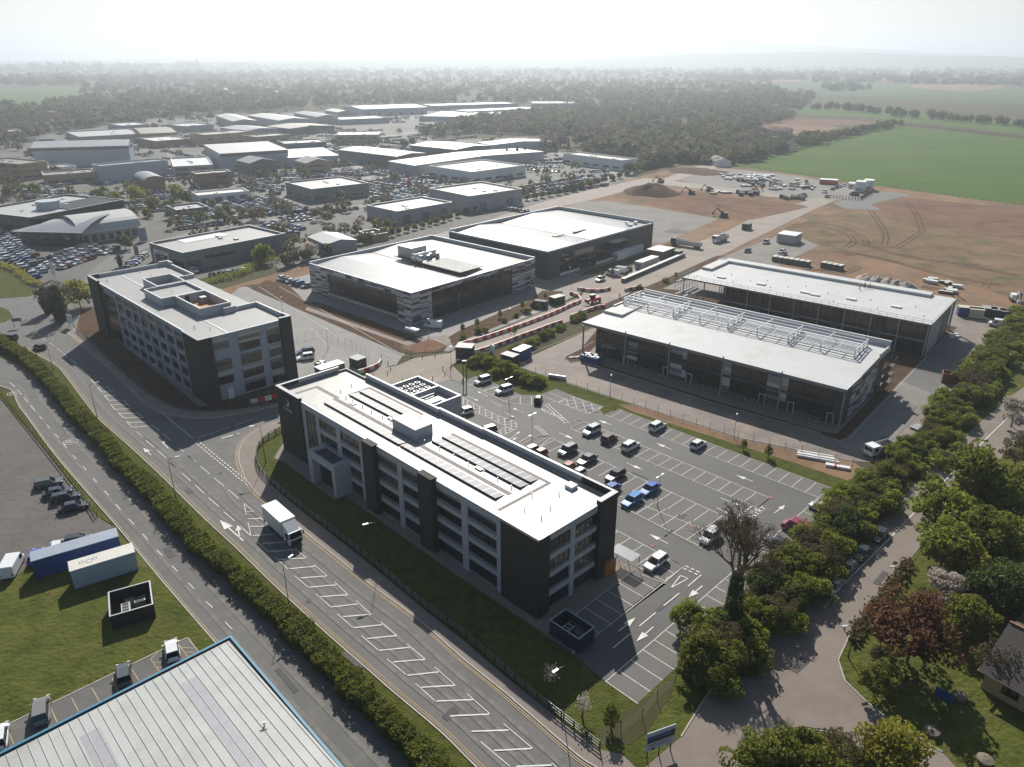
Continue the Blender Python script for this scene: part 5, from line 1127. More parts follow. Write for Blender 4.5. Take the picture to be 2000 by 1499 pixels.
S('warehouse', 'slate-walled unit with two tall doors and shallow grey roof', (661, 293), (775, 306.5), (816, 298), 8, 'wall_d', 'roof_l', 'gable', 1.2, doors=4)
S('warehouse', 'slate-walled twin unit behind the long low roof', (801, 284), (890.5, 293), (927, 282), 8, 'wall_d', 'roof_l', 'gable', 1.2)
S('warehouse', 'very long low warehouse with pale roof and two roof cowls', (759, 315.5), (810, 324), (999, 289), 7, 'wall_g', 'roof_l', 'gable', 1.5)
S('warehouse', 'long pale warehouse in front of the wood, right of the twin unit', (934, 279), (960.5, 284), (1058.5, 273.5), 7, 'wall_b', 'roof_l', 'gable', 1.5)
S('car_showroom', 'white glazed car showroom with dark corner panel beside the conifers', (838, 324), (922, 336.5), (1013, 320.8), 7, 'white', 'roof_grey', win=1)
S('workshop', 'plain cream-roofed workshop box with an air unit on its roof', (838, 368), (916.8, 383.8), (1014.8, 368), 8, 'wall_g', 'cream', doors=2, dside='s')
S('workshop', 'low grey workshop behind the hedge, nearest the bare trees', (715.5, 401), (775, 413.5), (888.8, 396), 6, 'wall_g', 'roof_grey', doors=3, dside='s')
S('car_showroom', 'white showroom with red signs at the right end of the car lots', (1100.5, 300), (1216, 313.8), (1245.8, 310), 7, 'white', 'roof_b', doors=0, win=1)
S('warehouse', 'far warehouse with a pale gabled roof at the edge of town', (708, 214), (834, 209.5), (824, 203), 9, 'wall_b', 'roof_l', 'gable', 2, doors=6)
S('warehouse', 'far long low unit beyond the pale gabled warehouse', (845, 207), (1013, 202), (1005, 198), 7, 'wall_g', 'roof_l')
S('warehouse', 'far flat unit in front of the woodland edge', (1040, 202), (1122, 202), (1100, 198), 7, 'wall_g', 'roof_l')
S('warehouse', 'bright zigzag-roofed unit in the far estate', (818, 227), (964, 229), (910, 217), 6, 'wall_g', 'roof_w')
S('warehouse', 'far grey-roofed unit behind the zigzag roof', (915, 218), (1065, 211), (1050, 207), 7, 'wall_g', 'roof_l')
S('warehouse', 'long narrow white-roofed unit in the far estate', (666, 234), (760, 230), (752, 225), 6, 'wall_g', 'roof_w')
S('office_building', 'buff-brick office with pale hipped roof by the curving road', (656, 264), (740, 263), (733, 256), 8, 'brickbuff', 'roof_l', win=2)
S('warehouse', 'pale gabled unit on the left of the far estate', (421, 226), (455, 238), (497, 235), 8, 'wall_g', 'roof_l', 'gable', 2)
S('warehouse', 'wide pale gabled unit in the middle of the far estate', (484, 226), (545, 236), (590, 231), 8, 'wall_b', 'roof_l', 'gable', 2)
S('warehouse', 'second wide gabled unit beside the far dark saw-tooth roof', (574, 221), (620, 229), (658, 227), 8, 'wall_g', 'roof_d', 'gable', 2)
S('warehouse', 'small hipped unit right of the far gabled units', (634, 216), (660, 220), (687, 218), 7, 'wall_g', 'roof_l', 'gable', 2)
S('warehouse', 'flat pale unit between the far buff office and the gabled units', (362, 247), (417, 243), (415, 237), 6, 'wall_g', 'roof_w')
S('factory_shed', 'dark saw-tooth roofed works in front of the gabled units', (520, 247), (566, 252), (655, 246), 6, 'wall_d', 'roof_b', 'gable', 1.5)
S('factory_shed', 'low grey works left of the saw-tooth roof', (430, 250), (480, 256), (520, 249), 5, 'wall_g', 'roof_d', 'gable', 1.5)
S('large_warehouse', 'large warehouse with brilliant white pitched roof and panelled front wall', (61, 290), (250, 285), (294, 279), 13, 'wall_b', 'roof_w', 'gable', 3.5, band='wall_d')
S('warehouse', 'long windowless pale-blue shed below the large white-roofed warehouse', (196, 325), (327, 313), (322, 308), 10, 'wall_b', 'roof_d')
S('arched_unit', 'small brick unit with a dark arched roof', (262, 345), (283, 355), (318, 350), 6, 'brickred', 'roof_d', 'arch', 2.5)
S('works_building', 'long mossy brown-roofed works left of the pale-blue shed', (85, 343), (186, 336), (180, 329), 6, 'brickbuff', 'roof_b', win=1)
S('works_building', 'short white unit with dark bays beside the buff brick office', (40, 323), (95, 316), (92, 309), 5, 'white', 'roof_w', doors=3)
S('works_building', 'low white unit with small windows below the large warehouse', (70, 332), (149, 324), (145, 318), 4, 'white', 'roof_l', win=1)
S('office_building', 'buff-brick three-storey office at the left edge', (-40, 314), (36, 321), (60, 312), 10, 'brickbuff', 'roof_b', win=3)
S('office_building', 'two-storey office with wide white roof below the buff brick range', (338, 326), (416, 322), (412, 305), 7, 'wall_g', 'roof_w', win=2)
S('warehouse', 'far pale unit left of the small tree among the northern units', (237, 246), (292, 243), (290, 237), 6, 'wall_g', 'roof_w')
S('factory_shed', 'wide low works with pale yard behind the large white-roofed warehouse', (155, 268), (285, 261), (273, 250), 5, 'wall_g', 'roof_l')
S('factory_shed', 'works with a brown ridged roof behind the large warehouse gable', (275, 262), (345, 259), (335, 248), 6, 'brickbuff', 'roof_b', 'gable', 1.5)
S('factory_shed', 'long works with a white weathered roof beside the large warehouse gable', (303, 276), (372, 271), (365, 263), 6, 'brickred', 'roof_w')
S('factory_shed', 'low unit at the far left by the trees', (6, 258), (75, 255), (72, 250), 5, 'brickred', 'roof_b')
S('garden_shed', 'grey shallow-gabled unit behind the green bushes', (601.7, 463), (637.5, 478.4), (688, 466.7), 4, 'wall_g', 'roof_l', 'gable', 1.2)
S('outbuilding', 'small flat felt-roofed outbuilding behind the bare hedge trees', (700, 452), (724, 460), (748, 452), 3, 'brickbuff', 'roof_b')
S('house', 'white gabled bungalow at the corner of the haul track', (1383, 309), (1398, 316), (1413, 309), 3.5, 'white', 'tile_brown', 'gable', 2)
# site cabins
def cabins():
    for (px, py, n, st, col, lab) in ((1240, 500, 3, 1, 'white', 'row of three white site cabins beside the charcoal warehouse'), (1290, 505, 2, 1, 'cream', 'pair of cream cabins behind the kerb stacks')):
        pass
def box_unit(name, label, cat, FL, L, D, h, az, m, roof=None, group=None, extra=None):
    p = P(*FL); t = emp(name, label, cat, p, math.radians(az), group)
    part('body', t, M[m], (0, L, 0, D, 0.15, h))
    rm = MB(); rm.box(-0.08, L + 0.08, -0.08, D + 0.08, h, h + 0.12)
    rm.build('roof', M[roof or m], t)
    k = MB()
    for i in range(int(L / 0.6)): k.box(i * 0.6 + 0.1, i * 0.6 + 0.35, -0.04, 0, 0.3, h - 0.15)
    for i in range(int(D / 0.6)): k.box(L, L + 0.04, i * 0.6 + 0.1, i * 0.6 + 0.35, 0.3, h - 0.15)
    k.build('wall_ribs', M[m], t)
    mm = MB(); mm.box(0, L, 0, D, 0, 0.15); mm.build('base', M['dark_metal'], t)
    if extra: extra(t, L, D, h)
    return t
def winx(t, L, D, h):
    part('window', t, M['glass'], (L * .15, L * .35, -0.07, -0.041, 1.1, 2.0)); part('window', t, M['glass'], (L * .6, L * .8, -0.07, -0.041, 1.1, 2.0)); part('door', t, M['wall_d'], (L * .42, L * .55, -0.07, -0.041, 0.2, 2.2))
BU = box_unit
for i, (x, y) in enumerate(((1196, 508), (1212, 501), (1228, 495))):
    BU('site_cabin', ['left', 'middle', 'right'][i] + ' one of three white site cabins beside the charcoal warehouse', 'cabin', (x, y), 2.6, 6.4, 2.7, -42, 'white', None, 'white cabins beside the charcoal warehouse', winx)
BU('site_cabin', 'cream long cabin with a round mark behind the stacked kerbs', 'cabin', (1239, 525), 3, 12, 2.6, -40, 'offwhite', None, None, winx)
BU('site_cabin', 'open timber-roofed store next to the long cream cabin', 'cabin', (1262, 502), 7, 9, 2.9, -40, 'wood', 'offwhite')
BU('substation_box', 'dark green box behind the cream cabins', 'kiosk', (1312, 501), 3, 3, 2.2, -45, 'green_paint')
BU('site_container', 'dark green container by the dumper truck road', 'container', (1448, 449), 3, 4, 2.6, -40, 'green_paint')
BU('site_container', 'charcoal pump-house box parked on the junction by the red barriers', 'container', (890, 700), 4.2, 3.4, 2.9, -10, 'charcoal', 'roof_grey')
BU('site_container', 'dark grey container beside the blue one at the bushes', 'container', (978, 712), 3.8, 2.6, 2.7, -38, 'navy', 'roof_grey')
BU('site_container', 'blue container with a pale roof beside the bushes', 'container', (1000, 703), 2.6, 4.8, 2.7, -38, 'blue', 'offwhite')
BU('substation_box', 'dark green electricity kiosk by the barrier behind the hotel', 'kiosk', (683, 716), 3.2, 2.8, 2.3, -40, 'green_paint')
BU('substation_box', 'green kiosk beside the dark van in the retail car park', 'kiosk', (1083, 597), 4.5, 2.6, 2.2, 40, 'green_paint', 'green_paint')
BU('shelter', 'white-roofed timber bin store behind the hotel', 'shed', (616, 737), 3.0, 6.5, 2.6, -45, 'wood', 'white')
BU('pump_house', 'white-roofed open pavilion standing on the dark slab', 'building', (1516, 474), 7.5, 8, 3.6, -38, 'galv', 'white')
BU('site_cabin', 'red and white storage cabins at the compound fence', 'cabin', (1600, 360), 10, 6, 2.7, -25, 'red', 'white')
for i, (x, y, lab) in enumerate(((1668, 375, 'left'), (1684, 372, 'right'))):
    t = BU('site_office', lab + ' stack of white two-storey site offices in the far compound', 'cabin', (x, y), 5, 7, 5.6, -30, 'white', None, None, winx)
BU('site_cabin', 'single white cabin left of the two-storey site offices', 'cabin', (1655, 368), 4, 6, 2.8, -30, 'white', None, None, winx)
BU('site_container', 'navy container at the end of the unfinished terrace', 'container', (1870, 618), 6.5, 2.6, 2.7, -20, 'blue', 'cream')
BU('site_container', 'tan open-fronted container beside the navy one', 'container', (1892, 622), 3.6, 2.6, 2.7, -20, 'cream', 'cream')
BU('shipping_container', 'long blue container with ribbed roof beside the white one on the grass', 'container', (72, 1133), 11.4, 2.6, 3.2, 33, 'blue', 'clad_blue')
def graf(t, L, D, h):
    m = MB(); n = 10
    for (cx, cy, r) in ((1.6, 1.4, .35), (2.6, 1.2, .45), (3.3, 1.5, .3)):
        for i in range(n): a = 2 * PI * i / n; b = 2 * PI * (i + 1) / n; m.bar((cx + r * math.cos(a), cy + r * math.sin(a), h + .13), (cx + r * math.cos(b), cy + r * math.sin(b), h + .13), 0.07, 0.01)
    m.build('graffiti', M['blue'], t)
BU('shipping_container', 'long grey-white container with graffiti on its roof beside the lane', 'container', (147, 1153), 8.4, 2.6, 3.2, 33, 'wall_b', 'offwhite', None, graf)
# fenced plant compound on the lawn
def compound(FL, L, D, h, az, label, m, inner):
    t = emp('plant_enclosure', label, 'enclosure', P(*FL), math.radians(az))
    mb = MB(); ring_walls(mb, L, D, 0.12, 0, h); mb.build('screen', M[m], t)
    mb = MB(); ring_walls(mb, L + .03, D + .03, 0.18, h, h + .06, 0, -.03, -.03); mb.build('capping', M[inner], t)
    for (x, y, w, d, z) in ((L * .25, D * .25, 1.1, 2.0, 1.4), (L * .55, D * .6, 1.4, 1.3, 1.0), (L * .35, D * .7, 0.9, .9, 1.1)):
        q_ = part('plant_unit', t, M['galv'], (x, x + w, y, y + d, 0, z))
        for k in range(3): part('fan_cover', q_, M['black'], (x + .15, x + w - .15, y + .12 + k * d / 3, y + (k + 1) * d / 3 - .1, z, z + .05))
    part('slab', t, M['concrete'], (0.12, L - .12, .12, D - .12, 0, .06))
compound((221, 1232), 5.3, 5.6, 2.3, 28, 'square fenced enclosure with plant units standing on the lawn', 'dark_metal', 'galv')
compound((1073, 1240), 5.0, 3.2, 2.4, -45, 'low slate-blue bin enclosure at the hotel corner', 'navy', 'clad_blue')
# brown-tiled house on the right edge
def tiled_house():
    o = P(1915, 1345); t = emp('tiled_house', 'single-storey house with brown tiled roof at the right edge', 'building', o, math.radians(-52))
    part('wall', t, M['brickbuff'], (0, 26, 0, 12, 0, 3.0)); m = MB(); pitched_roof(m, -0.6, 26.6, [-0.9, 6, 12.9], [2.9, 6.6, 2.9]); m.add([(-.0, 0, 3), (0, 12, 3), (0, 6, 6.4)], [(0, 2, 1)])
    m.build('roof', M['tile_brown'], t); 
    for x in (2, 7, 13): part('window', t, M['glass'], (x, x + 1.8, -0.06, -0.001, 1, 2.2))
    part('ridge', t, M['brickred'], (-0.6, 26.6, 5.85, 6.15, 6.6, 6.72))
    part('bargeboard', t, M['wood'], (-0.7, -0.6, -0.9, 12.9, 2.6, 2.9))
tiled_house()
# ---------------------------------------------------------------- vehicles
def car_meshes(L=4.3, W=1.8, H=1.48, kind='hatch'):
    """x forward; returns body, glass builders"""
    hl = L / 2; zb = 0.22; belt = 0.86 if kind != 'suv' else 0.98; hood = belt - 0.1
    b = MB()
    # stations: x, half width, top z
    if kind == 'saloon': st = [(-hl, .62, .62), (-hl + .12, .8, belt - .02), (-hl + .8, .88, belt + .02), (-.9, .9, belt), (.6, .9, belt), (.95, .9, belt - .01), (hl - .5, .84, hood - .06), (hl - .1, .72, .66), (hl, .6, .52)]
    elif kind in ('van', 'bus'): st = [(-hl, .86, H - .15), (-hl + .1, .9, H), (hl - 1.5, .9, H), (hl - 1.3, .9, H - .05), (hl - .75, .88, 1.15), (hl - .12, .8, .95), (hl, .7, .55)]
    else: st = [(-hl, .7, belt - .15), (-hl + .1, .83, belt), (-hl + .5, .89, belt), (.6, .9, belt), (.95, .9, belt - .01), (hl - .5, .86, hood - .05), (hl - .1, .76, .68), (hl, .62, .52)]
    s = W / 1.8; rings = []
    for x, w, z in st:
        w *= s; zs = zb if abs(x) < hl - .05 else zb + .12
        rings.append([(x, -w * .9, zs), (x, -w, zs + .18), (x, -w, z - .12), (x, -w * .86, z), (x, w * .86, z), (x, w, z - .12), (x, w, zs + .18), (x, w * .9, zs)])
    b.loft(rings, 0, smooth=False)
    g = MB()
    w0, w1 = .83 * s, .66 * s
    if kind in ('van', 'bus'):
        g.add([(hl - 1.3, -w0 + .06, H - .12), (hl - .78, -w0 + .05, 1.2), (hl - .78, w0 - .05, 1.2), (hl - 1.3, w0 - .06, H - .12)], [(0, 1, 2, 3)])
        g.v = [(x + .04, y, z + .03) for x, y, z in g.v]
        for sy in (-1, 1):
            y = sy * (.9 * s + .012); f = [(hl - 2.1, y, 1.2), (hl - .95, y, 1.2), (hl - 1.35, y, H - .25), (hl - 2.1, y, H - .25)]; g.add(f, [(0, 1, 2, 3)])
            if kind == 'bus':
                for x0 in (-hl + .3, -hl + 1.5): g.add([(x0, y, 1.2), (x0 + 1.05, y, 1.2), (x0 + 1.05, y, H - .25), (x0, y, H - .25)], [(0, 1, 2, 3)])
    else:
        xb0, xb1, xt0, xt1 = {'saloon': (-1.85, 1.05, -1.15, .3), 'hatch': (-hl + .15, 1.05, -hl + .55, .3), 'suv': (-hl + .12, 1.1, -hl + .42, .42), 'estate': (-hl + .15, 1.0, -hl + .4, .25)}[kind]
        zt = H - .05
        lo = [(xb0, -w0, belt - .02), (xb1, -w0, belt - .03), (xb1 + .12, -w0 * .6, belt - .04), (xb1 + .12, w0 * .6, belt - .04), (xb1, w0, belt - .03), (xb0, w0, belt - .02)]
        hi = [(xt0, -w1, zt), (xt1, -w1, zt), (xt1 + .08, -w1 * .6, zt), (xt1 + .08, w1 * .6, zt), (xt1, w1, zt), (xt0, w1, zt)]
        g.loft([lo, hi])
        mid = (xt0 + xt1) / 2
        # roof skin and pillars in body colour
        r0 = [(xt0 - .05, -w1 - .03, zt - .03), (xt1 + .02, -w1 - .03, zt - .03), (xt1 + .1, -w1 * .6, zt - .03), (xt1 + .1, w1 * .6, zt - .03), (xt1 + .02, w1 + .03, zt - .03), (xt0 - .05, w1 + .03, zt - .03)]
        r1 = [(x * .97 + mid * .03, y * .9, H + .01 - (0.02 if i in (0, 5, 2, 3) else 0)) for i, (x, y, z) in enumerate(r0)]
        b.loft([r0, r1])
        for sy in (-1, 1):
            for (xa, xt, w) in ((xb0 + .03, xt0, .13), (xb1 - .02, xt1, .08), ((xb0 + xb1) / 2, mid, .08)):
                b.bar((xa, sy * (w0 + .005), belt - .04), (xt, sy * (w1 + .01), zt), .05, w)
            b.box(.75, .95, sy * (.9 * s) - (.2 if sy < 0 else 0), sy * (.9 * s) + (.2 if sy > 0 else 0), belt, belt + .14)
    return b, g
def wheel_mesh(r=0.33, w=0.22):
    m = MB(); m.cyl((0, -w / 2, 0), (0, w / 2, 0), r, n=14, m=0); m.cyl((0, -w / 2 - .012, 0), (0, -w / 2 + .01, 0), r * .62, n=10, m=1); m.cyl((0, w / 2 - .01, 0), (0, w / 2 + .012, 0), r * .62, n=10, m=1)
    me = m.build('wheel', [M['tyre'], M['rim']]); d = me.data; bpy.data.objects.remove(me); return d
WHEEL = wheel_mesh(); WHEEL_L = wheel_mesh(.5, .3)
def data_obj(name, d, parent, loc):
    o = bpy.data.objects.new(name, d); COL.objects.link(o); o.parent = parent; o.location = loc; return o
def make_vehicle(kind, L, W, H):
    t = emp('parked_car', 'car', 'car', (0, 0, 0)); b, g = car_meshes(L, W, H, kind)
    b.build('body', M['paint'], t); g.build('windows', M['carglass'], t)
    wx = L / 2 - .82; wy = W / 2 - .12
    for x in (wx, -wx + .05):
        for y in (-wy, wy): data_obj('wheel', WHEEL, t, (x, y, .33))
    for s in (-1, 1):
        m = MB(); m.box(L / 2 - .2, L / 2 - .03, s * W * .36 - .17, s * W * .36 + .17, .6, .74); m.build('headlight', M['lamp'], t)
        m = MB(); m.box(-L / 2 - .015, -L / 2 + .1, s * W * .4 - .12, s * W * .4 + .12, .66, .9); m.build('tail_light', M['tail'], t)
    m = MB(); m.box(-L / 2 + .3, L / 2 - .3, -W / 2 + .12, W / 2 - .12, .16, .3); m.build('underbody', M['black'], t)
    t.location = (0, 0, -50); return t
PROTO = {}
def proto(kind):
    if kind not in PROTO:
        L, W, H = {'hatch': (4.0, 1.76, 1.5), 'saloon': (4.65, 1.84, 1.44), 'suv': (4.45, 1.88, 1.68), 'estate': (4.6, 1.84, 1.5), 'van': (5.2, 2.0, 2.15), 'bus': (5.1, 2.0, 2.1), 'mini': (3.6, 1.66, 1.5)}[kind]
        PROTO[kind] = [make_vehicle('hatch' if kind == 'mini' else kind, L, W, H), False]
    return PROTO[kind]
def car(kind, px, py, az, col, label, group='cars parked in the hotel car park', cat='car', name=None):
    p = proto(kind); loc = P(px, py, 0.07); rz = math.radians(az)
    c = (*col, 1)
    if not p[1]:
        p[1] = True; r = p[0]; r.location = loc; r.rotation_euler = (0, 0, rz); r['label'] = label; r['group'] = group; recolor(r, c)
    else: r = dup(p[0], loc, rz, label, group, c)
    if group is None and 'group' in r: del r['group']
    r['category'] = cat
    if name: r.name = name
    return r
SIL = (.5, .51, .52); BLK = (.012, .012, .014); WHT = (.72, .72, .71); GRY = (.09, .095, .1); DBL = (.02, .03, .06); RED = (.28, .012, .018); BLU = (.02, .12, .5); DRD = (.08, .01, .012); DG = (.03, .032, .036)
A_ = 45; F_ = 225        # nose up-right / nose down-left (bays run across the rows)
q = zz(1000, 750, 4)
def c6(k, x, y, az, col, lab, **kw): car(k, *q(x, y), az, col, lab, **kw)
c6('suv', 620, 385, F_, SIL, 'beige-silver SUV alone at the left end of the middle bay row')
c6('hatch', 758, 445, A_, DRD, 'dark maroon hatchback beside the beige-silver SUV')
c6('suv', 925, 505, A_, WHT, 'white SUV with a sunroof right of the maroon hatchback')
c6('suv', 1135, 350, A_, WHT, 'white SUV parked against the verge, left of the two there')
c6('hatch', 1452, 492, A_, WHT, 'white patrol-style hatchback parked against the verge, right of the two there')
c6('hatch', 140, 545, F_, SIL, 'silver hatchback beside a red one, half hidden by the hotel parapet')
c6('mini', 215, 570, F_, RED, 'red small car beside the silver hatchback near the hotel')
c6('suv', 432, 540, F_, GRY, 'dark grey people carrier in the second row of bays')
c6('saloon', 585, 610, F_, GRY, 'gunmetal coupe right of the dark grey people carrier')
c6('mini', 430, 680, F_, RED, 'red small car beside the two-tone white one')
c6('mini', 515, 725, F_, WHT, 'white small car with dark roof beside the hotel parapet')
c6('estate', 805, 735, F_, BLK, 'black crossover alone in the middle of the second row')
c6('saloon', 765, 845, F_, (.05, .12, .35), 'pale blue hatchback tucked behind the hotel corner')
c6('saloon', 1075, 840, F_, (.03, .12, .42), 'mid-blue saloon behind the bright blue estate')
c6('estate', 935, 930, F_, (.01, .2, .5), 'bright blue estate car, nearest of the blue cars')
c6('suv', 1545, 1215, F_, WHT, 'white people carrier at the end of the second row')
c6('estate', 1120, 1415, F_, WHT, 'white people carrier nearest the cycle shelter')
c6('mini', 205, 140, 80, BLK, 'black hatchback reversed below the verge between blank bays')
qq = zz(860, 560, 6.247)
car('suv', *qq(515, 1175), 222, SIL, 'silver SUV in the first bay below the bushes')
car('suv', *qq(775, 1290), 218, WHT, 'white crossover in the bays below the bushes')
q7 = zz(1400, 750, 3.3333)
car('hatch', *q7(675, 825), 135, WHT, 'white hatchback half under the hedge trees')
car('van', *q7(525, 965), 135, (.22, .01, .05), 'crimson van under the hedge trees', cat='van', name='parked_van')
car('estate', *q7(405, 1060), 135, BLK, 'black estate under the hedge trees')
q5 = zz(500, 500, 3.3333)
car('estate', *q5(1500, 1155), 215, BLK, 'black car in the accessible bays behind the hotel')
car('hatch', *q5(1360, 1030), 215, WHT, 'white car half hidden behind the hotel rear wing')
q7 = zz(1400, 750, 3.3333); G2 = 'cars parked under the trees along the right lane'
for x, y, c, k, l in ((755, 1335, SIL, 'saloon', 'silver saloon with sunroof, nearest car along the right lane'), (845, 1220, (.05, .06, .08), 'hatch', 'blue-grey hatchback second along the right lane'), (940, 1120, BLK, 'saloon', 'black car third along the right lane'), (1055, 1000, BLK, 'saloon', 'dark car farthest up the right lane, deep in shade')):
    car(k, *q7(x, y), 225, c, l, group=G2)
G3 = 'cars on the gravel yard'
q1 = zz(0, 880, 4)
for x, y, c, k, l in ((385, 275, GRY, 'estate', 'grey estate at the top of four cars on the gravel'), (455, 345, DBL, 'saloon', 'navy saloon second of four on the gravel'), (520, 385, DG, 'estate', 'black estate third of four on the gravel'), (580, 460, DG, 'saloon', 'charcoal saloon lowest of four on the gravel')):
    car(k, *q1(x, y), 27, c, l, group=G3)
car('van', *q1(105, 930), 105, WHT, 'white van standing beside the blue container', group=None, cat='van', name='parked_van')
car('hatch', *q1(290, 850), 110, BLU, 'bright blue car tucked against the blue container', group=G3)
car('mini', *q1(455, 775), 115, WHT, 'white car behind the blue container', group=G3)
car('hatch', *q1(610, 725), 20, DG, 'dark car behind the blue container', group=G3)
q1 = zz(0, 1124, 4); G4 = 'cars parked beside the corner shed'
for x, y, c, k, l in ((1350, 610, WHT, 'hatch', 'white car beside the corner shed, farthest up'), (975, 800, GRY, 'hatch', 'dark grey car beside the corner shed in the middle'), (330, 1085, (.2, .19, .18), 'suv', 'taupe SUV beside the corner shed'), (5, 1290, WHT, 'hatch', 'white car cut off at the bottom left beside the shed')):
    car(k, *q1(x, y), 118, c, l, group=G4)
G5 = 'cars on the road by the roundabout'
car('suv', 20, 664, 165, BLK, 'black off-roader approaching the roundabout', group=G5)
car('hatch', 78, 682, 150, BLK, 'small black car behind the off-roader', group=G5)
G6 = 'vehicles around the building site'
car('estate', 597, 690, 205, DBL, 'navy car beside the office fin', group=G6); car('suv', 597, 702, 205, WHT, 'white car beside the office fin', group=G6)
car('van', 846, 640, 170, WHT, 'white van in the shadow of the plank-clad shed', group=None, cat='van', name='parked_van')
car('van', 1052, 600, 160, (.02, .02, .022), 'dark van at the corner of the retail forecourt', group=None, cat='van', name='parked_van')
for x, y, c, k, l in ((1172, 549, WHT, 'suv', 'white off-roader on the site road'), (1196, 538, WHT, 'van', 'white van beside the stacked kerbs, left'), (1210, 532, WHT, 'van', 'white van beside the stacked kerbs, right'), (1226, 530, BLK, 'saloon', 'black car behind the white vans'),
                      (1496, 476, (.2, .22, .24), 'suv', 'grey SUV on the slab by the pavilion'), (1460, 493, BLK, 'hatch', 'black hatchback on the slab by the pavilion'), (1527, 494, SIL, 'saloon', 'silver car near the stacked kerbs by the slab'), (1530, 499, (.1, .03, .03), 'saloon', 'dark red car near the stacked kerbs by the slab'),
                      (1585, 366, SIL, 'saloon', 'silver car alone in the storage yard'), (1610, 377, WHT, 'suv', 'white pickup at the end of the compound cars'), (1626, 371, BLK, 'saloon', 'black car among the compound cars'), (1633, 368, DBL, 'saloon', 'navy car among the compound cars'), (1640, 366, SIL, 'estate', 'silver estate among the compound cars'), (1648, 364, WHT, 'saloon', 'white car last in the compound row'),
                      (1615, 386, RED, 'saloon', 'bright red car at the compound entrance'), (1668, 382, DBL, 'van', 'blue van inside the compound fence'), (1950, 638, WHT, 'van', 'white van parked at the end of the unfinished terrace')):
    car(k, x, y, 235 if k != 'van' else 150, c, l, group=G6, cat='van' if k == 'van' else 'car')
# distant car lots: one small whole-car mesh, coloured per car
def lot_car(kind):
    L, W, H = {'hatch': (4.1, 1.8, 1.5), 'saloon': (4.6, 1.84, 1.45), 'suv': (4.4, 1.9, 1.7)}[kind]
    b, g = car_meshes(L, W, H, kind); m = MB(); m.add(b.v, b.f, 0); m.add(g.v, g.f, 1)
    for x in (-1.35, 1.35):
        m.cyl((x, -W / 2 + .02, .32), (x, W / 2 - .02, .32), .32, n=8, m=2)
    return m
LOTM = {k: lot_car(k) for k in ('hatch', 'saloon', 'suv')}
LOTD = {}
LOTCOL = [('white', WHT), ('silver', SIL), ('black', BLK), ('dark grey', GRY), ('blue', (.03, .08, .25)), ('red', (.25, .015, .015)), ('white', WHT), ('silver', SIL), ('navy', DBL), ('grey', (.2, .21, .22))]
LOTS = [  # A, B along the row; C, D last row; rows, cars, description
 ((-40,474),(72,547),(10,462),(98,526),3,17,'forecourt by the roundabout'), ((114,528),(230,487),(98,506),(168,482),4,13,'forecourt below the vaulted showroom'), ((-10,450),(52,487),(15,436),(60,470),2,9,'strip left of the vaulted showroom'),
 ((246,528),(283,499),(262,531),(300,503),1,9,'row beside the curving road'), ((455,428),(628,412),(455,428),(628,412),1,24,'roadside row of the middle lot'), ((435,395),(507,422),(520,384),(600,414),5,16,'middle lot of the dealerships'), ((392,417),(432,428),(404,402),(455,420),3,7,'lot with small conical trees'),
 ((330,432),(380,442),(350,418),(392,430),3,8,'lot left of the small conical trees'), ((346,450),(435,438),(346,450),(435,438),1,13,'row behind the grey showroom'), ((514,443),(580,462),(530,436),(600,452),2,10,'lot right of the grey showroom'), ((538,438),(609,429),(538,438),(609,429),1,10,'row across the road from the middle lot'),
 ((373,369),(474,358),(373,369),(474,358),1,15,'row behind the white workshop'), ((482,368),(545,382),(500,362),(552,374),2,9,'lot right of the white workshop'), ((722,374),(800,398),(738,350),(850,364),6,14,'lot between corner showrooms'), ((592,349),(652,344),(592,349),(652,344),1,8,'row behind the corner showroom'),
 ((1018,387),(1185,363),(1015,369),(1140,346),4,27,'right-hand lot along the hedge'), ((1020,331),(1100,338),(1042,318),(1106,311),4,11,'lot beside the conifers'), ((1142,354),(1202,352),(1150,338),(1190,336),3,9,'lot before the red-signed showroom'), ((372,534),(398,528),(372,534),(398,528),1,4,'bay outside the grey showroom'),
 ((408,542),(482,530),(415,550),(490,538),1,8,'row in front of the grey showroom'), ((548,545),(604,563),(548,545),(604,563),1,7,'row at the end of the plank-clad shed'), ((560,428),(700,408),(560,428),(700,408),1,12,'kerb side of the dealership road'), ((625,345),(690,352),(640,340),(700,345),2,6,'small car park behind the corner showroom'),
 ((105,368),(182,352),(120,362),(190,346),3,9,'lot behind the striped showroom roof'), ((810,352),(860,360),(800,344),(850,350),2,6,'apron left of the white showroom'), ((1020,300),(1085,296),(1020,300),(1085,296),1,8,'row along the wood edge'), ((300,352),(370,345),(300,352),(370,345),1,9,'row by the arched brick unit'), ((735,240),(800,232),(740,236),(800,229),2,12,'far car park by the curving road')]
R3 = random.Random(21); allcars = []
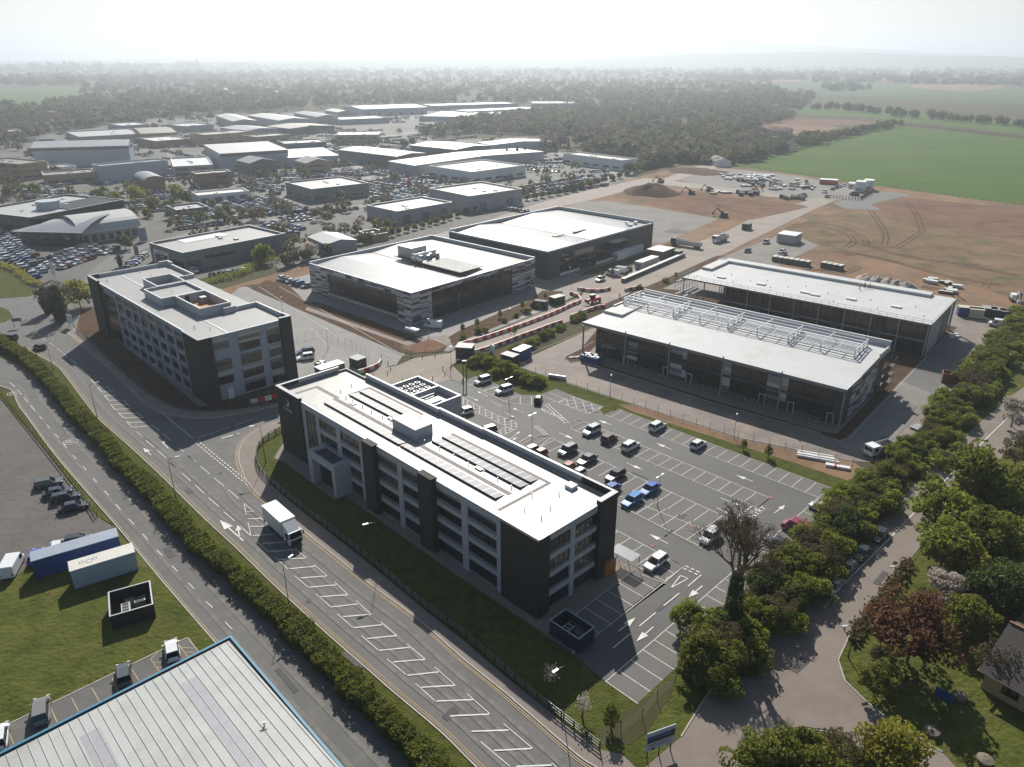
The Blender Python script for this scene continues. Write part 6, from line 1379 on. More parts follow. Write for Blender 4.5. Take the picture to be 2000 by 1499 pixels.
for (A, B, C_, D_, nr, nc, desc) in LOTS:
    a, b, c, d = P(*A), P(*B), P(*C_), P(*D_)
    for i in range(nr):
        f = i / max(1, nr - 1); r0 = a.lerp(c, f); r1 = b.lerp(d, f); n = max(2, min(nc, int((r1 - r0).length / 2.55)))
        rowd = (r1 - r0); az = math.atan2(rowd.y, rowd.x) + PI / 2 + (PI if R3.random() < .5 else 0)
        for k in range(n):
            if R3.random() < .07: continue
            p = r0.lerp(r1, (k + .5) / n) + Vector((R3.uniform(-.15, .15), R3.uniform(-.3, .3), 0.07))
            allcars.append((p.length, p, az + R3.uniform(-.04, .04) + (PI if R3.random() < .15 else 0), R3.choice(('hatch', 'saloon', 'suv')), R3.choice(LOTCOL), (('single ', 'front ', 'second ', 'third ', 'fourth ', 'fifth ', 'sixth ')[i + (nr > 1)] + 'row, ' + ('left part', 'middle', 'right part')[min(2, 3 * k // n)] + ' of ' + desc) if nr > 1 else ('left', 'middle', 'right')[min(2, 3 * k // n)] + ' of the ' + desc))
def free(p, r=4.0):
    for o, az, L, D in FOOT:
        d = p - o; x = d.x * math.cos(az) + d.y * math.sin(az); y = -d.x * math.sin(az) + d.y * math.cos(az)
        if -r < x < L + r and -r < y < D + r: return False
    return True
for _ in range(420):
    x0, y0 = R3.uniform(10, 1000), R3.uniform(238, 420)
    if y0 > 330 + 0.08 * x0 and x0 > 300: continue
    a = P(x0, y0); az = R3.choice((-.75, .8, 2.2, .1)); d = Vector((math.cos(az), math.sin(az), 0))
    for k in range(R3.randint(5, 14)):
        p = a + d * (k * 2.6)
        if not free(p, 2.5) or min((p - c[1]).length for c in allcars[-600:]) < 2.3: continue
        allcars.append((p.length, p + Vector((0, 0, .07)), az + PI / 2, R3.choice(('hatch', 'saloon', 'suv')), R3.choice(LOTCOL), 'yards between the estate units'))
allcars.sort(key=lambda c: c[0])
for k in LOTM: d = LOTM[k].build('lot_car', [M['paint'], M['carglass'], M['tyre']]); LOTD[k] = d.data; bpy.data.objects.remove(d)
NI = 215
for (_, p, az, k, (cn, cc), desc) in allcars[:NI]:
    o = bpy.data.objects.new('lot_car', LOTD[k]); COL.objects.link(o); o.location = p; o.rotation_euler = (0, 0, az); o.color = (*cc, 1)
    tag(o, '%s %s in the %s' % (cn, {'hatch': 'hatchback', 'saloon': 'saloon', 'suv': 'SUV'}[k], desc), 'car', 'dealership cars: ' + desc + ', ' + cn + ' ' + k)
paints = {}
for n_, c_ in LOTCOL:
    if n_ not in paints: paints[n_] = mat('paint_' + n_.replace(' ', '_'), c_, .22, spec=.6)
mb = MB(); names = list(paints)
for (_, p, az, k, (cn, cc), desc) in allcars[NI:]:
    s_ = LOTM[k]; cs, sn = math.cos(az), math.sin(az)
    vs = [(p.x + x * cs - y * sn, p.y + x * sn + y * cs, p.z + z) for x, y, z in s_.v]
    o = len(mb.v); mb.v += vs
    for f, mi in zip(s_.f, s_.mi): mb.f.append([i + o for i in f]); mb.mi.append({0: names.index(cn), 1: len(names), 2: len(names) + 1}[mi]); mb.sm.append(False)
tag(mb.build('distant_parked_cars', [paints[n_] for n_ in names] + [M['carglass'], M['tyre']]), 'many small parked cars filling the far dealership lots', 'cars', kind='stuff')
# ---------------------------------------------------------------- lorries and plant
def box_lorry():
    p = P(556, 1044, 0.07); t = emp('box_lorry', 'white box lorry driving on the main road past the hotel', 'lorry', p, math.radians(-45.5 - 2))
    part('cargo_box', t, M['offwhite'], (-4.6, 1.9, -1.25, 1.25, 1.05, 3.75)); part('box_trim', t, M['white'], (-4.62, 1.92, -1.27, 1.27, 3.75, 3.8))
    m = MB(); m.loft([[(2.15, -1.15, .5), (4.05, -1.15, .45), (4.2, -1.12, 1.35), (3.95, -1.05, 2.5), (2.15, -1.1, 2.65)], [(2.15, 1.15, .5), (4.05, 1.15, .45), (4.2, 1.12, 1.35), (3.95, 1.05, 2.5), (2.15, 1.1, 2.65)]])
    m.loft([[(2.1, -1.05, 2.6), (3.7, -.95, 2.56), (2.2, -1.1, 3.6)], [(2.1, 1.05, 2.6), (3.7, .95, 2.56), (2.2, 1.1, 3.6)]]); cab = m.build('cab', M['white'], t)
    m = MB(); m.add([(4.235, -1.0, 1.5), (4.235, 1.0, 1.5), (4.02, .95, 2.35), (4.02, -.95, 2.35)], [(0, 1, 2, 3)])
    for s in (-1, 1): m.add([(2.8, s * 1.17, 1.5), (3.95, s * 1.16, 1.5), (3.8, s * 1.1, 2.3), (2.8, s * 1.12, 2.3)], [(0, 1, 2, 3)])
    m.build('cab_window', M['carglass'], cab)
    part('grille', cab, M['black'], (4.15, 4.24, -.9, .9, .55, 1.2)); part('chassis', t, M['black'], (-4.5, 3.9, -.45, .45, .6, 1.0)); part('side_guard', t, M['dark_metal'], (-2.2, 1.6, -1.2, -1.1, .5, .9), (-2.2, 1.6, 1.1, 1.2, .5, .9))
    for s in (-1, 1):
        part('mirror', cab, M['black'], (3.9, 4.05, s * 1.4 - .08, s * 1.4 + .08, 1.6, 2.2)); part('headlight', cab, M['lamp'], (4.14, 4.2, s * .85 - .15, s * .85 + .15, .6, .8))
        for x in (3.1, -2.9): data_obj('wheel', WHEEL_L, t, (x, s * 1.02, .5))
    part('tail_lift', t, M['galv'], (-4.8, -4.62, -1.2, 1.2, .5, 1.1))
box_lorry()
def tipper(px, py, az, label, cabm, bodym, length=7.5):
    t = emp('tipper_lorry', label, 'lorry', P(px, py, .07), math.radians(az))
    h = length / 2
    part('cab', t, M[cabm], (h - 2.0, h, -1.2, 1.2, .6, 2.9)); part('cab_window', t, M['carglass'], (h, h + .03, -1.05, 1.05, 1.6, 2.5), (h - 1.5, h - .5, -1.23, -1.2, 1.6, 2.5), (h - 1.5, h - .5, 1.2, 1.23, 1.6, 2.5))
    m = MB(); x0, x1 = -h, h - 2.3
    m.box(x0, x1, -1.25, 1.25, 1.0, 1.15); m.box(x0, x1, -1.25, -1.15, 1.15, 2.5); m.box(x0, x1, 1.15, 1.25, 1.15, 2.5); m.box(x0, x0 + .1, -1.15, 1.15, 1.15, 2.5); m.box(x1 - .1, x1, -1.15, 1.15, 1.15, 2.7)
    m.build('tipping_body', M[bodym], t); part('chassis', t, M['black'], (-h + .2, h - .2, -.45, .45, .6, .98))
    for s in (-1, 1):
        for x in ((h - 1.1), -h + 1.2, -h + 2.4): data_obj('wheel', WHEEL_L, t, (x, s * 1.0, .5))
    return t
tipper(1340, 482, 140, 'black-cabbed articulated tipper with a long white body on the site road', 'black', 'offwhite', 13)
tipper(1406, 472, 218, 'white tipper lorry on the site road facing the camera', 'white', 'galv', 8)
t = tipper(1716, 886, 205, 'white flatbed pickup parked by the hedge at the yard corner', 'white', 'galv', 6.2); t.name = 'pickup_truck'; t.scale = (1, .85, .82)
def telehandler(px, py, az, label, col):
    t = emp('telehandler', label, 'machine', P(px, py, .07), math.radians(az))
    part('body', t, M[col], (-2.2, 1.6, -.8, .8, .9, 1.5)); part('engine_cover', t, M[col], (-1.8, .4, .3, 1.1, 1.0, 1.9)); c = part('cab', t, M['black'], (-.7, .9, -1.1, -.1, 1.0, 2.5)); part('cab_roof', c, M['offwhite'], (-.8, 1.0, -1.15, -.05, 2.5, 2.62))
    m = MB(); m.bar((-2.0, .1, 1.9), (3.2, .1, 1.3), .35, .4); m.build('boom', M[col], t); part('forks', t, M['dark_metal'], (3.2, 4.4, -.5, -.35, .8, .9), (3.2, 4.4, .45, .6, .8, .9), (3.15, 3.25, -.7, .8, .7, 1.6))
    for s in (-1, 1):
        for x in (-1.5, 1.5): data_obj('wheel', WHEEL_L, t, (x, s * 1.0, .55))
telehandler(1160, 592, 215, 'red telehandler on the road between the barriers', 'red')
def excavator(px, py, az, label, col='orange'):
    t = emp('excavator', label, 'machine', P(px, py, .05), math.radians(az))
    for s in (-1, 1): part('track', t, M['black'], (-1.8, 1.8, s * 1.1 - .28, s * 1.1 + .28, 0, .85))
    part('house', t, M[col], (-1.9, 1.0, -1.2, 1.2, 1.0, 2.1)); part('cab', t, M['carglass'], (-.1, 1.3, .3, 1.2, 1.0, 2.9))
    m = MB(); m.bar((.8, -.2, 1.8), (3.4, -.2, 4.0), .35, .5); m.bar((3.4, -.2, 4.0), (5.2, -.2, 1.6), .3, .35); m.box(4.8, 5.6, -.7, .3, .7, 1.6); m.build('digging_arm', M[col], t)
excavator(1290, 357, 200, 'orange excavator beside the dark spoil heap')
excavator(1350, 380, 160, 'small dark excavator on the red earth', 'black'); excavator(1413, 424, 150, 'small dark roller standing by the grey pad', 'black')
excavator(1475, 374, 30, 'yellow-brown loader among the storage stacks'); excavator(1385, 374, 200, 'digger beside the fence of stacked pallets', 'wood')
excavator(1982, 588, 250, 'compact white loader on the bare field at the right', 'white')
# ---------------------------------------------------------------- street furniture
def lamp_proto(h, kind):
    t = emp('street_lamp', 'lamp', 'street lamp', (0, 0, -60)); m = MB(); m.cyl((0, 0, 0), (0, 0, 1.2), .09, .08, 8); m.cyl((0, 0, 1.2), (0, 0, h), .06, .04, 6); m.build('column', M['dark_metal'] if kind == 'arm' else M['galv'], t)
    if kind == 'arm':
        m = MB(); m.bar((0, 0, h), (.5, 0, h + .25), .07); m.bar((.5, 0, h + .25), (1.3, 0, h + .3), .06); m.build('bracket', M['dark_metal'], t); part('lantern', t, M['galv'], (1.1, 1.9, -.14, .14, h + .24, h + .36))
    elif kind == 'double':
        m = MB(); m.bar((-.8, 0, h), (.8, 0, h + .02), .05); m.build('bracket', M['galv'], t)
        for s in (-1, 1): part('lantern', t, M['galv'], (s * .8 - .3, s * .8 + .3, -.12, .12, h - .02, h + .08))
    else: part('lantern', t, M['white'], (-.15, .45, -.12, .12, h - .02, h + .08))
    return [t, False]
LP = {}
def lamp(px, py, kind, h, az, label, group):
    key = (kind, h)
    if key not in LP: LP[key] = lamp_proto(h, kind)
    p = LP[key]; loc = P(px, py, .1); rz = math.radians(az)
    if not p[1]: p[1] = True; r = p[0]; r.location = loc; r.rotation_euler = (0, 0, rz); r['label'] = label; r['group'] = group
    else: dup(p[0], loc, rz, label, group)
GL = 'street lamps along the main road'
for x, y, az, l in ((105, 726, 20, 'tall street lamp on the verge nearest the roundabout'), (190.5, 818, 45, 'tall street lamp on the verge opposite the office'), (344, 975, 30, 'tall street lamp on the verge above the double arrows'), (565.5, 1190, 60, 'tall street lamp on the verge below the lorry'),
                    (741, 1106, 205, 'tall street lamp standing in the fence recess before the hotel'), (1100, 1400, 220, 'tall street lamp at the lower end of the post-and-rail fence'), (330, 775, 190, 'street lamp in the shade before the office'), (519, 905, 190, 'street lamp on the curved corner by the hotel tower')):
    lamp(x, y, 'arm', 7.6, az, l, GL)
GD = 'lamps in the hotel car park'
for x, y, l in ((1283.7, 988.7, 'double-headed lamp in the middle of the hotel car park'), (1039, 862, 'double-headed lamp on the soil island by the silver hatchback'), (994, 787, 'double-headed lamp between the bays below the bushes')): lamp(x, y, 'double', 5.9, 45, l, GD)
GP = 'slim lamps around the retail yards'
for x, y, l in ((1191, 775, 'slim lamp on the verge below the shop terrace, left'), (1433, 855, 'slim lamp on the verge below the shop terrace, right'), (834.5, 626, 'slim lamp at the corner of the plank-clad shed'), (897, 608, 'slim lamp in the forecourt shade, left'), (983, 578, 'slim lamp in the forecourt shade, right'), (995, 638, 'slim lamp in the planting strip by the barriers'), (837.5, 659, 'slim lamp by the cycle shelter'), (881, 716, 'slim lamp beside the charcoal pump house'), (552.5, 614, 'slim lamp behind the office fin, upper'), (641, 680, 'slim lamp in the fenced-off bays'), (1112, 552, 'slim lamp before the charcoal warehouse'), (1195, 505, 'slim lamp beside the white cabins'), (1150, 528, 'slim lamp at the warehouse entrance')):
    lamp(x, y, 'single', 5.2, 60, l, GP)
GR = 'short lamps along the right lane'
for x, y, l in ((1656.5, 1284.5, 'lamp on the grass at the lane fork'), (1746.5, 1164.5, 'lamp on the grass beyond the lane fork'), (1876, 970, 'lamp half hidden by the big trees on the lane')): lamp(x, y, 'arm', 5.0, 190, l, GR)
lamp(1797, 372, 'arm', 6.5, 20, 'lone lamp post at the edge of the green field', None) if False else None
# ranch fence along the footpath
M['rail'] = mat('weathered_rail', (0.06, 0.055, 0.05), 0.3, spec=0.8)
M['wirem'] = mat('fence_wire', (0.16, 0.16, 0.16), 0.6)
def rail_fence(name, label, pts, h, nrails, m, z=0.1, k=4, sp=1.9, thick=.1, cat='fence', railm=None, group=None):
    w = WP(pts, k); t = emp(name, label, cat, w[0]); o = w[0]; t.location = (o.x, o.y, 0)
    pos = [0]; 
    for i in range(len(w) - 1): pos.append(pos[-1] + (w[i + 1] - w[i]).length)
    def at(s):
        for i in range(len(pos) - 1):
            if s <= pos[i + 1]: return w[i].lerp(w[i + 1], (s - pos[i]) / max(1e-6, pos[i + 1] - pos[i]))
        return w[-1]
    n = min(100, int(pos[-1] / sp)); pts2 = [at(pos[-1] * i / n) - Vector((o.x, o.y, 0)) for i in range(n + 1)]
    for p in pts2[:100]:
        mb = MB(); mb.box(p.x - thick / 2, p.x + thick / 2, p.y - thick / 2, p.y + thick / 2, 0, h + .1); mb.build('post', M[m], t)
    for r in range(nrails):
        zz_ = h * (r + 1) / nrails - .05; mb = MB()
        for a, b in zip(pts2[:-1], pts2[1:]): mb.bar((a.x, a.y, zz_), (b.x, b.y, zz_ + 0.0), .07 if nrails < 4 else .018, .14 if nrails < 4 else .018)
        mb.build('rail', M[railm or m], t)
    return t
rail_fence('rail_fence', 'black post-and-rail fence running along the footpath before the hotel', [(553, 842), (518, 862), (503, 885), (505, 915), (530, 945), (582, 989), (642, 1035), (695, 1076), (738, 1111), (795, 1160), (840, 1196), (905, 1243), (990, 1318), (1045, 1365), (1105, 1412), (1171, 1465)], 1.25, 3, 'dark_metal', thick=.16, railm='rail')
rail_fence('rail_fence', 'dark fence curving round the soil bed before the office', [(150, 648), (180, 672), (220, 710), (262, 747), (300, 776), (345, 797), (400, 805), (470, 800), (545, 790)], 1.1, 3, 'dark_metal')
rail_fence('yard_fence', 'low green railing between the gravel yard and the service lane', [(0, 764), (60, 838), (110, 900), (155, 958), (190, 1012)], 1.1, 2, 'green_paint', railm='leaf_b')
rail_fence('wire_fence', 'thin black wire fence on posts between the car park and the shop yard', [(1009, 718), (1120, 755), (1230, 789), (1331, 823), (1450, 861), (1560, 887), (1664, 914)], 1.8, 4, 'dark_metal', k=1, sp=3.0, thick=.07)
rail_fence('wire_fence', 'short wire fence at the bottom corner of the lawn', [(1171, 1466), (1196, 1436), (1233, 1428), (1262, 1394), (1287, 1361), (1318, 1335)], 1.6, 4, 'dark_metal', k=1, sp=3.0, thick=.08)
rail_fence('wire_fence', 'wire fence on the bank behind the two retail sheds', [(380, 560), (470, 545), (560, 535), (640, 512), (720, 485), (800, 462), (880, 440)], 1.7, 4, 'dark_metal', k=1, sp=3.2, thick=.06)
rail_fence('site_fence', 'temporary mesh fence round the junction soil bed', [(768, 683), (800, 693), (850, 690), (880, 682), (888, 676)], 1.8, 4, 'wirem', k=1, sp=2.4, thick=.05)
rail_fence('site_fence', 'temporary mesh fence across the empty bays behind the office', [(580, 668), (603, 662), (627, 656), (653, 668), (690, 678), (712, 692), (722, 700)], 1.8, 4, 'wirem', k=1, sp=2.4, thick=.05)
rail_fence('site_fence', 'pale mesh fence panels by the office corner', [(487, 786), (515, 780), (545, 772)], 1.9, 5, 'galv', k=1, sp=2.2, thick=.06)
rail_fence('site_fence', 'pale fence along the edge of the green field', [(1420, 322), (1560, 341), (1700, 361), (1850, 383), (2000, 405), (2150, 428)], 1.5, 4, 'wood', k=1, sp=4, thick=.12)
rail_fence('timber_fence', 'close-boarded timber fence round the site offices', [(1622, 388), (1680, 392), (1705, 376)], 2.0, 9, 'wood', k=1, sp=1.5, thick=.3)
rail_fence('rail_fence', 'low curved rail round the grass tip by the pump house', [(935, 700), (905, 706), (884, 714), (880, 722)], .9, 2, 'dark_metal', k=3, sp=1.8)
# red and white barriers
def barrier_row(pts, label, k=3, only=None, bl=1.55):
    w = WP(pts, k); pos = [0]
    for i in range(len(w) - 1): pos.append(pos[-1] + (w[i + 1] - w[i]).length)
    def at(s):
        for i in range(len(pos) - 1):
            if s <= pos[i + 1]: return w[i].lerp(w[i + 1], (s - pos[i]) / max(1e-6, pos[i + 1] - pos[i]))
        return w[-1]
    n = int(pos[-1] / bl)
    for i in range(n):
        a, b = at(i * bl), at((i + 1) * bl); c = (a + b) / 2; rz = math.atan2(b.y - a.y, b.x - a.x); red = i % 2
        key = 'bar_r' if red else 'bar_w'
        if key not in LP:
            m = MB(); m.loft([[(x, -.33, 0), (x, .33, 0), (x, .27, .4), (x, .17, 1.0), (x, -.17, 1.0), (x, -.27, .4)] for x in (-bl / 2 + .03, bl / 2 - .03)])
            o = m.build('road_barrier', M['red'] if red else M['barrier_w']); LP[key] = o
        else: o = LP[key].copy(); COL.objects.link(o)
        o.location = (c.x, c.y, .09); o.rotation_euler = (0, 0, rz)
        cn = 'red' if red else 'white'
        tag(o, cn + ' plastic barrier block in the ' + label, 'barrier', cn + ' barrier blocks in the ' + label)
q = zz(860, 560, 6.247)
barrier_row([q(225, 730), q(500, 655), q(820, 550), q(1140, 435), q(1430, 320), q(1600, 240), q(1700, 200), q(1700, 155), q(1640, 115), q(1535, 88)], 'long row on the far side of the road')
barrier_row([q(420, 820), q(560, 780), q(720, 725), q(940, 640), q(1180, 555), q(1380, 480), q(1520, 440)], 'row on the near side of the road')
barrier_row([q(1590, 385), q(1730, 335), q(1940, 262), q(2010, 268)], 'short row beside the shop terrace corner')
q = zz(1000, 500, 4)
barrier_row([q(510, 268), q(600, 283), q(700, 283), q(785, 262)], 'curved row at the road fork'); barrier_row([q(880, 280), q(920, 272), q(1000, 255)], 'stub row by the planting strip')
barrier_row([(700, 731), (720, 725), (740, 716), (745, 706)], 'short row behind the hotel'); barrier_row([(490, 790), (515, 785), (545, 776)], 'short row between office and hotel')
# bollards
bp = None
for i, (x, y) in enumerate([q(1, 1) for _ in ()] + [(552, 838), (557, 829), (719, 740), (845, 742), (787, 746), (865, 722), (869, 733), (903, 747), (745, 700), (758, 712), (763, 722), (757, 731), (729, 735), (803, 697), (825, 700), (850, 697)]):
    if bp is None: m = MB(); m.cyl((0, 0, 0), (0, 0, .95), .09, .08, 8); bp = m.build('bollard', M['dark_metal']); o = bp
    else: o = bp.copy(); COL.objects.link(o)
    o.location = P(x, y, .1); tag(o, 'short black bollard on the pavement corners behind the hotel', 'bollard', 'black bollards around the junction')
def person(loc, az, label, top, legs='denim', pose='stand'):
    me = bpy.data.meshes.new('person')
    if pose == 'stand': J = [(0, 0, .95), (0, 0, 1.2), (0, 0, 1.42), (0, 0, 1.55), (.02, 0, 1.68), (.01, .11, .9), (.03, .12, .5), (0, .12, .08), (.16, .12, .04), (-.01, -.11, .9), (.02, -.12, .5), (-.03, -.12, .08), (.13, -.12, .04), (0, .19, 1.4), (.02, .25, 1.12), (.12, .24, .88), (0, -.19, 1.4), (.02, -.25, 1.12), (.12, -.24, .88)]
    else: J = [(0, 0, .85), (.15, 0, 1.05), (.35, 0, 1.2), (.45, 0, 1.25), (.56, 0, 1.28), (.0, .12, .8), (.14, .14, .45), (-.05, .14, .08), (.1, .14, .04), (-.0, -.12, .8), (.1, -.14, .45), (-.1, -.14, .08), (.05, -.14, .04), (.34, .19, 1.16), (.42, .22, .9), (.55, .18, .7), (.34, -.19, 1.16), (.42, -.22, .9), (.55, -.18, .7)]
    E_ = [(0, 1), (1, 2), (2, 3), (3, 4), (0, 5), (5, 6), (6, 7), (7, 8), (0, 9), (9, 10), (10, 11), (11, 12), (2, 13), (13, 14), (14, 15), (2, 16), (16, 17), (17, 18)]
    me.from_pydata(J, E_, []); o = bpy.data.objects.new('person', me); COL.objects.link(o)
    o.modifiers.new('s', 'SKIN'); rad = [.15, .15, .15, .06, .11, .1, .07, .05, .045, .1, .07, .05, .045, .07, .05, .04, .07, .05, .04]
    for v, r in zip(me.skin_vertices[0].data, rad): v.radius = (r, r)
    me.skin_vertices[0].data[0].use_root = True
    sb = o.modifiers.new('u', 'SUBSURF'); sb.levels = 1; sb.render_levels = 1
    dg = bpy.context.evaluated_depsgraph_get(); m2 = bpy.data.meshes.new_from_object(o.evaluated_get(dg)); bpy.data.objects.remove(o)
    for k in (top, legs, 'skin', 'black'): m2.materials.append(M[k] if isinstance(k, str) else k)
    zs = [p.center.z for p in m2.polygons]; zt = J[4][2]
    for p in m2.polygons:
        c = p.center; head = (c - Vector(J[4])).length < .16
        p.material_index = 2 if head and c.z < zt + .06 else 3 if head else (1 if c.z < J[0][2] + .02 and abs(c.y) < .2 else 0); p.use_smooth = True
    o = bpy.data.objects.new('person', m2); COL.objects.link(o); o.location = loc; o.rotation_euler = (0, 0, az); tag(o, label, 'person')
    hh_ = MB(); hh_.cyl((J[4][0] - .02, 0, zt + .06), (J[4][0] - .02, 0, zt + .17), .12, .05, 8); hh_.build('hat', M['white'] if top == 'hiviz' else M['black'], o)
person(P(1321, 1210, .1), 2.2, 'person in dark clothes walking by the hedge edge of the car park', 'black')
person(P(1210, 583, .1), 4, 'worker in orange vest standing at the road fork', 'hiviz')
for (x, y, l, ps) in ((1679, 566, 'worker in orange bending over the roof of the unfinished terrace', 'bend'), (1688, 563, 'worker in orange upright on the unfinished terrace roof, left', 'stand'), (1698, 564, 'worker in orange upright on the unfinished terrace roof, right', 'stand')):
    person(P(x, y, 9.0), 1 + x, l, 'hiviz', pose=ps)
person(P(1704, 668, .1), 2, 'worker in orange vest below the unfinished terrace', 'hiviz')
# stacked pallets and materials
def pallet_proto(name, L, W, H, m1, m2):
    t = emp(name, 'x', 'pallet', (0, 0, -60)); part('base', t, M['wood'], (-L / 2, L / 2, -W / 2, W / 2, 0, .15))
    m = MB(); n = 4
    for i in range(n): m.box(-L / 2 + i * L / n + .02, -L / 2 + (i + 1) * L / n - .02, -W / 2 + .02, W / 2 - .02, .151, H - .1 - .04 * (i % 2))
    m.build('stack', M[m1], t); part('wrap', t, M[m2], (-L / 2, L / 2, -W / 2, W / 2, H - .1, H)); return [t, False]
def place(proto_, loc, rz, label, group, sc=None):
    if not proto_[1]: proto_[1] = True; r = proto_[0]; r.location = loc; r.rotation_euler = (0, 0, rz); r['label'] = label; r['group'] = group; return r
    return dup(proto_[0], loc, rz, label, group, scale=sc)
pk = pallet_proto('kerb_pallet', 2.1, 1.3, 1.35, 'clad_brown', 'offwhite')
a, b = P(1219, 551), P(1338, 500); n = int((b - a).length / 2.2); az = math.atan2(b.y - a.y, b.x - a.x)
for i in range(n): place(pk, a.lerp(b, i / n) + Vector((0, 0, .08)), az, 'wrapped pallet of kerbs in the long line beside the site road', 'kerb pallets along the road')
pb = pallet_proto('brick_pallet', 1.6, 1.3, 2.0, 'wood', 'offwhite')
for (A, B, l) in (((1512, 511), (1586, 523), 'brick pallet in the long double stack behind the unfinished terrace'), ((1607, 523), (1650, 531), 'brick pallet in the shorter stack behind the unfinished terrace')):
    a, b = P(*A), P(*B); n = int((b - a).length / 1.8); az = math.atan2(b.y - a.y, b.x - a.x)
    for i in range(n):
        for j in (0, 1): place(pb, a.lerp(b, i / n) + Vector((-math.sin(az), math.cos(az), 0)) * j * 1.5, az, l, l.replace('brick pallet', 'brick pallets'))
R4 = random.Random(4)
pm = [pallet_proto('material_stack', 3.0, 1.6, 1.1, 'steel', 'white'), pallet_proto('material_stack', 2.4, 1.4, 1.6, 'clad_brown', 'wood'), pallet_proto('material_stack', 4.0, 1.2, .9, 'wood', 'offwhite'), pallet_proto('material_stack', 1.8, 1.8, 1.9, 'navy', 'navy')]
def scatter(x0, x1, y0, y1, n, kinds, label):
    for i in range(n):
        k = R4.choice(kinds); place(pm[k], P(R4.uniform(x0, x1), R4.uniform(y0, y1), .06), R4.choice((-.6, -.55, .98, 1.0)) + R4.uniform(-.1, .1), label, label + ' group')
scatter(1458, 1512, 343, 354, 34, (0,), 'white sheeted stack in the middle of the storage yard'); scatter(1440, 1515, 354, 366, 26, (1, 3, 2), 'dark stack in front of the white sheeted ones')
scatter(1405, 1450, 338, 352, 14, (0, 2), 'pale stack at the left of the storage yard'); scatter(1505, 1590, 352, 372, 34, (1, 2, 0), 'mixed stack at the right of the storage yard')
scatter(1440, 1480, 377, 383, 16, (3,), 'dark crate stack beside the haul track'); scatter(1522, 1572, 384, 391, 16, (1, 3), 'brown stack near the compound entrance'); scatter(1385, 1440, 374, 380, 10, (2,), 'timber stack along the haul track')
scatter(1845, 1870, 553, 575, 8, (2, 0), 'loose building material behind the unfinished terrace'); scatter(1810, 1830, 548, 556, 4, (0,), 'white wrapped material behind the unfinished terrace')
t_ = None
for i in range(3): BU('material_cage', ['left', 'middle', 'right'][i] + ' one of three dark caged stores at the yard corner', 'container', (1918 + i * 17, 618 + i * 3), 3.6, 3.2, 2.4, -22, 'black', 'roof_grey')
def mound(px, py, r, h, m, name, label, seed):
    o = P(px, py, 0); n = 20; k = 7; mb = MB(); Rr = random.Random(seed); ph = [Rr.uniform(0, 6) for _ in range(4)]
    vs = [(0, 0, h)]
    for j in range(1, k + 1):
        for i in range(n):
            a = 2 * PI * i / n; rr = r * j / k * (1 + .13 * math.sin(2 * a + ph[0]) + .08 * math.sin(5 * a + ph[1])); z = h * (1 - (j / k) ** 1.7) ** 1.15 * (1 + .12 * math.sin(3 * a + ph[2] + j)) + (Rr.uniform(-.06, .06) * h if j < k else 0)
            vs.append((rr * math.cos(a), rr * math.sin(a), max(-.02, z)))
    fs = [(0, 1 + i, 1 + (i + 1) % n) for i in range(n)]
    for j in range(k - 1):
        for i in range(n): a_ = 1 + j * n + i; b_ = 1 + j * n + (i + 1) % n; fs.append((a_, a_ + n, b_ + n, b_))
    mb.add(vs, fs, 0, True); o_ = mb.build(name, M[m]); o_.location = o; return tag(o_, label, 'heap')
for i, (x, y) in enumerate(((1690, 545), (1712, 549), (1734, 553), (1753, 557), (1771, 561))): mound(x, y + 3, 3.8, 2.2, 'mound', 'gravel_heap', ['first', 'second', 'third', 'fourth', 'fifth'][i] + ' from the left of five gravel heaps behind the unfinished terrace', i)
mound(1272, 378, 15, 5.5, 'soil', 'spoil_heap', 'big dark spoil heap beside the haul track', 9); mound(1360, 335, 20, 1.5, 'soil', 'spoil_heap', 'long low dark spoil bank at the far corner of the site', 10); mound(1320, 452, 6, 1.2, 'aggregate', 'gravel_heap', 'low grey heap at the end of the aggregate pad', 12)
def skip(FL, L, D, h, az, m, label, fill=None):
    t = emp('skip', label, 'skip', P(*FL, .06), math.radians(az)); mb = MB(); ring_walls(mb, L, D, .1, 0, h); mb.box(.1, L - .1, .1, D - .1, 0, .1)
    for i in range(int(L / .7)): mb.box(.2 + i * .7, .3 + i * .7, -.07, 0, .1, h)
    mb.build('body', M[m], t); mb = MB(); ring_walls(mb, L + .06, D + .06, .18, h, h + .1, 0, -.06, -.06); mb.build('rim', M[m], t)
    if fill:
        mb = MB(); Rr = random.Random(3)
        for i in range(14): x, y = Rr.uniform(.2, L - 1), Rr.uniform(.2, D - .8); mb.box(x, x + Rr.uniform(.4, 1.2), y, y + .6, h * .5 + i * .01, h + Rr.uniform(0, .35), 0, Rr.uniform(0, 3))
        mb.build('rubble', M[fill], t)
skip((1133, 705), 5.2, 2.4, 1.6, -38, 'blue', 'blue skip heaped with white waste at the canopy column', 'white'); skip((1838, 748), 7.0, 2.6, 2.3, -25, 'tile_red', 'open rusty-brown skip on the fresh tarmac')
skip((614, 716), 5.0, 2.2, .9, -38, 'wood', 'flat trailer loaded with white sheets behind the hotel', 'white')
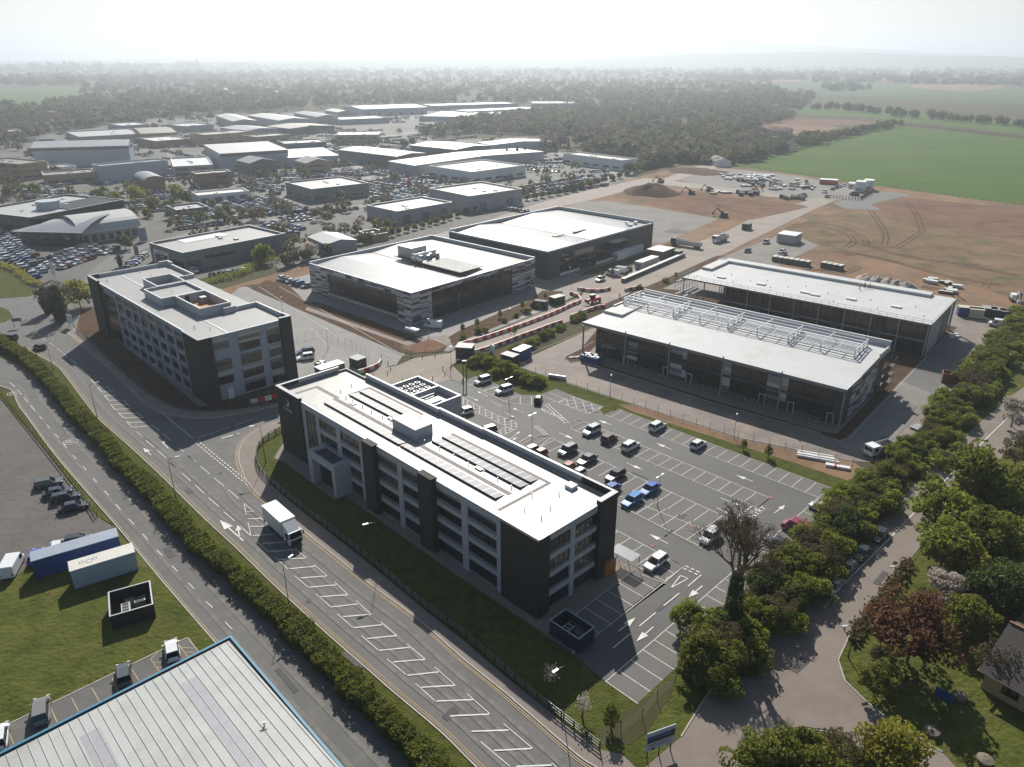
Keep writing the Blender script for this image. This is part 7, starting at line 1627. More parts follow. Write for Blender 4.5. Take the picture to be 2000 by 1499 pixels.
def stack_steel():
    t = emp('steel_beams', 'bundle of white steel beams lying on the bank by the fence', 'steel beams', P(1556, 893, .1), math.radians(-22))
    for i in range(4): part('beam', t, M['white'], (0, 7.5 - i * .4, i * .55, i * .55 + .35, .1 + .12 * (i % 2), .5 + .12 * (i % 2)))
    t = emp('steel_beams', 'short wrapped bundle at the right end of the white beams', 'steel beams', P(1612, 912, .1), math.radians(-22)); part('beam', t, M['white'], (0, 4.2, 0, .9, 0, .5)); part('strap', t, M['red'], (1.5, 1.9, -.02, .92, 0, .52))
    t = emp('pipe_roll', 'grey pipe roll wrapped in film by the fence', 'pipe', P(1072, 738, .1), math.radians(-20)); m = MB(); m.cyl((0, 0, .5), (4.2, 0, .5), .5, n=12); m.build('roll', M['galv'], t)
    t = emp('kerb_stack', 'pile of loose white kerb stones in the kerb tip', 'kerb stones', P(1110, 699, .15), math.radians(-30))
    for i in range(7): part('kerb_stone', t, M['white'], (i * .35, i * .35 + .9, i * .3, i * .3 + .15, 0, .15 + .1 * (i % 3)))
    t = emp('slab_stack', 'stack of grey slabs beside the hedge at the yard corner', 'slabs', P(1792, 843, .1), math.radians(30))
    for i in range(3): part('slab', t, M['galv'], (i * .9, i * .9 + .7, 0, 1.8, 0, .4))
    t = emp('slab_stack', 'pile of pale slabs on the soil tip of the unfinished terrace', 'slabs', P(1858, 662, .1), math.radians(20))
    for i in range(4): part('slab', t, M['offwhite'], (i * .7, i * .7 + 1.6, (i % 2) * .9, (i % 2) * .9 + .8, 0, .5 + .2 * (i % 2)))
stack_steel()
# signs
def board(name, label, px, py, w, h, z0, az, m, posts=2, cat='sign', extra=None):
    t = emp(name, label, cat, P(px, py, 0), math.radians(az)); part('panel', t, M[m], (-w / 2, w / 2, -.05, .05, z0, z0 + h))
    for i in range(posts): x = (-w / 2 + .3 + i * (w - .6) / max(1, posts - 1)) if posts > 1 else 0; mb = MB(); mb.bar((x, .1, 0), (x, .1, z0 + h * .9), .1); mb.build('post', M['dark_metal'], t)
    if extra: extra(t, w, h, z0)
    return t
def devboard(t, w, h, z0):
    part('picture_band', t, M['blue'], (-w / 2 + .1, w / 2 - .5, -.08, -.05, z0 + h * .58, z0 + h * .78)); part('picture_band', t, M['leaf_dark'], (-w / 2 + .1, w / 2 - .1, -.079, -.05, z0 + h * .44, z0 + h * .579)); part('picture_band', t, M['black'], (w / 2 - .5, w / 2 - .1, -.08, -.05, z0 + h * .58, z0 + h * .8))
    for i in range(2): part('small_print', t, M['clad_mid'], (-w / 2 + .4, w / 2 - .5, -.07, -.05, z0 + h * (.3 - i * .1), z0 + h * (.33 - i * .1)))
    part('logo_block', t, M['black'], (-w / 2 + .7, -w / 2 + 1.1, -.07, -.05, z0 + .06, z0 + .3))
board('development_board', 'large development board on posts at the bottom grass corner', 1287, 1476, 3.6, 2.7, 1.3, 22, 'wall_b', 3, extra=devboard)
board('sign_board', 'white board sign by the ivy-clad tree', 140, 640, 2.6, 2.6, 1.2, -30, 'white', 2)
board('direction_sign', 'small grey direction sign at the roundabout', 36, 640, 2.4, 1.0, 1.8, 20, 'clad_mid', 2)
board('sign_board', 'blue sign on the lawn by the tiled house', 1838, 1375, 1.9, 1.3, .7, -50, 'blue', 2)
board('site_sign', 'tall white board beside the bushes at the junction', 962, 706, 2.2, 3.2, 1.2, -60, 'white', 2)
board('flag_sign', 'white banner flag among the cars by the roundabout', 107, 545, 1.2, 4.5, 1.5, 20, 'white', 1); board('flag_sign', 'red and white dealer totem beside the corner showroom', 800, 370, 2.2, 5.0, 1.0, 20, 'red', 2)
board('totem_sign', 'tall blue-grey totem right of the vaulted showroom', 281, 472, 3.2, 5.5, .2, 10, 'clad_blue', 1); board('totem_sign', 'slim dark totem on the corner above the row of cars', 268, 500, 1.6, 3.6, .2, 10, 'clad_brown', 1)
def totem():
    t = emp('hotel_totem', 'slim twin-post totem sign at the car park entrance', 'sign', P(908, 747, .1), math.radians(10))
    m = MB(); m.bar((-.35, 0, 0), (-.35, 0, 5.2), .22); m.bar((.35, 0, 0), (.35, 0, 5.2), .22); m.split('post', M['navy'], t); part('cap', t, M['white'], (-.5, .5, -.2, .2, 5.2, 5.5))
totem()
# cycle shelters, bin box
M['perspex'] = mat('perspex_roof', (0.4, 0.42, 0.44), 0.25, alpha=0.55)
def cycle_shelter():
    t = emp('cycle_shelter', 'glass-roofed cycle shelter beside the short end of the hotel', 'shelter', P(1188, 1098, .1), math.radians(-45))
    part('roof', t, M['perspex'], (0, 4.2, 0, 2.3, 2.2, 2.26)); 
    for x in (.1, 2.1, 4.1): m = MB(); m.bar((x, 2.1, 0), (x, 2.1, 2.2), .07); m.bar((x, 2.1, 2.15), (x, .2, 2.15), .06); m.build('frame', M['dark_metal'], t)
    for i in range(5): m = MB(); [m.bar((.5 + i * .8, .8 + .3 * math.cos(k * PI / 5), .0 + .8 * math.sin(k * PI / 5)), (.5 + i * .8, .8 + .3 * math.cos((k + 1) * PI / 5), .8 * math.sin((k + 1) * PI / 5)), .04) for k in range(5)]; m.build('cycle_hoop', M['galv'], t)
    t = emp('bin_store', 'orange timber bin box against the hotel corner tower', 'bin store', P(1172, 1123, .1), math.radians(-45)); part('body', t, M['orange'], (0, 1.0, 0, 2.4, 0, 2.4)); part('door', t, M['orange'], (1.0, 1.04, .2, 2.2, .1, 2.2)); part('lid', t, M['wood'], (-.05, 1.05, -.05, 2.45, 2.4, 2.46))
    t = emp('cycle_shelter', 'curved grey cycle shelter at the corner of the plank-clad shed', 'shelter', P(790, 656, .1), math.radians(-40)); m = MB(); ys = [1.1 - 1.1 * math.cos(PI * i / 8) for i in range(9)]; zs = [1.9 + .6 * math.sin(PI * i / 8) for i in range(9)]; pitched_roof(m, 0, 4.6, ys, zs); m.build('roof', M['galv'], t)
    for x in (0, 1.5, 3, 4.6): m = MB(); m.bar((x, 0, 0), (x, 0, 1.9), .06); m.bar((x, 2.2, 0), (x, 2.2, 1.9), .06); m.build('frame', M['galv'], t)
cycle_shelter()
for x, y, l in ((1440, 1447, 'left'),): pass
tb = None
for x, y, l in ((1818, 1434, 'round lattice planter beside the lane kerb'), (1922, 1490, 'round lattice planter at the bottom edge of the lawn'), (1872, 1365, 'stone planter on the lawn by the blue sign')):
    m = MB(); m.cyl((0, 0, 0), (0, 0, .6), .7, .85, 14); m.cyl((0, 0, .6), (0, 0, .75), .85, .3, 14); o = m.build('planter', M['wood']); o.location = P(x, y, .05); tag(o, l, 'planter')
# ---------------------------------------------------------------- vegetation
def np_mesh(name, V, F, mats, mi=None):
    me = bpy.data.meshes.new(name); n, k = F.shape
    me.vertices.add(len(V)); me.vertices.foreach_set('co', np.ascontiguousarray(V, dtype=np.float32).ravel())
    me.loops.add(n * k); me.loops.foreach_set('vertex_index', F.ravel().astype(np.int32))
    me.polygons.add(n); me.polygons.foreach_set('loop_start', np.arange(0, n * k, k, dtype=np.int32))
    for m in (mats if isinstance(mats, (list, tuple)) else [mats]): me.materials.append(m)
    if mi is not None: me.polygons.foreach_set('material_index', mi.astype(np.int32))
    me.update(calc_edges=True); return me
def quads(c, size, rng, flat=0.0):
    """leaf-sized quads at centres c"""
    n = len(c); u = rng.normal(size=(n, 3)); u /= np.linalg.norm(u, axis=1)[:, None]
    w = rng.normal(size=(n, 3)); w[:, 2] *= (1 - flat) if flat else 1; v = np.cross(u, w); v /= np.linalg.norm(v, axis=1)[:, None] + 1e-9
    s = (size * rng.uniform(.6, 1.35, n))[:, None]; u *= s; v *= s * .75
    V = np.stack([c - u, c + v, c + u, c - v], 1).reshape(-1, 3); F = np.arange(4 * n).reshape(n, 4); return V, F
def crown_points(n, rx, ry, rz, rng, lumps=26, lump_r=.42, inner=.25, low=-0.75):
    d = rng.normal(size=(lumps, 3)); d /= np.linalg.norm(d, axis=1)[:, None]; d[:, 2] = np.where(d[:, 2] < low, -d[:, 2], d[:, 2])
    rad = rng.uniform(.45, .98, lumps)[:, None]; ctr = d * rad
    idx = rng.integers(0, lumps, n); lr = rng.uniform(.55, 1.25, lumps)[idx] * lump_r
    e = rng.normal(size=(n, 3)); e /= np.linalg.norm(e, axis=1)[:, None]; e *= (lr * rng.uniform(.55, 1.0, n) ** .5)[:, None]
    p = ctr[idx] + e
    return p * np.array([rx, ry, rz])
def limbs(m, h, r, rng, n=6, spread=1.4, base=.35, thick=.16, up=.8):
    m.cyl((0, 0, 0), (.05, 0, h * base), thick, thick * .75, 7); m.cyl((.05, 0, h * base), (0, .05, h * .8), thick * .72, thick * .2, 6)
    for i in range(n):
        a = 2 * PI * i / n + rng.uniform(-.3, .3); z0 = h * rng.uniform(base * .8, .6); L = r * rng.uniform(.5, .85)
        p1 = (L * .5 * math.cos(a), L * .5 * math.sin(a), z0 + L * up * .5); p2 = (L * math.cos(a), L * math.sin(a), z0 + L * up)
        m.cyl((0, 0, z0), p1, thick * .45, thick * .3, 5); m.cyl(p1, p2, thick * .3, thick * .1, 5)
TREES = {}
def tree_proto(key, leaf, n, r, rz, zc, size, seed, trunk_h=None, lumps=26, name='tree', bare=False, low=-.75, lump_r=.42):
    rng = np.random.default_rng(seed)
    t = emp(name, 'x', 'tree', (0, 0, -80))
    p = crown_points(n, r, r * .95, rz, rng, lumps, lump_r=lump_r, low=low) + np.array([0, 0, zc]); p[:, 2] = np.maximum(p[:, 2], .15)
    V, F = quads(p, size, rng); me = np_mesh('crown', V, F, M[leaf]); o = bpy.data.objects.new('crown' if name != 'shrub' else 'foliage', me); COL.objects.link(o); o.parent = t
    m = MB(); limbs(m, zc + rz * .5, r, rng); m.build('trunk' if name != 'shrub' else 'stems', M['bark'], t)
    TREES[key] = [t, False, r]; return TREES[key]
for i in range(3):
    tree_proto('broad%d' % i, 'leaf', 5600, 3.6, 3.0, 4.0, .19, 10 + i, lumps=52, lump_r=.27)
    tree_proto('brt%d' % i, 'leaf_b', 5200, 3.4, 2.7, 3.6, .19, 20 + i, lumps=50, lump_r=.27)
    tree_proto('bush%d' % i, 'leaf_b' if i != 1 else 'leaf', 2600, 1.7, 1.2, 1.1, .13, 30 + i, name='shrub')
    tree_proto('mid%d' % i, ('leaf', 'leaf_brown', 'leaf_dark')[i], 900, 3.6, 3.2, 4.0, .5, 40 + i)
tree_proto('yellow', 'leaf_y', 5000, 3.2, 2.7, 3.4, .2, 51, lumps=30); tree_proto('red', 'leaf_red', 5200, 3.6, 2.8, 3.8, .18, 52, lumps=40, lump_r=.3); tree_proto('white', 'leaf_white', 4200, 3.0, 2.3, 3.0, .15, 53, lumps=30, lump_r=.3)
tree_proto('brown', 'leaf_brown', 3800, 3.4, 2.9, 3.8, .14, 54, lumps=40, lump_r=.28); tree_proto('dark', 'leaf_dark', 5000, 3.4, 3.0, 3.6, .21, 55)
tree_proto('midw', 'leaf_white', 700, 3.4, 2.8, 3.4, .35, 56); tree_proto('midy', 'leaf_y', 900, 3.4, 3.4, 4.2, .42, 57); tree_proto('small', 'leaf', 700, 1.1, 1.5, 2.4, .16, 58); tree_proto('smallw', 'leaf_white', 350, 1.2, 1.3, 2.6, .12, 59)
# ivy-clad tree and bare trees
def bare_branches(m, p, d, L, r, depth, rng, spread=.55):
    q_ = p + d * L; m.cyl(p, q_, max(r, .012), max(r * .68, .01), 5 if depth < 2 else 3, cap=False)
    if depth >= 7: return
    for _ in range(3 if depth else 5):
        a = Vector(rng.normal(size=3)); a = (a - a.dot(d) * d).normalized(); nd = (d + a * rng.uniform(spread * .6, spread * 1.3) + Vector((0, 0, .12))).normalized()
        bare_branches(m, p + d * L * rng.uniform(.55, 1.0), nd, L * rng.uniform(.6, .8), r * .6, depth + 1, rng, spread)
def bare_tree(key, seed, h, spread):
    rng = np.random.default_rng(seed); t = emp('bare_tree', 'x', 'tree', (0, 0, -80)); m = MB(); m.cyl((0, 0, 0), (0, 0, h * .22), h * .028, h * .024, 8)
    m2 = MB(); bare_branches(m2, Vector((0, 0, h * .22)), Vector((0, 0, 1)), h * .26, h * .022, 0, rng, spread); m.build('trunk', M['bark'], t)
    br = m2.build('branches', M['bark'], t); TREES[key] = [t, False, h * .35]; return t
bt = bare_tree('bare', 5, 12, .5); bt2 = bare_tree('bare2', 8, 10, .75)
def conifer(key, seed):
    rng = np.random.default_rng(seed); t = emp('conifer', 'x', 'tree', (0, 0, -80)); n = 1500; z = rng.uniform(0, 1, n) ** .8; a = rng.uniform(0, 2 * PI, n); rr = (1 - z) * 2.2 * rng.uniform(.5, 1, n) + .15
    p = np.stack([rr * np.cos(a), rr * np.sin(a), 1 + z * 8], 1); V, F = quads(p, .32, rng); o = bpy.data.objects.new('crown', np_mesh('crown', V, F, M['leaf_dark'])); COL.objects.link(o); o.parent = t
    m = MB(); m.cyl((0, 0, 0), (0, 0, 7), .2, .05, 6); m.build('trunk', M['bark'], t); TREES[key] = [t, False, 2.2]
conifer('conifer', 3)
RT = random.Random(12)
def tree(key, px, py, s, label, group=None, rz=None, name=None, z=0.0, squash=1.0):
    p = TREES[key]; loc = P(px, py, z); rz = RT.uniform(0, 6.28) if rz is None else rz
    sc = (s, s, s * squash)
    if not p[1]: p[1] = True; r = p[0]; r.location = loc; r.rotation_euler = (0, 0, rz); r.scale = sc; r['label'] = label; (r.__setitem__('group', group) if group else None)
    else:
        r = dup(p[0], loc, rz, label, group, scale=sc)
        if not group and 'group' in r: del r['group']
    if name: r.name = name
    r['category'] = 'shrub' if 'bush' in key else 'tree'
    return r
def tree_c(key, cx, cy, rpx, label, **kw):
    """crown centre and radius in photo pixels"""
    p = TREES[key]; r0 = p[2]; s = 1.0
    for _ in range(4):
        zc = 1.15 * r0 * s; g_ = P(cx, cy, min(zc, 30)); d = math.hypot(g_.y, CAMH - zc); s = rpx * (d / FPX) / r0 * .98
    base = Vector((g_.x, g_.y, 0)); b = P(cx, cy, 0)
    t = tree(key, cx, cy, s, label, **kw); t.location = (g_.x, g_.y, 0); return t
# belt of bushes and trees between the yards and the right lane
belt = WP([(2010, 625), (1968, 670), (1915, 742), (1862, 808), (1802, 876), (1745, 930), (1692, 982), (1640, 1036), (1598, 1084), (1562, 1130), (1515, 1175), (1468, 1230), (1422, 1280), (1380, 1325), (1350, 1355)], 6)
pos = [0]
for i in range(len(belt) - 1): pos.append(pos[-1] + (belt[i + 1] - belt[i]).length)
def bat(s):
    for i in range(len(pos) - 1):
        if s <= pos[i + 1]: f = (s - pos[i]) / (pos[i + 1] - pos[i]); p = belt[i].lerp(belt[i + 1], f); t = (belt[i + 1] - belt[i]).normalized(); return p, Vector((-t.y, t.x, 0))
    return belt[-1], Vector((1, 0, 0))
s_ = 0; k_ = 0
while s_ < pos[-1]:
    p, nrm = bat(s_)
    for side in (-1, 1):
        key = RT.choice(('broad0', 'broad1', 'broad2', 'brt0', 'brown', 'broad1', 'brt0', 'dark', 'brown')); fr = s_ / pos[-1]; sc = RT.uniform(.5, .72) if fr < .45 else RT.uniform(.44, .6) if fr < .74 else RT.uniform(.6, .82)
        seg_ = ('by the caged stores', 'behind the white van', 'beside the rusty skip', 'above the pale slabs', 'beside the flatbed pickup', 'beside the yard corner', 'at the end of the steel beams', 'beside the white hatchback', 'beside the crimson van', 'beside the black estate', 'below the black estate', 'behind the large bare tree', 'right of the car park end bays', 'at the bottom end of the belt')[min(13, int(fr * 14))]
        kn = {'broad0': 'rounded green', 'broad1': 'spreading green', 'broad2': 'loose green', 'dark': 'dark green', 'brown': 'brownish budding', 'brt0': 'bright green'}[key]
        r = tree(key, 0, 1000, sc, kn + ' tree in the hedge belt ' + seg_ + (', yard side' if side < 0 else ', lane side'), group='trees of the belt ' + seg_ + ' ' + kn)
        r.location = p + nrm * (side * RT.uniform(.7, 1.9)) + Vector((RT.uniform(-.6, .6), RT.uniform(-.6, .6), -0.5)); k_ += 1
        if RT.random() < .5:
            r = tree('bush%d' % RT.randrange(3), 0, 1000, RT.uniform(1, 1.5), 'low shrub at the foot of the green belt beside the right lane', group='shrubs at the foot of the belt'); r.location = p + nrm * (side * RT.uniform(2.6, 3.6)) + Vector((0, 0, 0))
    s_ += RT.uniform(2.5, 3.5)
# garden trees at the right
for key, cx, cy, rp, l in (('broad0', 1900, 935, 80, 'largest green tree in the upper right group'), ('brt1', 1845, 990, 62, 'bright green tree leaning over the lane'), ('broad2', 1960, 960, 70, 'green tree right of the largest one'), ('brt2', 1850, 1060, 60, 'bright green tree below the leaning one'), ('broad1', 1930, 1040, 62, 'green tree above the yellow one'),
        ('yellow', 1902, 1105, 48, 'yellow-green maple among the right-hand trees'), ('yellow', 2000, 1090, 40, 'yellow tree cut off by the right edge'), ('white', 1850, 1150, 46, 'white blossom tree above the copper one'), ('red', 1790, 1225, 78, 'copper-red tree in the right-hand garden'), ('broad0', 1898, 1205, 50, 'dark green tree right of the copper one'), ('dark', 1960, 1150, 60, 'shaded tree behind the tiled house'),
        ('brown', 1945, 1290, 42, 'thin budding tree before the tiled house'), ('broad2', 1715, 1325, 38, 'clipped rounded bush at the lane fork'), ('brown', 1725, 1290, 28, 'brownish shrub above the clipped bush'), ('white', 1985, 800, 34, 'pinkish blossom tree at the right edge'), ('brown', 1990, 880, 34, 'brownish tree at the right edge below the pink one'), ('yellow', 1752, 1450, 58, 'round yellow-green tree at the bottom right'), ('brown', 1645, 1462, 42, 'yellow-brown shrub at the bottom'),
        ('broad1', 1560, 1475, 58, 'green shrub tree at the bottom edge'), ('broad0', 1478, 1490, 62, 'green shrub tree left of the others at the bottom edge'), ('brt0', 1690, 1490, 30, 'small green shrub between yellow ones at the bottom'), ('broad1', 1610, 1510, 45, 'green shrub half below the frame'), ('brt1', 1350, 1200, 36, 'pale green tree over the end bays of the car park'), ('broad2', 1378, 1262, 44, 'green tree at the car park corner'), ('brown', 1500, 1125, 36, 'budding tree over the right row of bays'), ('brt0', 1975, 1320, 26, 'small shrub by the tiled house wall')):
    tree_c(key, cx, cy, rp, l)
r = tree('bare', 1427, 1222, 1.65, 'large bare tree with an ivy trunk over the car park bays')
rng = np.random.default_rng(76); bb = [c for c in r.children if c.name.startswith('branches')][0]; bv = np.array([v.co[:] for v in bb.data.vertices]); far_ = bv[bv[:, 2] > 4.5]; pk_ = far_[rng.integers(0, len(far_), 3600)] + rng.normal(0, .2, (3600, 3)); V, F = quads(pk_, .05, rng)
o = bpy.data.objects.new('buds', np_mesh('buds', V, F, M['leaf_brown'])); COL.objects.link(o); o.parent = r
rng = np.random.default_rng(77); zc_ = rng.uniform(.2, 5.2, 1400); aa = rng.uniform(0, 6.28, 1400); rr_ = .75 - zc_ * .06; V, F = quads(np.stack([rr_ * np.cos(aa), rr_ * np.sin(aa), zc_], 1), .12, rng)
o = bpy.data.objects.new('ivy', np_mesh('ivy', V, F, M['leaf_dark'])); COL.objects.link(o); o.parent = r
r = tree('bare2', 120, 628, 1.25, 'dark ivy-covered tree beside the roundabout'); zc_ = rng.uniform(.2, 8.5, 6000); aa = rng.uniform(0, 6.28, 6000); rr_ = (2.1 - np.abs(zc_ - 4) * .32) * rng.uniform(.4, 1.1, 6000); V, F = quads(np.stack([rr_ * np.cos(aa), rr_ * np.sin(aa), zc_], 1), .17, rng)
o = bpy.data.objects.new('ivy', np_mesh('ivy', V, F, M['leaf_dark'])); COL.objects.link(o); o.parent = r
tree('bare2', 95, 612, .95, 'bare spreading tree left of the ivy-covered one'); tree('midy', 158, 602, 1.15, 'yellow-green spring tree between the ivy-covered tree and the office'); tree('bare2', 236, 522, .5, 'small bare tree on the curving road corner')
# bushes by the car park sign
for i, (x, y, s) in enumerate(((925, 714, 1.0), (942, 710, 1.15), (958, 716, 1.2), (972, 722, 1.1), (985, 728, 1.2), (998, 734, 1.15), (1010, 742, 1.05), (1028, 750, 1.0), (1042, 753, 1.1), (1055, 752, .9), (955, 706, 1.0), (990, 720, .9), (968, 735, .9))):
    tree('bush%d' % (i % 3), x, y, s, 'bright green bush in the mass by the car park entrance', group='bushes by the car park entrance')
tree('small', 993, 742, 1.2, 'young tree in front of the blue container')
tree('smallw', 1137, 1402, .85, 'young white-blossom tree on the bottom lawn'); tree('smallw', 1077, 1345, .9, 'young blossom tree in the shade by the fence'); tree('small', 1193, 1425, .9, 'sapling at the corner fence of the lawn')
for i, (x, y) in enumerate(((905, 664), (935, 652), (948, 648), (985, 630), (1008, 620), (1030, 612), (1052, 603), (1065, 597), (1078, 592))): tree('bush%d' % (i % 3), x, y, RT.uniform(.5, .8), 'low shrub in the planting strip on the far side of the barriers', group='shrubs on the far side of the barriers')
for i, (x, y) in enumerate(((1000, 690), (1012, 684), (1035, 676), (1048, 670), (1062, 662), (1075, 655), (1092, 646), (1100, 642), (1122, 628), (1136, 622), (1250, 566), (1300, 552))): tree('bush%d' % (i % 3), x, y, RT.uniform(.6, .95), 'low shrub in the planting strip by the shop yard', group='shrubs by the shop yard strip')
for i, (x, y) in enumerate(((932, 640), (977, 622), (1020, 605), (904, 650), (1065, 585), (1005, 655), (700, 745), (1175, 546), (1196, 540), (1320, 545), (1452, 880), (1500, 895))): tree('small', x, y, RT.uniform(.5, .75), 'thin sapling in the planting strips round the retail yards', group='saplings of the planting strips')
for x, y in ((905, 826), (921, 838), (928, 846)): tree('bush0', x, y, .5, 'small potted palm on the hotel terrace', group='palms on the hotel terrace')
# roadside hedge
def hedge():
    w = smooth([P(x, y) for x, y in HEDGE], 8); rng = np.random.default_rng(9); pts = []
    L = [0]
    for i in range(len(w) - 1): L.append(L[-1] + (w[i + 1] - w[i]).length)
    W_ = np.array([tuple(p) for p in w]); L = np.array(L); n = 62000; s = rng.uniform(0, L[-1], n) 
    x = np.interp(s, L, W_[:, 0]); y = np.interp(s, L, W_[:, 1]); dx = np.interp(s + .5, L, W_[:, 0]) - np.interp(s - .5, L, W_[:, 0]); dy = np.interp(s + .5, L, W_[:, 1]) - np.interp(s - .5, L, W_[:, 1]); l = np.hypot(dx, dy) + 1e-9; nx, ny = -dy / l, dx / l
    wob = .18 * np.sin(s * .9) + .12 * np.sin(s * 2.3 + 1) + .08 * np.sin(s * 5.1)
    half = 1.3 + wob + .25 * (np.sin(s * .31) * np.sin(s * .17)); top = 2.1 + .22 * np.sin(s * .37) + .14 * np.sin(s * 1.7 + 2) + .1 * np.sin(s * 4.3)
    u = rng.uniform(0, 1, n); per = rng.random(n)
    off = np.where(per < .5, (u * 2 - 1) * half, np.where(per < .75, -half, half)) + rng.normal(0, .1, n)
    z = np.where(per < .5, top - .25 * np.abs(off / half) ** 3, u * top) + rng.normal(0, .09, n)
    c = np.stack([x + nx * off, y + ny * off, np.maximum(z, .1)], 1); V, F = quads(c, .17, rng)
    t = emp('hedge', 'long clipped green hedge between the main road and the service lane', 'hedge', (0, 0, 0))
    o = bpy.data.objects.new('foliage', np_mesh('foliage', V, F, M['leaf_hedge'])); COL.objects.link(o); o.parent = t
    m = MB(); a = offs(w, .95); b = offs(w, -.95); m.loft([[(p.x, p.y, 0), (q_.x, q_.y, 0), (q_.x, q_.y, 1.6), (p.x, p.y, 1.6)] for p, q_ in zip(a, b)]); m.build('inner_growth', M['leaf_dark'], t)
hedge()
def small_hedge(pts, h, half, leaf, label, dens=45):
    w = WP(pts, 4); rng = np.random.default_rng(int(pts[0][0])); W_ = np.array([tuple(p) for p in w]); L = np.concatenate([[0], np.cumsum(np.linalg.norm(np.diff(W_, axis=0), axis=1))]); n = int(L[-1] * dens); s = rng.uniform(0, L[-1], n)
    c = np.stack([np.interp(s, L, W_[:, 0]) + rng.normal(0, half, n), np.interp(s, L, W_[:, 1]) + rng.normal(0, half, n), rng.uniform(.1, 1, n) ** .6 * h * (1 + .2 * np.sin(s))], 1); V, F = quads(c, .3, rng)
    o = bpy.data.objects.new('hedge', np_mesh('hedge', V, F, M[leaf])); COL.objects.link(o); tag(o, label, 'hedge')
small_hedge([(0, 520), (30, 530), (60, 552), (75, 560)], 1.3, .8, 'leaf_y', 'yellowish hedge between the lawn and the left forecourt')
small_hedge([(400, 556), (470, 538), (500, 520), (545, 512)], 1.8, 1.2, 'leaf_b', 'green hedge in front of the grey showroom cars')
small_hedge([(1664, 1252), (1700, 1200), (1740, 1150), (1775, 1100)], .8, .5, 'leaf_brown', 'brown hedge strip along the lawn edge of the right lane')
# trees of the estate
MIDN = 0
def hseg(x): return ('beside the shallow-gabled unit', 'behind the plank-clad shed', 'left of the low grey workshop', 'behind the low grey workshop', 'behind the cream-roofed workshop', 'by the charcoal warehouse back corner', 'along the right-hand car lot', 'by the red-signed showroom')[min(7, max(0, int((x - 560) / 97)))]
def midtree(x, y, s, label, group, keys=('mid0', 'mid1', 'mid2')):
    return tree(RT.choice(keys), x, y, s, label, group=group)
g_ = 'hedgerow trees behind the retail sheds'
hr = [(560, 522), (575, 515), (600, 512), (640, 500), (660, 492), (676, 486), (690, 482), (705, 478), (720, 474), (735, 470), (750, 466), (765, 462), (780, 458), (795, 454), (810, 450), (825, 446), (840, 442), (853, 438), (866, 434), (880, 430), (895, 425), (910, 419), (925, 414), (940, 408), (955, 404), (970, 401), (985, 399), (1000, 397), (1015, 395), (1030, 392), (1045, 390), (1060, 387), (1075, 384), (1090, 381), (1105, 378), (1120, 374), (1135, 370), (1150, 366), (1165, 362), (1180, 358), (1195, 353), (1210, 349), (1225, 344), (1240, 339), (1255, 334), (1270, 330), (1285, 326), (1300, 322), (1315, 318), (1330, 314)]
for i, (x, y) in enumerate(hr):
    far = y < 400; midtree(x, y, RT.uniform(.35, .5) if y < 460 and y > 400 else RT.uniform(.5, .7) if not far else RT.uniform(.45, .7), 'tree of the estate hedgerow ' + hseg(x) + ', ' + ('taller' if i % 2 else 'lower') + ' one', g_ + ' ' + hseg(x))
    if y < 345: midtree(x + 4, y - 3, RT.uniform(.8, 1.1), 'tree of the estate hedgerow ' + hseg(x) + ', ' + ('taller' if i % 2 else 'lower') + ' one', g_ + ' ' + hseg(x))
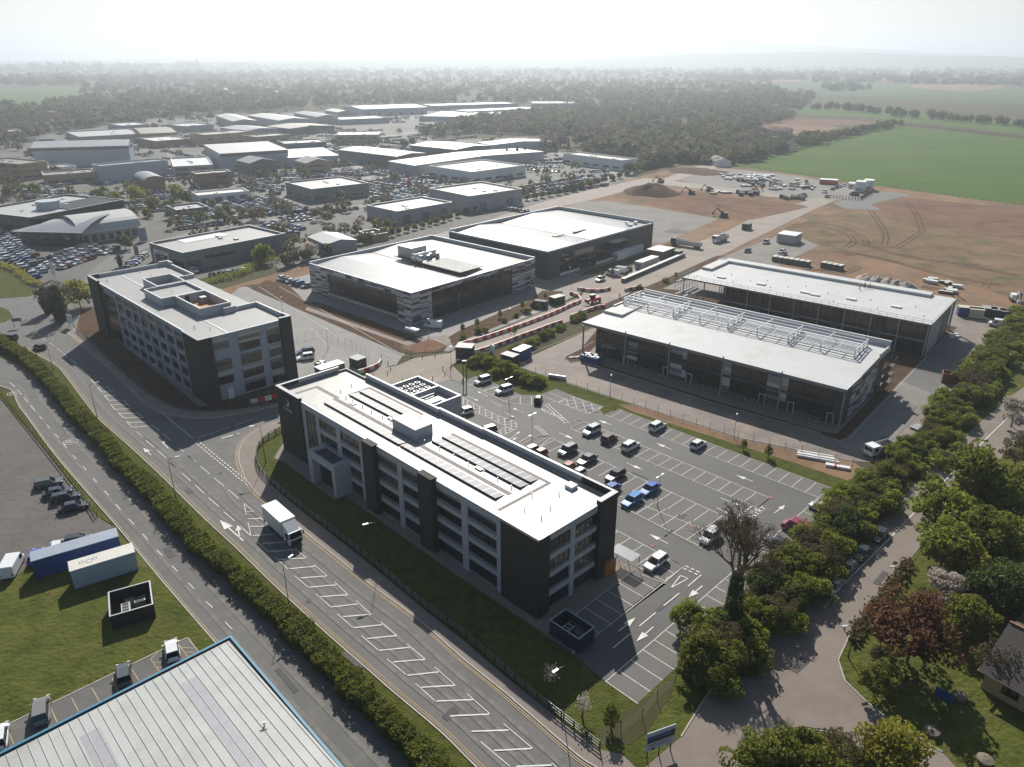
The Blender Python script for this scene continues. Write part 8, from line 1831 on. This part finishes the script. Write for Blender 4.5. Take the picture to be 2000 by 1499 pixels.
for x, y, s, k, l in ((517, 515, 1.0, 'mid0', 'rounded green tree before the grey showroom'), (606, 503, .95, 'midw', 'grey-white blossom tree beside the shallow-gabled unit'), (246, 488, .85, 'mid2', 'dark rounded tree on the curving road corner'), (347, 395, 1.2, 'midy', 'tall yellow-green tree beside the white workshop'), (268, 398, 1.2, 'midy', 'yellow-green tree right of the striped showroom roof'), (228, 400, .9, 'midy', 'smaller yellow-green tree before the striped showroom roof'), (175, 418, .9, 'mid0', 'green tree before the striped showroom roof'), (196, 408, .8, 'midy', 'pale tree before the middle of the striped roof'), (300, 410, .9, 'mid0', 'green tree left of the low dark store'), (365, 400, 1.0, 'mid2', 'dark tree beside the tall yellow-green one'), (128, 416, .8, 'mid1', 'bare-looking tree at the near edge of the striped roof'), (50, 440, .8, 'mid1', 'bare-looking tree before the vaulted showroom, left'),
        (390, 432, .5, 'conifer', 'small conical tree in the car lots, left'), (448, 426, .6, 'conifer', 'larger conical tree in the car lots'), (440, 438, .45, 'conifer', 'smallest conical tree in the car lots'), (512, 418, .5, 'mid0', 'round small tree in the middle lot'), (647, 422, .55, 'mid1', 'small tree by the corner showroom road'), (598, 415, .4, 'mid1', 'thin tree before the corner showroom'), (340, 418, .5, 'conifer', 'conical tree left of the low dark store'), (290, 425, .6, 'mid0', 'small tree above the vaulted workshop'), (700, 445, .7, 'midw', 'pale blossom tree in the hedge behind the workshop'), (825, 425, .7, 'midw', 'blossom tree at the end of the low grey workshop'), (918, 398, .5, 'mid2', 'tree at the corner of the cream-roofed workshop'), (960, 318, .9, 'conifer', 'dark conifer behind the white glazed showroom, left'), (990, 316, 1.1, 'conifer', 'dark conifer behind the white glazed showroom, middle'), (1010, 315, 1.2, 'conifer', 'tallest dark conifer behind the white glazed showroom'), (1025, 312, 1.0, 'conifer', 'dark conifer right of the tallest one'),
        (1060, 305, 1.0, 'mid2', 'dark tree in the row beyond the conifers'), (1085, 302, 1.1, 'conifer', 'dark conifer before the red-signed showroom'), (1110, 296, 1.0, 'conifer', 'second dark conifer before the red-signed showroom'), (655, 285, .9, 'mid0', 'tree at the edge of the slate unit'), (790, 290, 1.0, 'mid2', 'dark tree cluster left of the twin unit'), (805, 285, 1.0, 'mid0', 'tree beside the dark cluster'), (610, 262, 1.2, 'mid2', 'large round tree behind the tall pale-blue warehouse'), (330, 228, 1.3, 'conifer', 'dark tree alone among the northern units'), (325, 232, 1.3, 'mid2', 'broad dark tree alone among the northern units'), (40, 228, 1.1, 'mid2', 'dark tree at the left field edge'), (303, 258, 1.1, 'mid1', 'bare-looking tree between the northern works'), (110, 345, .9, 'mid1', 'bare-looking tree by the mossy works'), (30, 372, 1.0, 'mid1', 'bare-looking tree at the left below the brick office'), (70, 380, .9, 'mid0', 'green tree below the mossy works'), (250, 372, .6, 'mid0', 'small tree before the arched unit'), (560, 335, .7, 'mid1', 'small tree by the second pavilion'), (600, 332, .7, 'mid1', 'tree in front of the second pavilion'), (712, 318, .6, 'mid1', 'tree before the slate unit'),
        (1390, 322, .6, 'mid2', 'dark tree beside the white bungalow'), (1345, 312, 1.0, 'mid2', 'dark tree left of the white bungalow'), (1424, 318, .8, 'mid0', 'green tree right of the white bungalow'), (1446, 312, .9, 'mid0', 'green tree at the field corner'), (1490, 303, .9, 'mid1', 'budding tree on the field edge by the heath'), (1505, 300, .8, 'mid0', 'green tree on the field edge by the heath'), (1530, 292, .9, 'mid1', 'tree on the field edge right of the green one'), (1610, 276, .7, 'mid2', 'dark tree where the heath meets the field'), (1625, 273, .7, 'mid1', 'budding tree where the heath meets the field'), (1640, 268, .8, 'mid1', 'tree near the top corner of the crop field'), (1758, 248, 1.0, 'midy', 'lone pale tree at the top corner of the crop field')):
    tree(k, x, y, s, l)
for i in range(0):
    x0, y0 = RT.uniform(-20, 1010), RT.uniform(232, 425)
    if (y0 > 335 + 0.085 * x0 and x0 > 250) or not free(P(x0, y0), 2.0): continue
    zone = ('left', 'middle', 'right')[min(2, max(0, int(x0 / 337)))] + (' far part' if y0 < 290 else ' near part')
    tree(RT.choice(('mid0', 'mid1', 'mid2', 'mid1', 'conifer')), x0, y0, RT.uniform(.45, .95), 'small tree between units in the ' + zone + ' of the estate', group='small trees in the ' + zone + ' of the estate')
# rows of trees on field edges (individuals)
def tree_row(pts, step, s0, s1, label, group, keys=('mid0', 'mid1', 'mid2'), jit=4):
    w = [P(*p) for p in pts]
    for a, b in zip(w[:-1], w[1:]):
        n = max(1, int((b - a).length / step))
        for i in range(n):
            r = tree(RT.choice(keys), 0, 1000, RT.uniform(s0, s1), label, group=group); p = a.lerp(b, (i + RT.random()) / n); r.location = (p.x + RT.uniform(-jit, jit), p.y + RT.uniform(-jit, jit), -.3)
tree_row([(1425, 322), (1500, 303), (1620, 274), (1745, 247)], 9, .8, 1.25, 'hedgerow tree along the left edge of the crop field', 'hedgerow trees on the left edge of the crop field')
small_hedge([(1750, 246), (1860, 257), (2010, 275), (2100, 288)], 3.0, 1.5, 'leaf_dark', 'dark hedge along the far edge of the crop field', 14)
tree_row([(1560, 215), (1640, 214), (1760, 228), (1880, 238), (2010, 250)], 8, 1.0, 1.5, 'tall tree in the line across the far fields', 'tall trees in the line across the far fields', ('mid1', 'mid0'), 6)
# woods and suburb as mass: many small crowns of leaf clumps, one object each
def inpoly(x, y, poly):
    c = np.zeros(len(x), bool); n = len(poly)
    for i in range(n):
        x1, y1 = poly[i]; x2, y2 = poly[(i + 1) % n]
        c ^= ((y1 > y) != (y2 > y)) & (x < (x2 - x1) * (y - y1) / (y2 - y1 + 1e-12) + x1)
    return c
def PN(px, py):
    x = px - 1000; y = 749.5 - py; dy = FPX * math.cos(TH) + y * math.sin(TH); dz = -FPX * math.sin(TH) + y * math.cos(TH); t = CAMH / -dz; return x * t, dy * t
def wood(name, poly, n, leaf, r0, r1, per, label, seed, hscale=1.0, size=.9, filt=None, gaps=None):
    rng = np.random.default_rng(seed); P_ = np.array(poly); xs = rng.uniform(P_[:, 0].min(), P_[:, 0].max(), n * 4); ys = rng.uniform(P_[:, 1].min(), P_[:, 1].max(), n * 4); k = inpoly(xs, ys, poly); xs, ys = xs[k], ys[k]
    if filt is not None: k = filt(xs, ys); xs, ys = xs[k], ys[k]
    xs, ys = xs[:n], ys[:n]; n = len(xs)
    X, Y = PN(xs, ys); rr = rng.uniform(r0, r1, n)
    lo = np.array([noise.noise(Vector((a * .008, b * .008, seed))) for a, b in zip(X, Y)]); md = np.array([noise.noise(Vector((a * .03, b * .03, seed + 5))) for a, b in zip(X, Y)])
    if gaps is not None:
        k = (lo + .35 * md) > gaps; X, Y, rr, lo, md = X[k], Y[k], rr[k], lo[k], md[k]; n = len(X)
    rr = rr * (1 + .45 * np.clip(md, -.6, .8))
    d = rng.normal(size=(n, per, 3)); d /= np.linalg.norm(d, axis=2)[:, :, None]; d *= rng.uniform(.6, 1.05, (n, per))[:, :, None]
    d[:, :, 2] = np.abs(d[:, :, 2]) * 1.6 - .6
    c = d * (rr[:, None, None] * np.array([1, 1, .85 * hscale])); c[:, :, 0] += X[:, None]; c[:, :, 1] += Y[:, None]; c[:, :, 2] += (rr * 1.05 * hscale)[:, None]
    c = c.reshape(-1, 3); c[:, 2] = np.maximum(c[:, 2], .2)
    sz = np.repeat(rr, per) * size * .36
    V, F = quads(c, sz, rng); mats = [M[l] for l in leaf]; mi = np.repeat(np.clip(((md + rng.normal(0, .22, n)) * .8 + .5) * len(mats), 0, len(mats) - 1).astype(int), per)
    o = bpy.data.objects.new(name, np_mesh(name, V, F, mats, mi)); COL.objects.link(o); tag(o, label, 'woodland', kind='stuff')
LF = ('leaf_wood', 'leaf_wood2', 'leaf_wood', 'leaf_wood2', 'leaf_dark')
def filt(xs, ys):
    return np.array([free(P(a, b), 2.5) for a, b in zip(xs, ys)], bool)
wood('estate_trees', [(-40, 240), (350, 228), (700, 212), (960, 215), (860, 262), (1000, 268), (1100, 300), (1240, 330), (1000, 392), (880, 425), (700, 470), (560, 500), (480, 520), (300, 430), (130, 440), (-20, 420)], 300, LF, 1.5, 3.4, 46, 'small trees and shrubs planted between the estate units', 31, filt=filt)
wood('near_wood', [(820, 262), (1000, 225), (1120, 205), (1360, 205), (1500, 225), (1480, 250), (1420, 285), (1360, 318), (1250, 330), (1240, 310), (1120, 292), (1060, 296), (1060, 268), (880, 258), (860, 272)], 1500, LF, 3.2, 6.0, 60, 'budding spring woodland behind the dealerships', 1, gaps=-.38)
wood('scrub_wood', [(1130, 300), (1250, 300), (1400, 285), (1500, 262), (1500, 300), (1400, 325), (1330, 318), (1250, 332), (1246, 312)], 260, LF, 2.5, 4.5, 60, 'scrubby trees beside the bungalow', 2)
wood('left_wood', [(-300, 240), (60, 225), (350, 222), (420, 235), (240, 250), (60, 270), (40, 290), (-300, 330)], 420, LF, 3.2, 6.0, 55, 'trees at the left edge of the estate', 3)
wood('suburb_trees', [(-200, 226), (40, 218), (158, 195), (165, 168), (700, 150), (1100, 148), (1500, 165), (1560, 205), (1360, 205), (1120, 204), (700, 205), (480, 222), (300, 228), (100, 236), (-200, 245)], 3600, LF, 3.5, 7.5, 28, 'garden trees scattered through the far suburb', 4, size=1.2, gaps=-.22)
wood('field_wood', [(1360, 192), (1500, 178), (1600, 190), (1560, 215), (1400, 235), (1360, 215)], 420, LF, 3.5, 6.5, 36, 'wood between the far fields', 5)
wood('far_copse', [(1606, 172), (1660, 170), (1714, 174), (1712, 181), (1610, 180)], 50, ('leaf_dark',), 5, 8, 60, 'dark copse standing alone in the far fields', 17)
wood('field_hedge', [(1420, 320), (1500, 298), (1620, 270), (1740, 244), (1752, 249), (1630, 277), (1520, 304), (1430, 326)], 90, LF, 2.5, 4.5, 50, 'bushes of the hedgerow on the left edge of the crop field', 18)
wood('heath_scrub', [(1400, 300), (1500, 280), (1600, 262), (1600, 272), (1500, 296), (1410, 318)], 120, LF, 2, 4, 44, 'scrub between the bungalow and the heath', 19)
wood('field_wood', [(1350, 240), (1480, 228), (1560, 222), (1540, 236), (1430, 262), (1400, 276), (1360, 262)], 380, LF, 2.4, 4.5, 44, 'bushy edge of the heath', 15)
wood('far_trees', [(-900, 172), (-100, 160), (200, 140), (1000, 128), (2000, 130), (3000, 150), (3000, 172), (2000, 168), (1500, 160), (1100, 148), (700, 150), (165, 166), (-900, 185)], 5200, ('leaf_wood', 'leaf_wood', 'leaf_wood2'), 7, 15, 12, 'far belts of trees fading into haze', 6, hscale=.55, size=2.0, gaps=-.08)
wood('farthest_trees', [(-1500, 140), (1000, 117.5), (3500, 135), (3500, 150), (2000, 132), (1000, 129), (-1500, 165)], 5000, ('leaf_wood', 'leaf_dark', 'leaf_wood2'), 20, 45, 8, 'farthest belts of trees near the horizon', 7, hscale=.3, size=2.0, gaps=-.05)
RF = random.Random(91)
for i in range(26):
    y = RF.uniform(119, 162); x = RF.uniform(-100, 2100) if y < 148 else RF.choice((RF.uniform(-300, 120), RF.uniform(1500, 2200))); w = RF.uniform(40, 150); h_ = (y - 112) * RF.uniform(.08, .16)
    sheet('far_field', [(x, y), (x + w, y - h_ * .2), (x + w * .9, y + h_), (x - w * .15, y + h_ * .9)], M[RF.choice(('field', 'field2', 'field2', 'dirt'))], 4, z=0.5 + y * .01)
# suburb houses: individuals, too small to show parts
def house_data(L, D, h, roof, wall):
    m = MB(); m.box(-L / 2, L / 2, -D / 2, D / 2, 0, h, 0)
    m.add([(-L / 2 - .3, -D / 2 - .3, h), (L / 2 + .3, -D / 2 - .3, h), (L / 2 + .3, 0, h + 2.8), (-L / 2 - .3, 0, h + 2.8), (L / 2 + .3, D / 2 + .3, h), (-L / 2 - .3, D / 2 + .3, h)], [(0, 1, 2, 3), (3, 2, 4, 5), (0, 3, 5), (1, 4, 2)], 1); m.box(L * .2, L * .2 + .8, -.4, .4, h + 2, h + 3.6, 0)
    o = m.build('house', [M[wall], M[roof]]); d = o.data; bpy.data.objects.remove(o); return d
HD = [(house_data(9, 7, 5, 'tile_red', 'brickred'), 'red-brown roofed brick'), (house_data(14, 8, 5, 'tile_brown', 'cream'), 'brown-roofed cream'), (house_data(10, 8, 5.2, 'roof_grey', 'white'), 'grey-roofed white'), (house_data(22, 8, 5, 'tile_red', 'brickbuff'), 'long red-roofed buff')]
RH = random.Random(33); subs = [((170, 200), (460, 216), 'left suburb beyond the northern units'), ((460, 188), (760, 204), 'suburb beyond the middle of the estate'), ((170, 172), (520, 190), 'farther left suburb'), ((520, 165), (900, 186), 'farther middle suburb'), ((900, 160), (1350, 190), 'suburb beyond the wood'), ((60, 218), (330, 232), 'gardens nearest the left field'), ((1350, 262), (1560, 300), 'heath edge')]
for (a, b, d_), n in zip(subs, (60, 50, 45, 45, 40, 26, 4)):
    for i in range(n):
        k = RH.randrange(4); o = bpy.data.objects.new('house', HD[k][0]); COL.objects.link(o); o.location = P(RH.uniform(a[0], b[0]), RH.uniform(a[1], b[1])); o.rotation_euler = (0, 0, RH.choice((.3, 1.8, -.5, 1.0)) + RH.uniform(-.2, .2))
        tag(o, HD[k][1] + ' house in the ' + d_, 'house', HD[k][1] + ' houses in the ' + d_)
for x, y, L, D, h, l in ((728, 146, 60, 25, 9, 'bright white roofed hall far out in the suburb'), (1165, 122, 160, 60, 12, 'bright white roofed depot near the horizon'), (1690, 106 + 22, 200, 60, 12, 'tiny white roofed depot near the right horizon'), (945, 163, 50, 20, 8, 'small white roofed hall beyond the wood')):
    t = emp('far_hall', l, 'building', P(x, y), .1); part('wall', t, M['white'], (-L / 2, L / 2, -D / 2, D / 2, 0, h)); part('roof', t, M['roof_w'], (-L / 2 - .5, L / 2 + .5, -D / 2 - .5, D / 2 + .5, h, h + .8))
def mast(x, y, h, l):
    t = emp('radio_mast', l, 'mast', P(x, y)); m = MB()
    for k in range(3): a = 2 * PI * k / 3; m.cyl((1.5 * math.cos(a), 1.5 * math.sin(a), 0), (.3 * math.cos(a), .3 * math.sin(a), h), .35, .2, 5)
    m.build('lattice', M['dark_metal'], t); part('platform', t, M['dark_metal'], (-1.5, 1.5, -1.5, 1.5, h * .8, h * .84))
mast(117, 163, 42, 'tall lattice mast at the left above the fields'); mast(1163, 120, 90, 'slim mast near the horizon')
# ---------------------------------------------------------------- hills on the horizon
def hills():
    for (dist, prof, nm, dep) in ((9000, [(-9000, 20), (-5200, 40), (-3300, 70), (-2200, 60), (-1300, 95), (-300, 125), (400, 150), (900, 130), (1600, 150), (2300, 190), (2800, 205), (3300, 190), (4200, 150), (5200, 110), (6200, 85), (9000, 30)], 'hills', 3200), (6300, [(-8000, 10), (-3000, 25), (-500, 50), (500, 40), (1500, 75), (2600, 90), (3600, 70), (5000, 40), (8000, 10)], 'hills', 1400)):
        X = np.linspace(-9500, 9500, 120); hgt = np.interp(X, [p[0] for p in prof], [p[1] for p in prof]); m = MB(); ny = 10; vs = []
        for j in range(ny + 1):
            f = j / ny
            for i, x in enumerate(X): vs.append((x, dist + dep * f + 150 * math.sin(x * .0011), max(0, hgt[i] * 1.35 * math.sin(PI * f) * (1 + .08 * noise.noise(Vector((x * .002, f * 3, dist))))) - 1))
        n = len(X); m.add(vs, [(j * n + i, j * n + i + 1, (j + 1) * n + i + 1, (j + 1) * n + i) for j in range(ny) for i in range(n - 1)], 0, True); tag(m.build(nm, M['field2']), kind='structure')
hills()
# ---------------------------------------------------------------- haze
def haze(density):
    m = MB(); m.box(-15700, 15700, -300, 15700, -2, 320); o = m.build('haze', None)
    mt = bpy.data.materials.new('haze'); mt.use_nodes = True; n = mt.node_tree; n.nodes.clear(); v = n.nodes.new('ShaderNodeVolumePrincipled'); v.inputs['Color'].default_value = (.84, .92, 1, 1); v.inputs['Density'].default_value = density; v.inputs['Anisotropy'].default_value = 0.5
    ou = n.nodes.new('ShaderNodeOutputMaterial'); n.links.new(v.outputs[0], ou.inputs['Volume']); o.data.materials.clear(); o.data.materials.append(mt); tag(o, kind='stuff', label='pale haze lying over the whole landscape')
haze(0.00024)
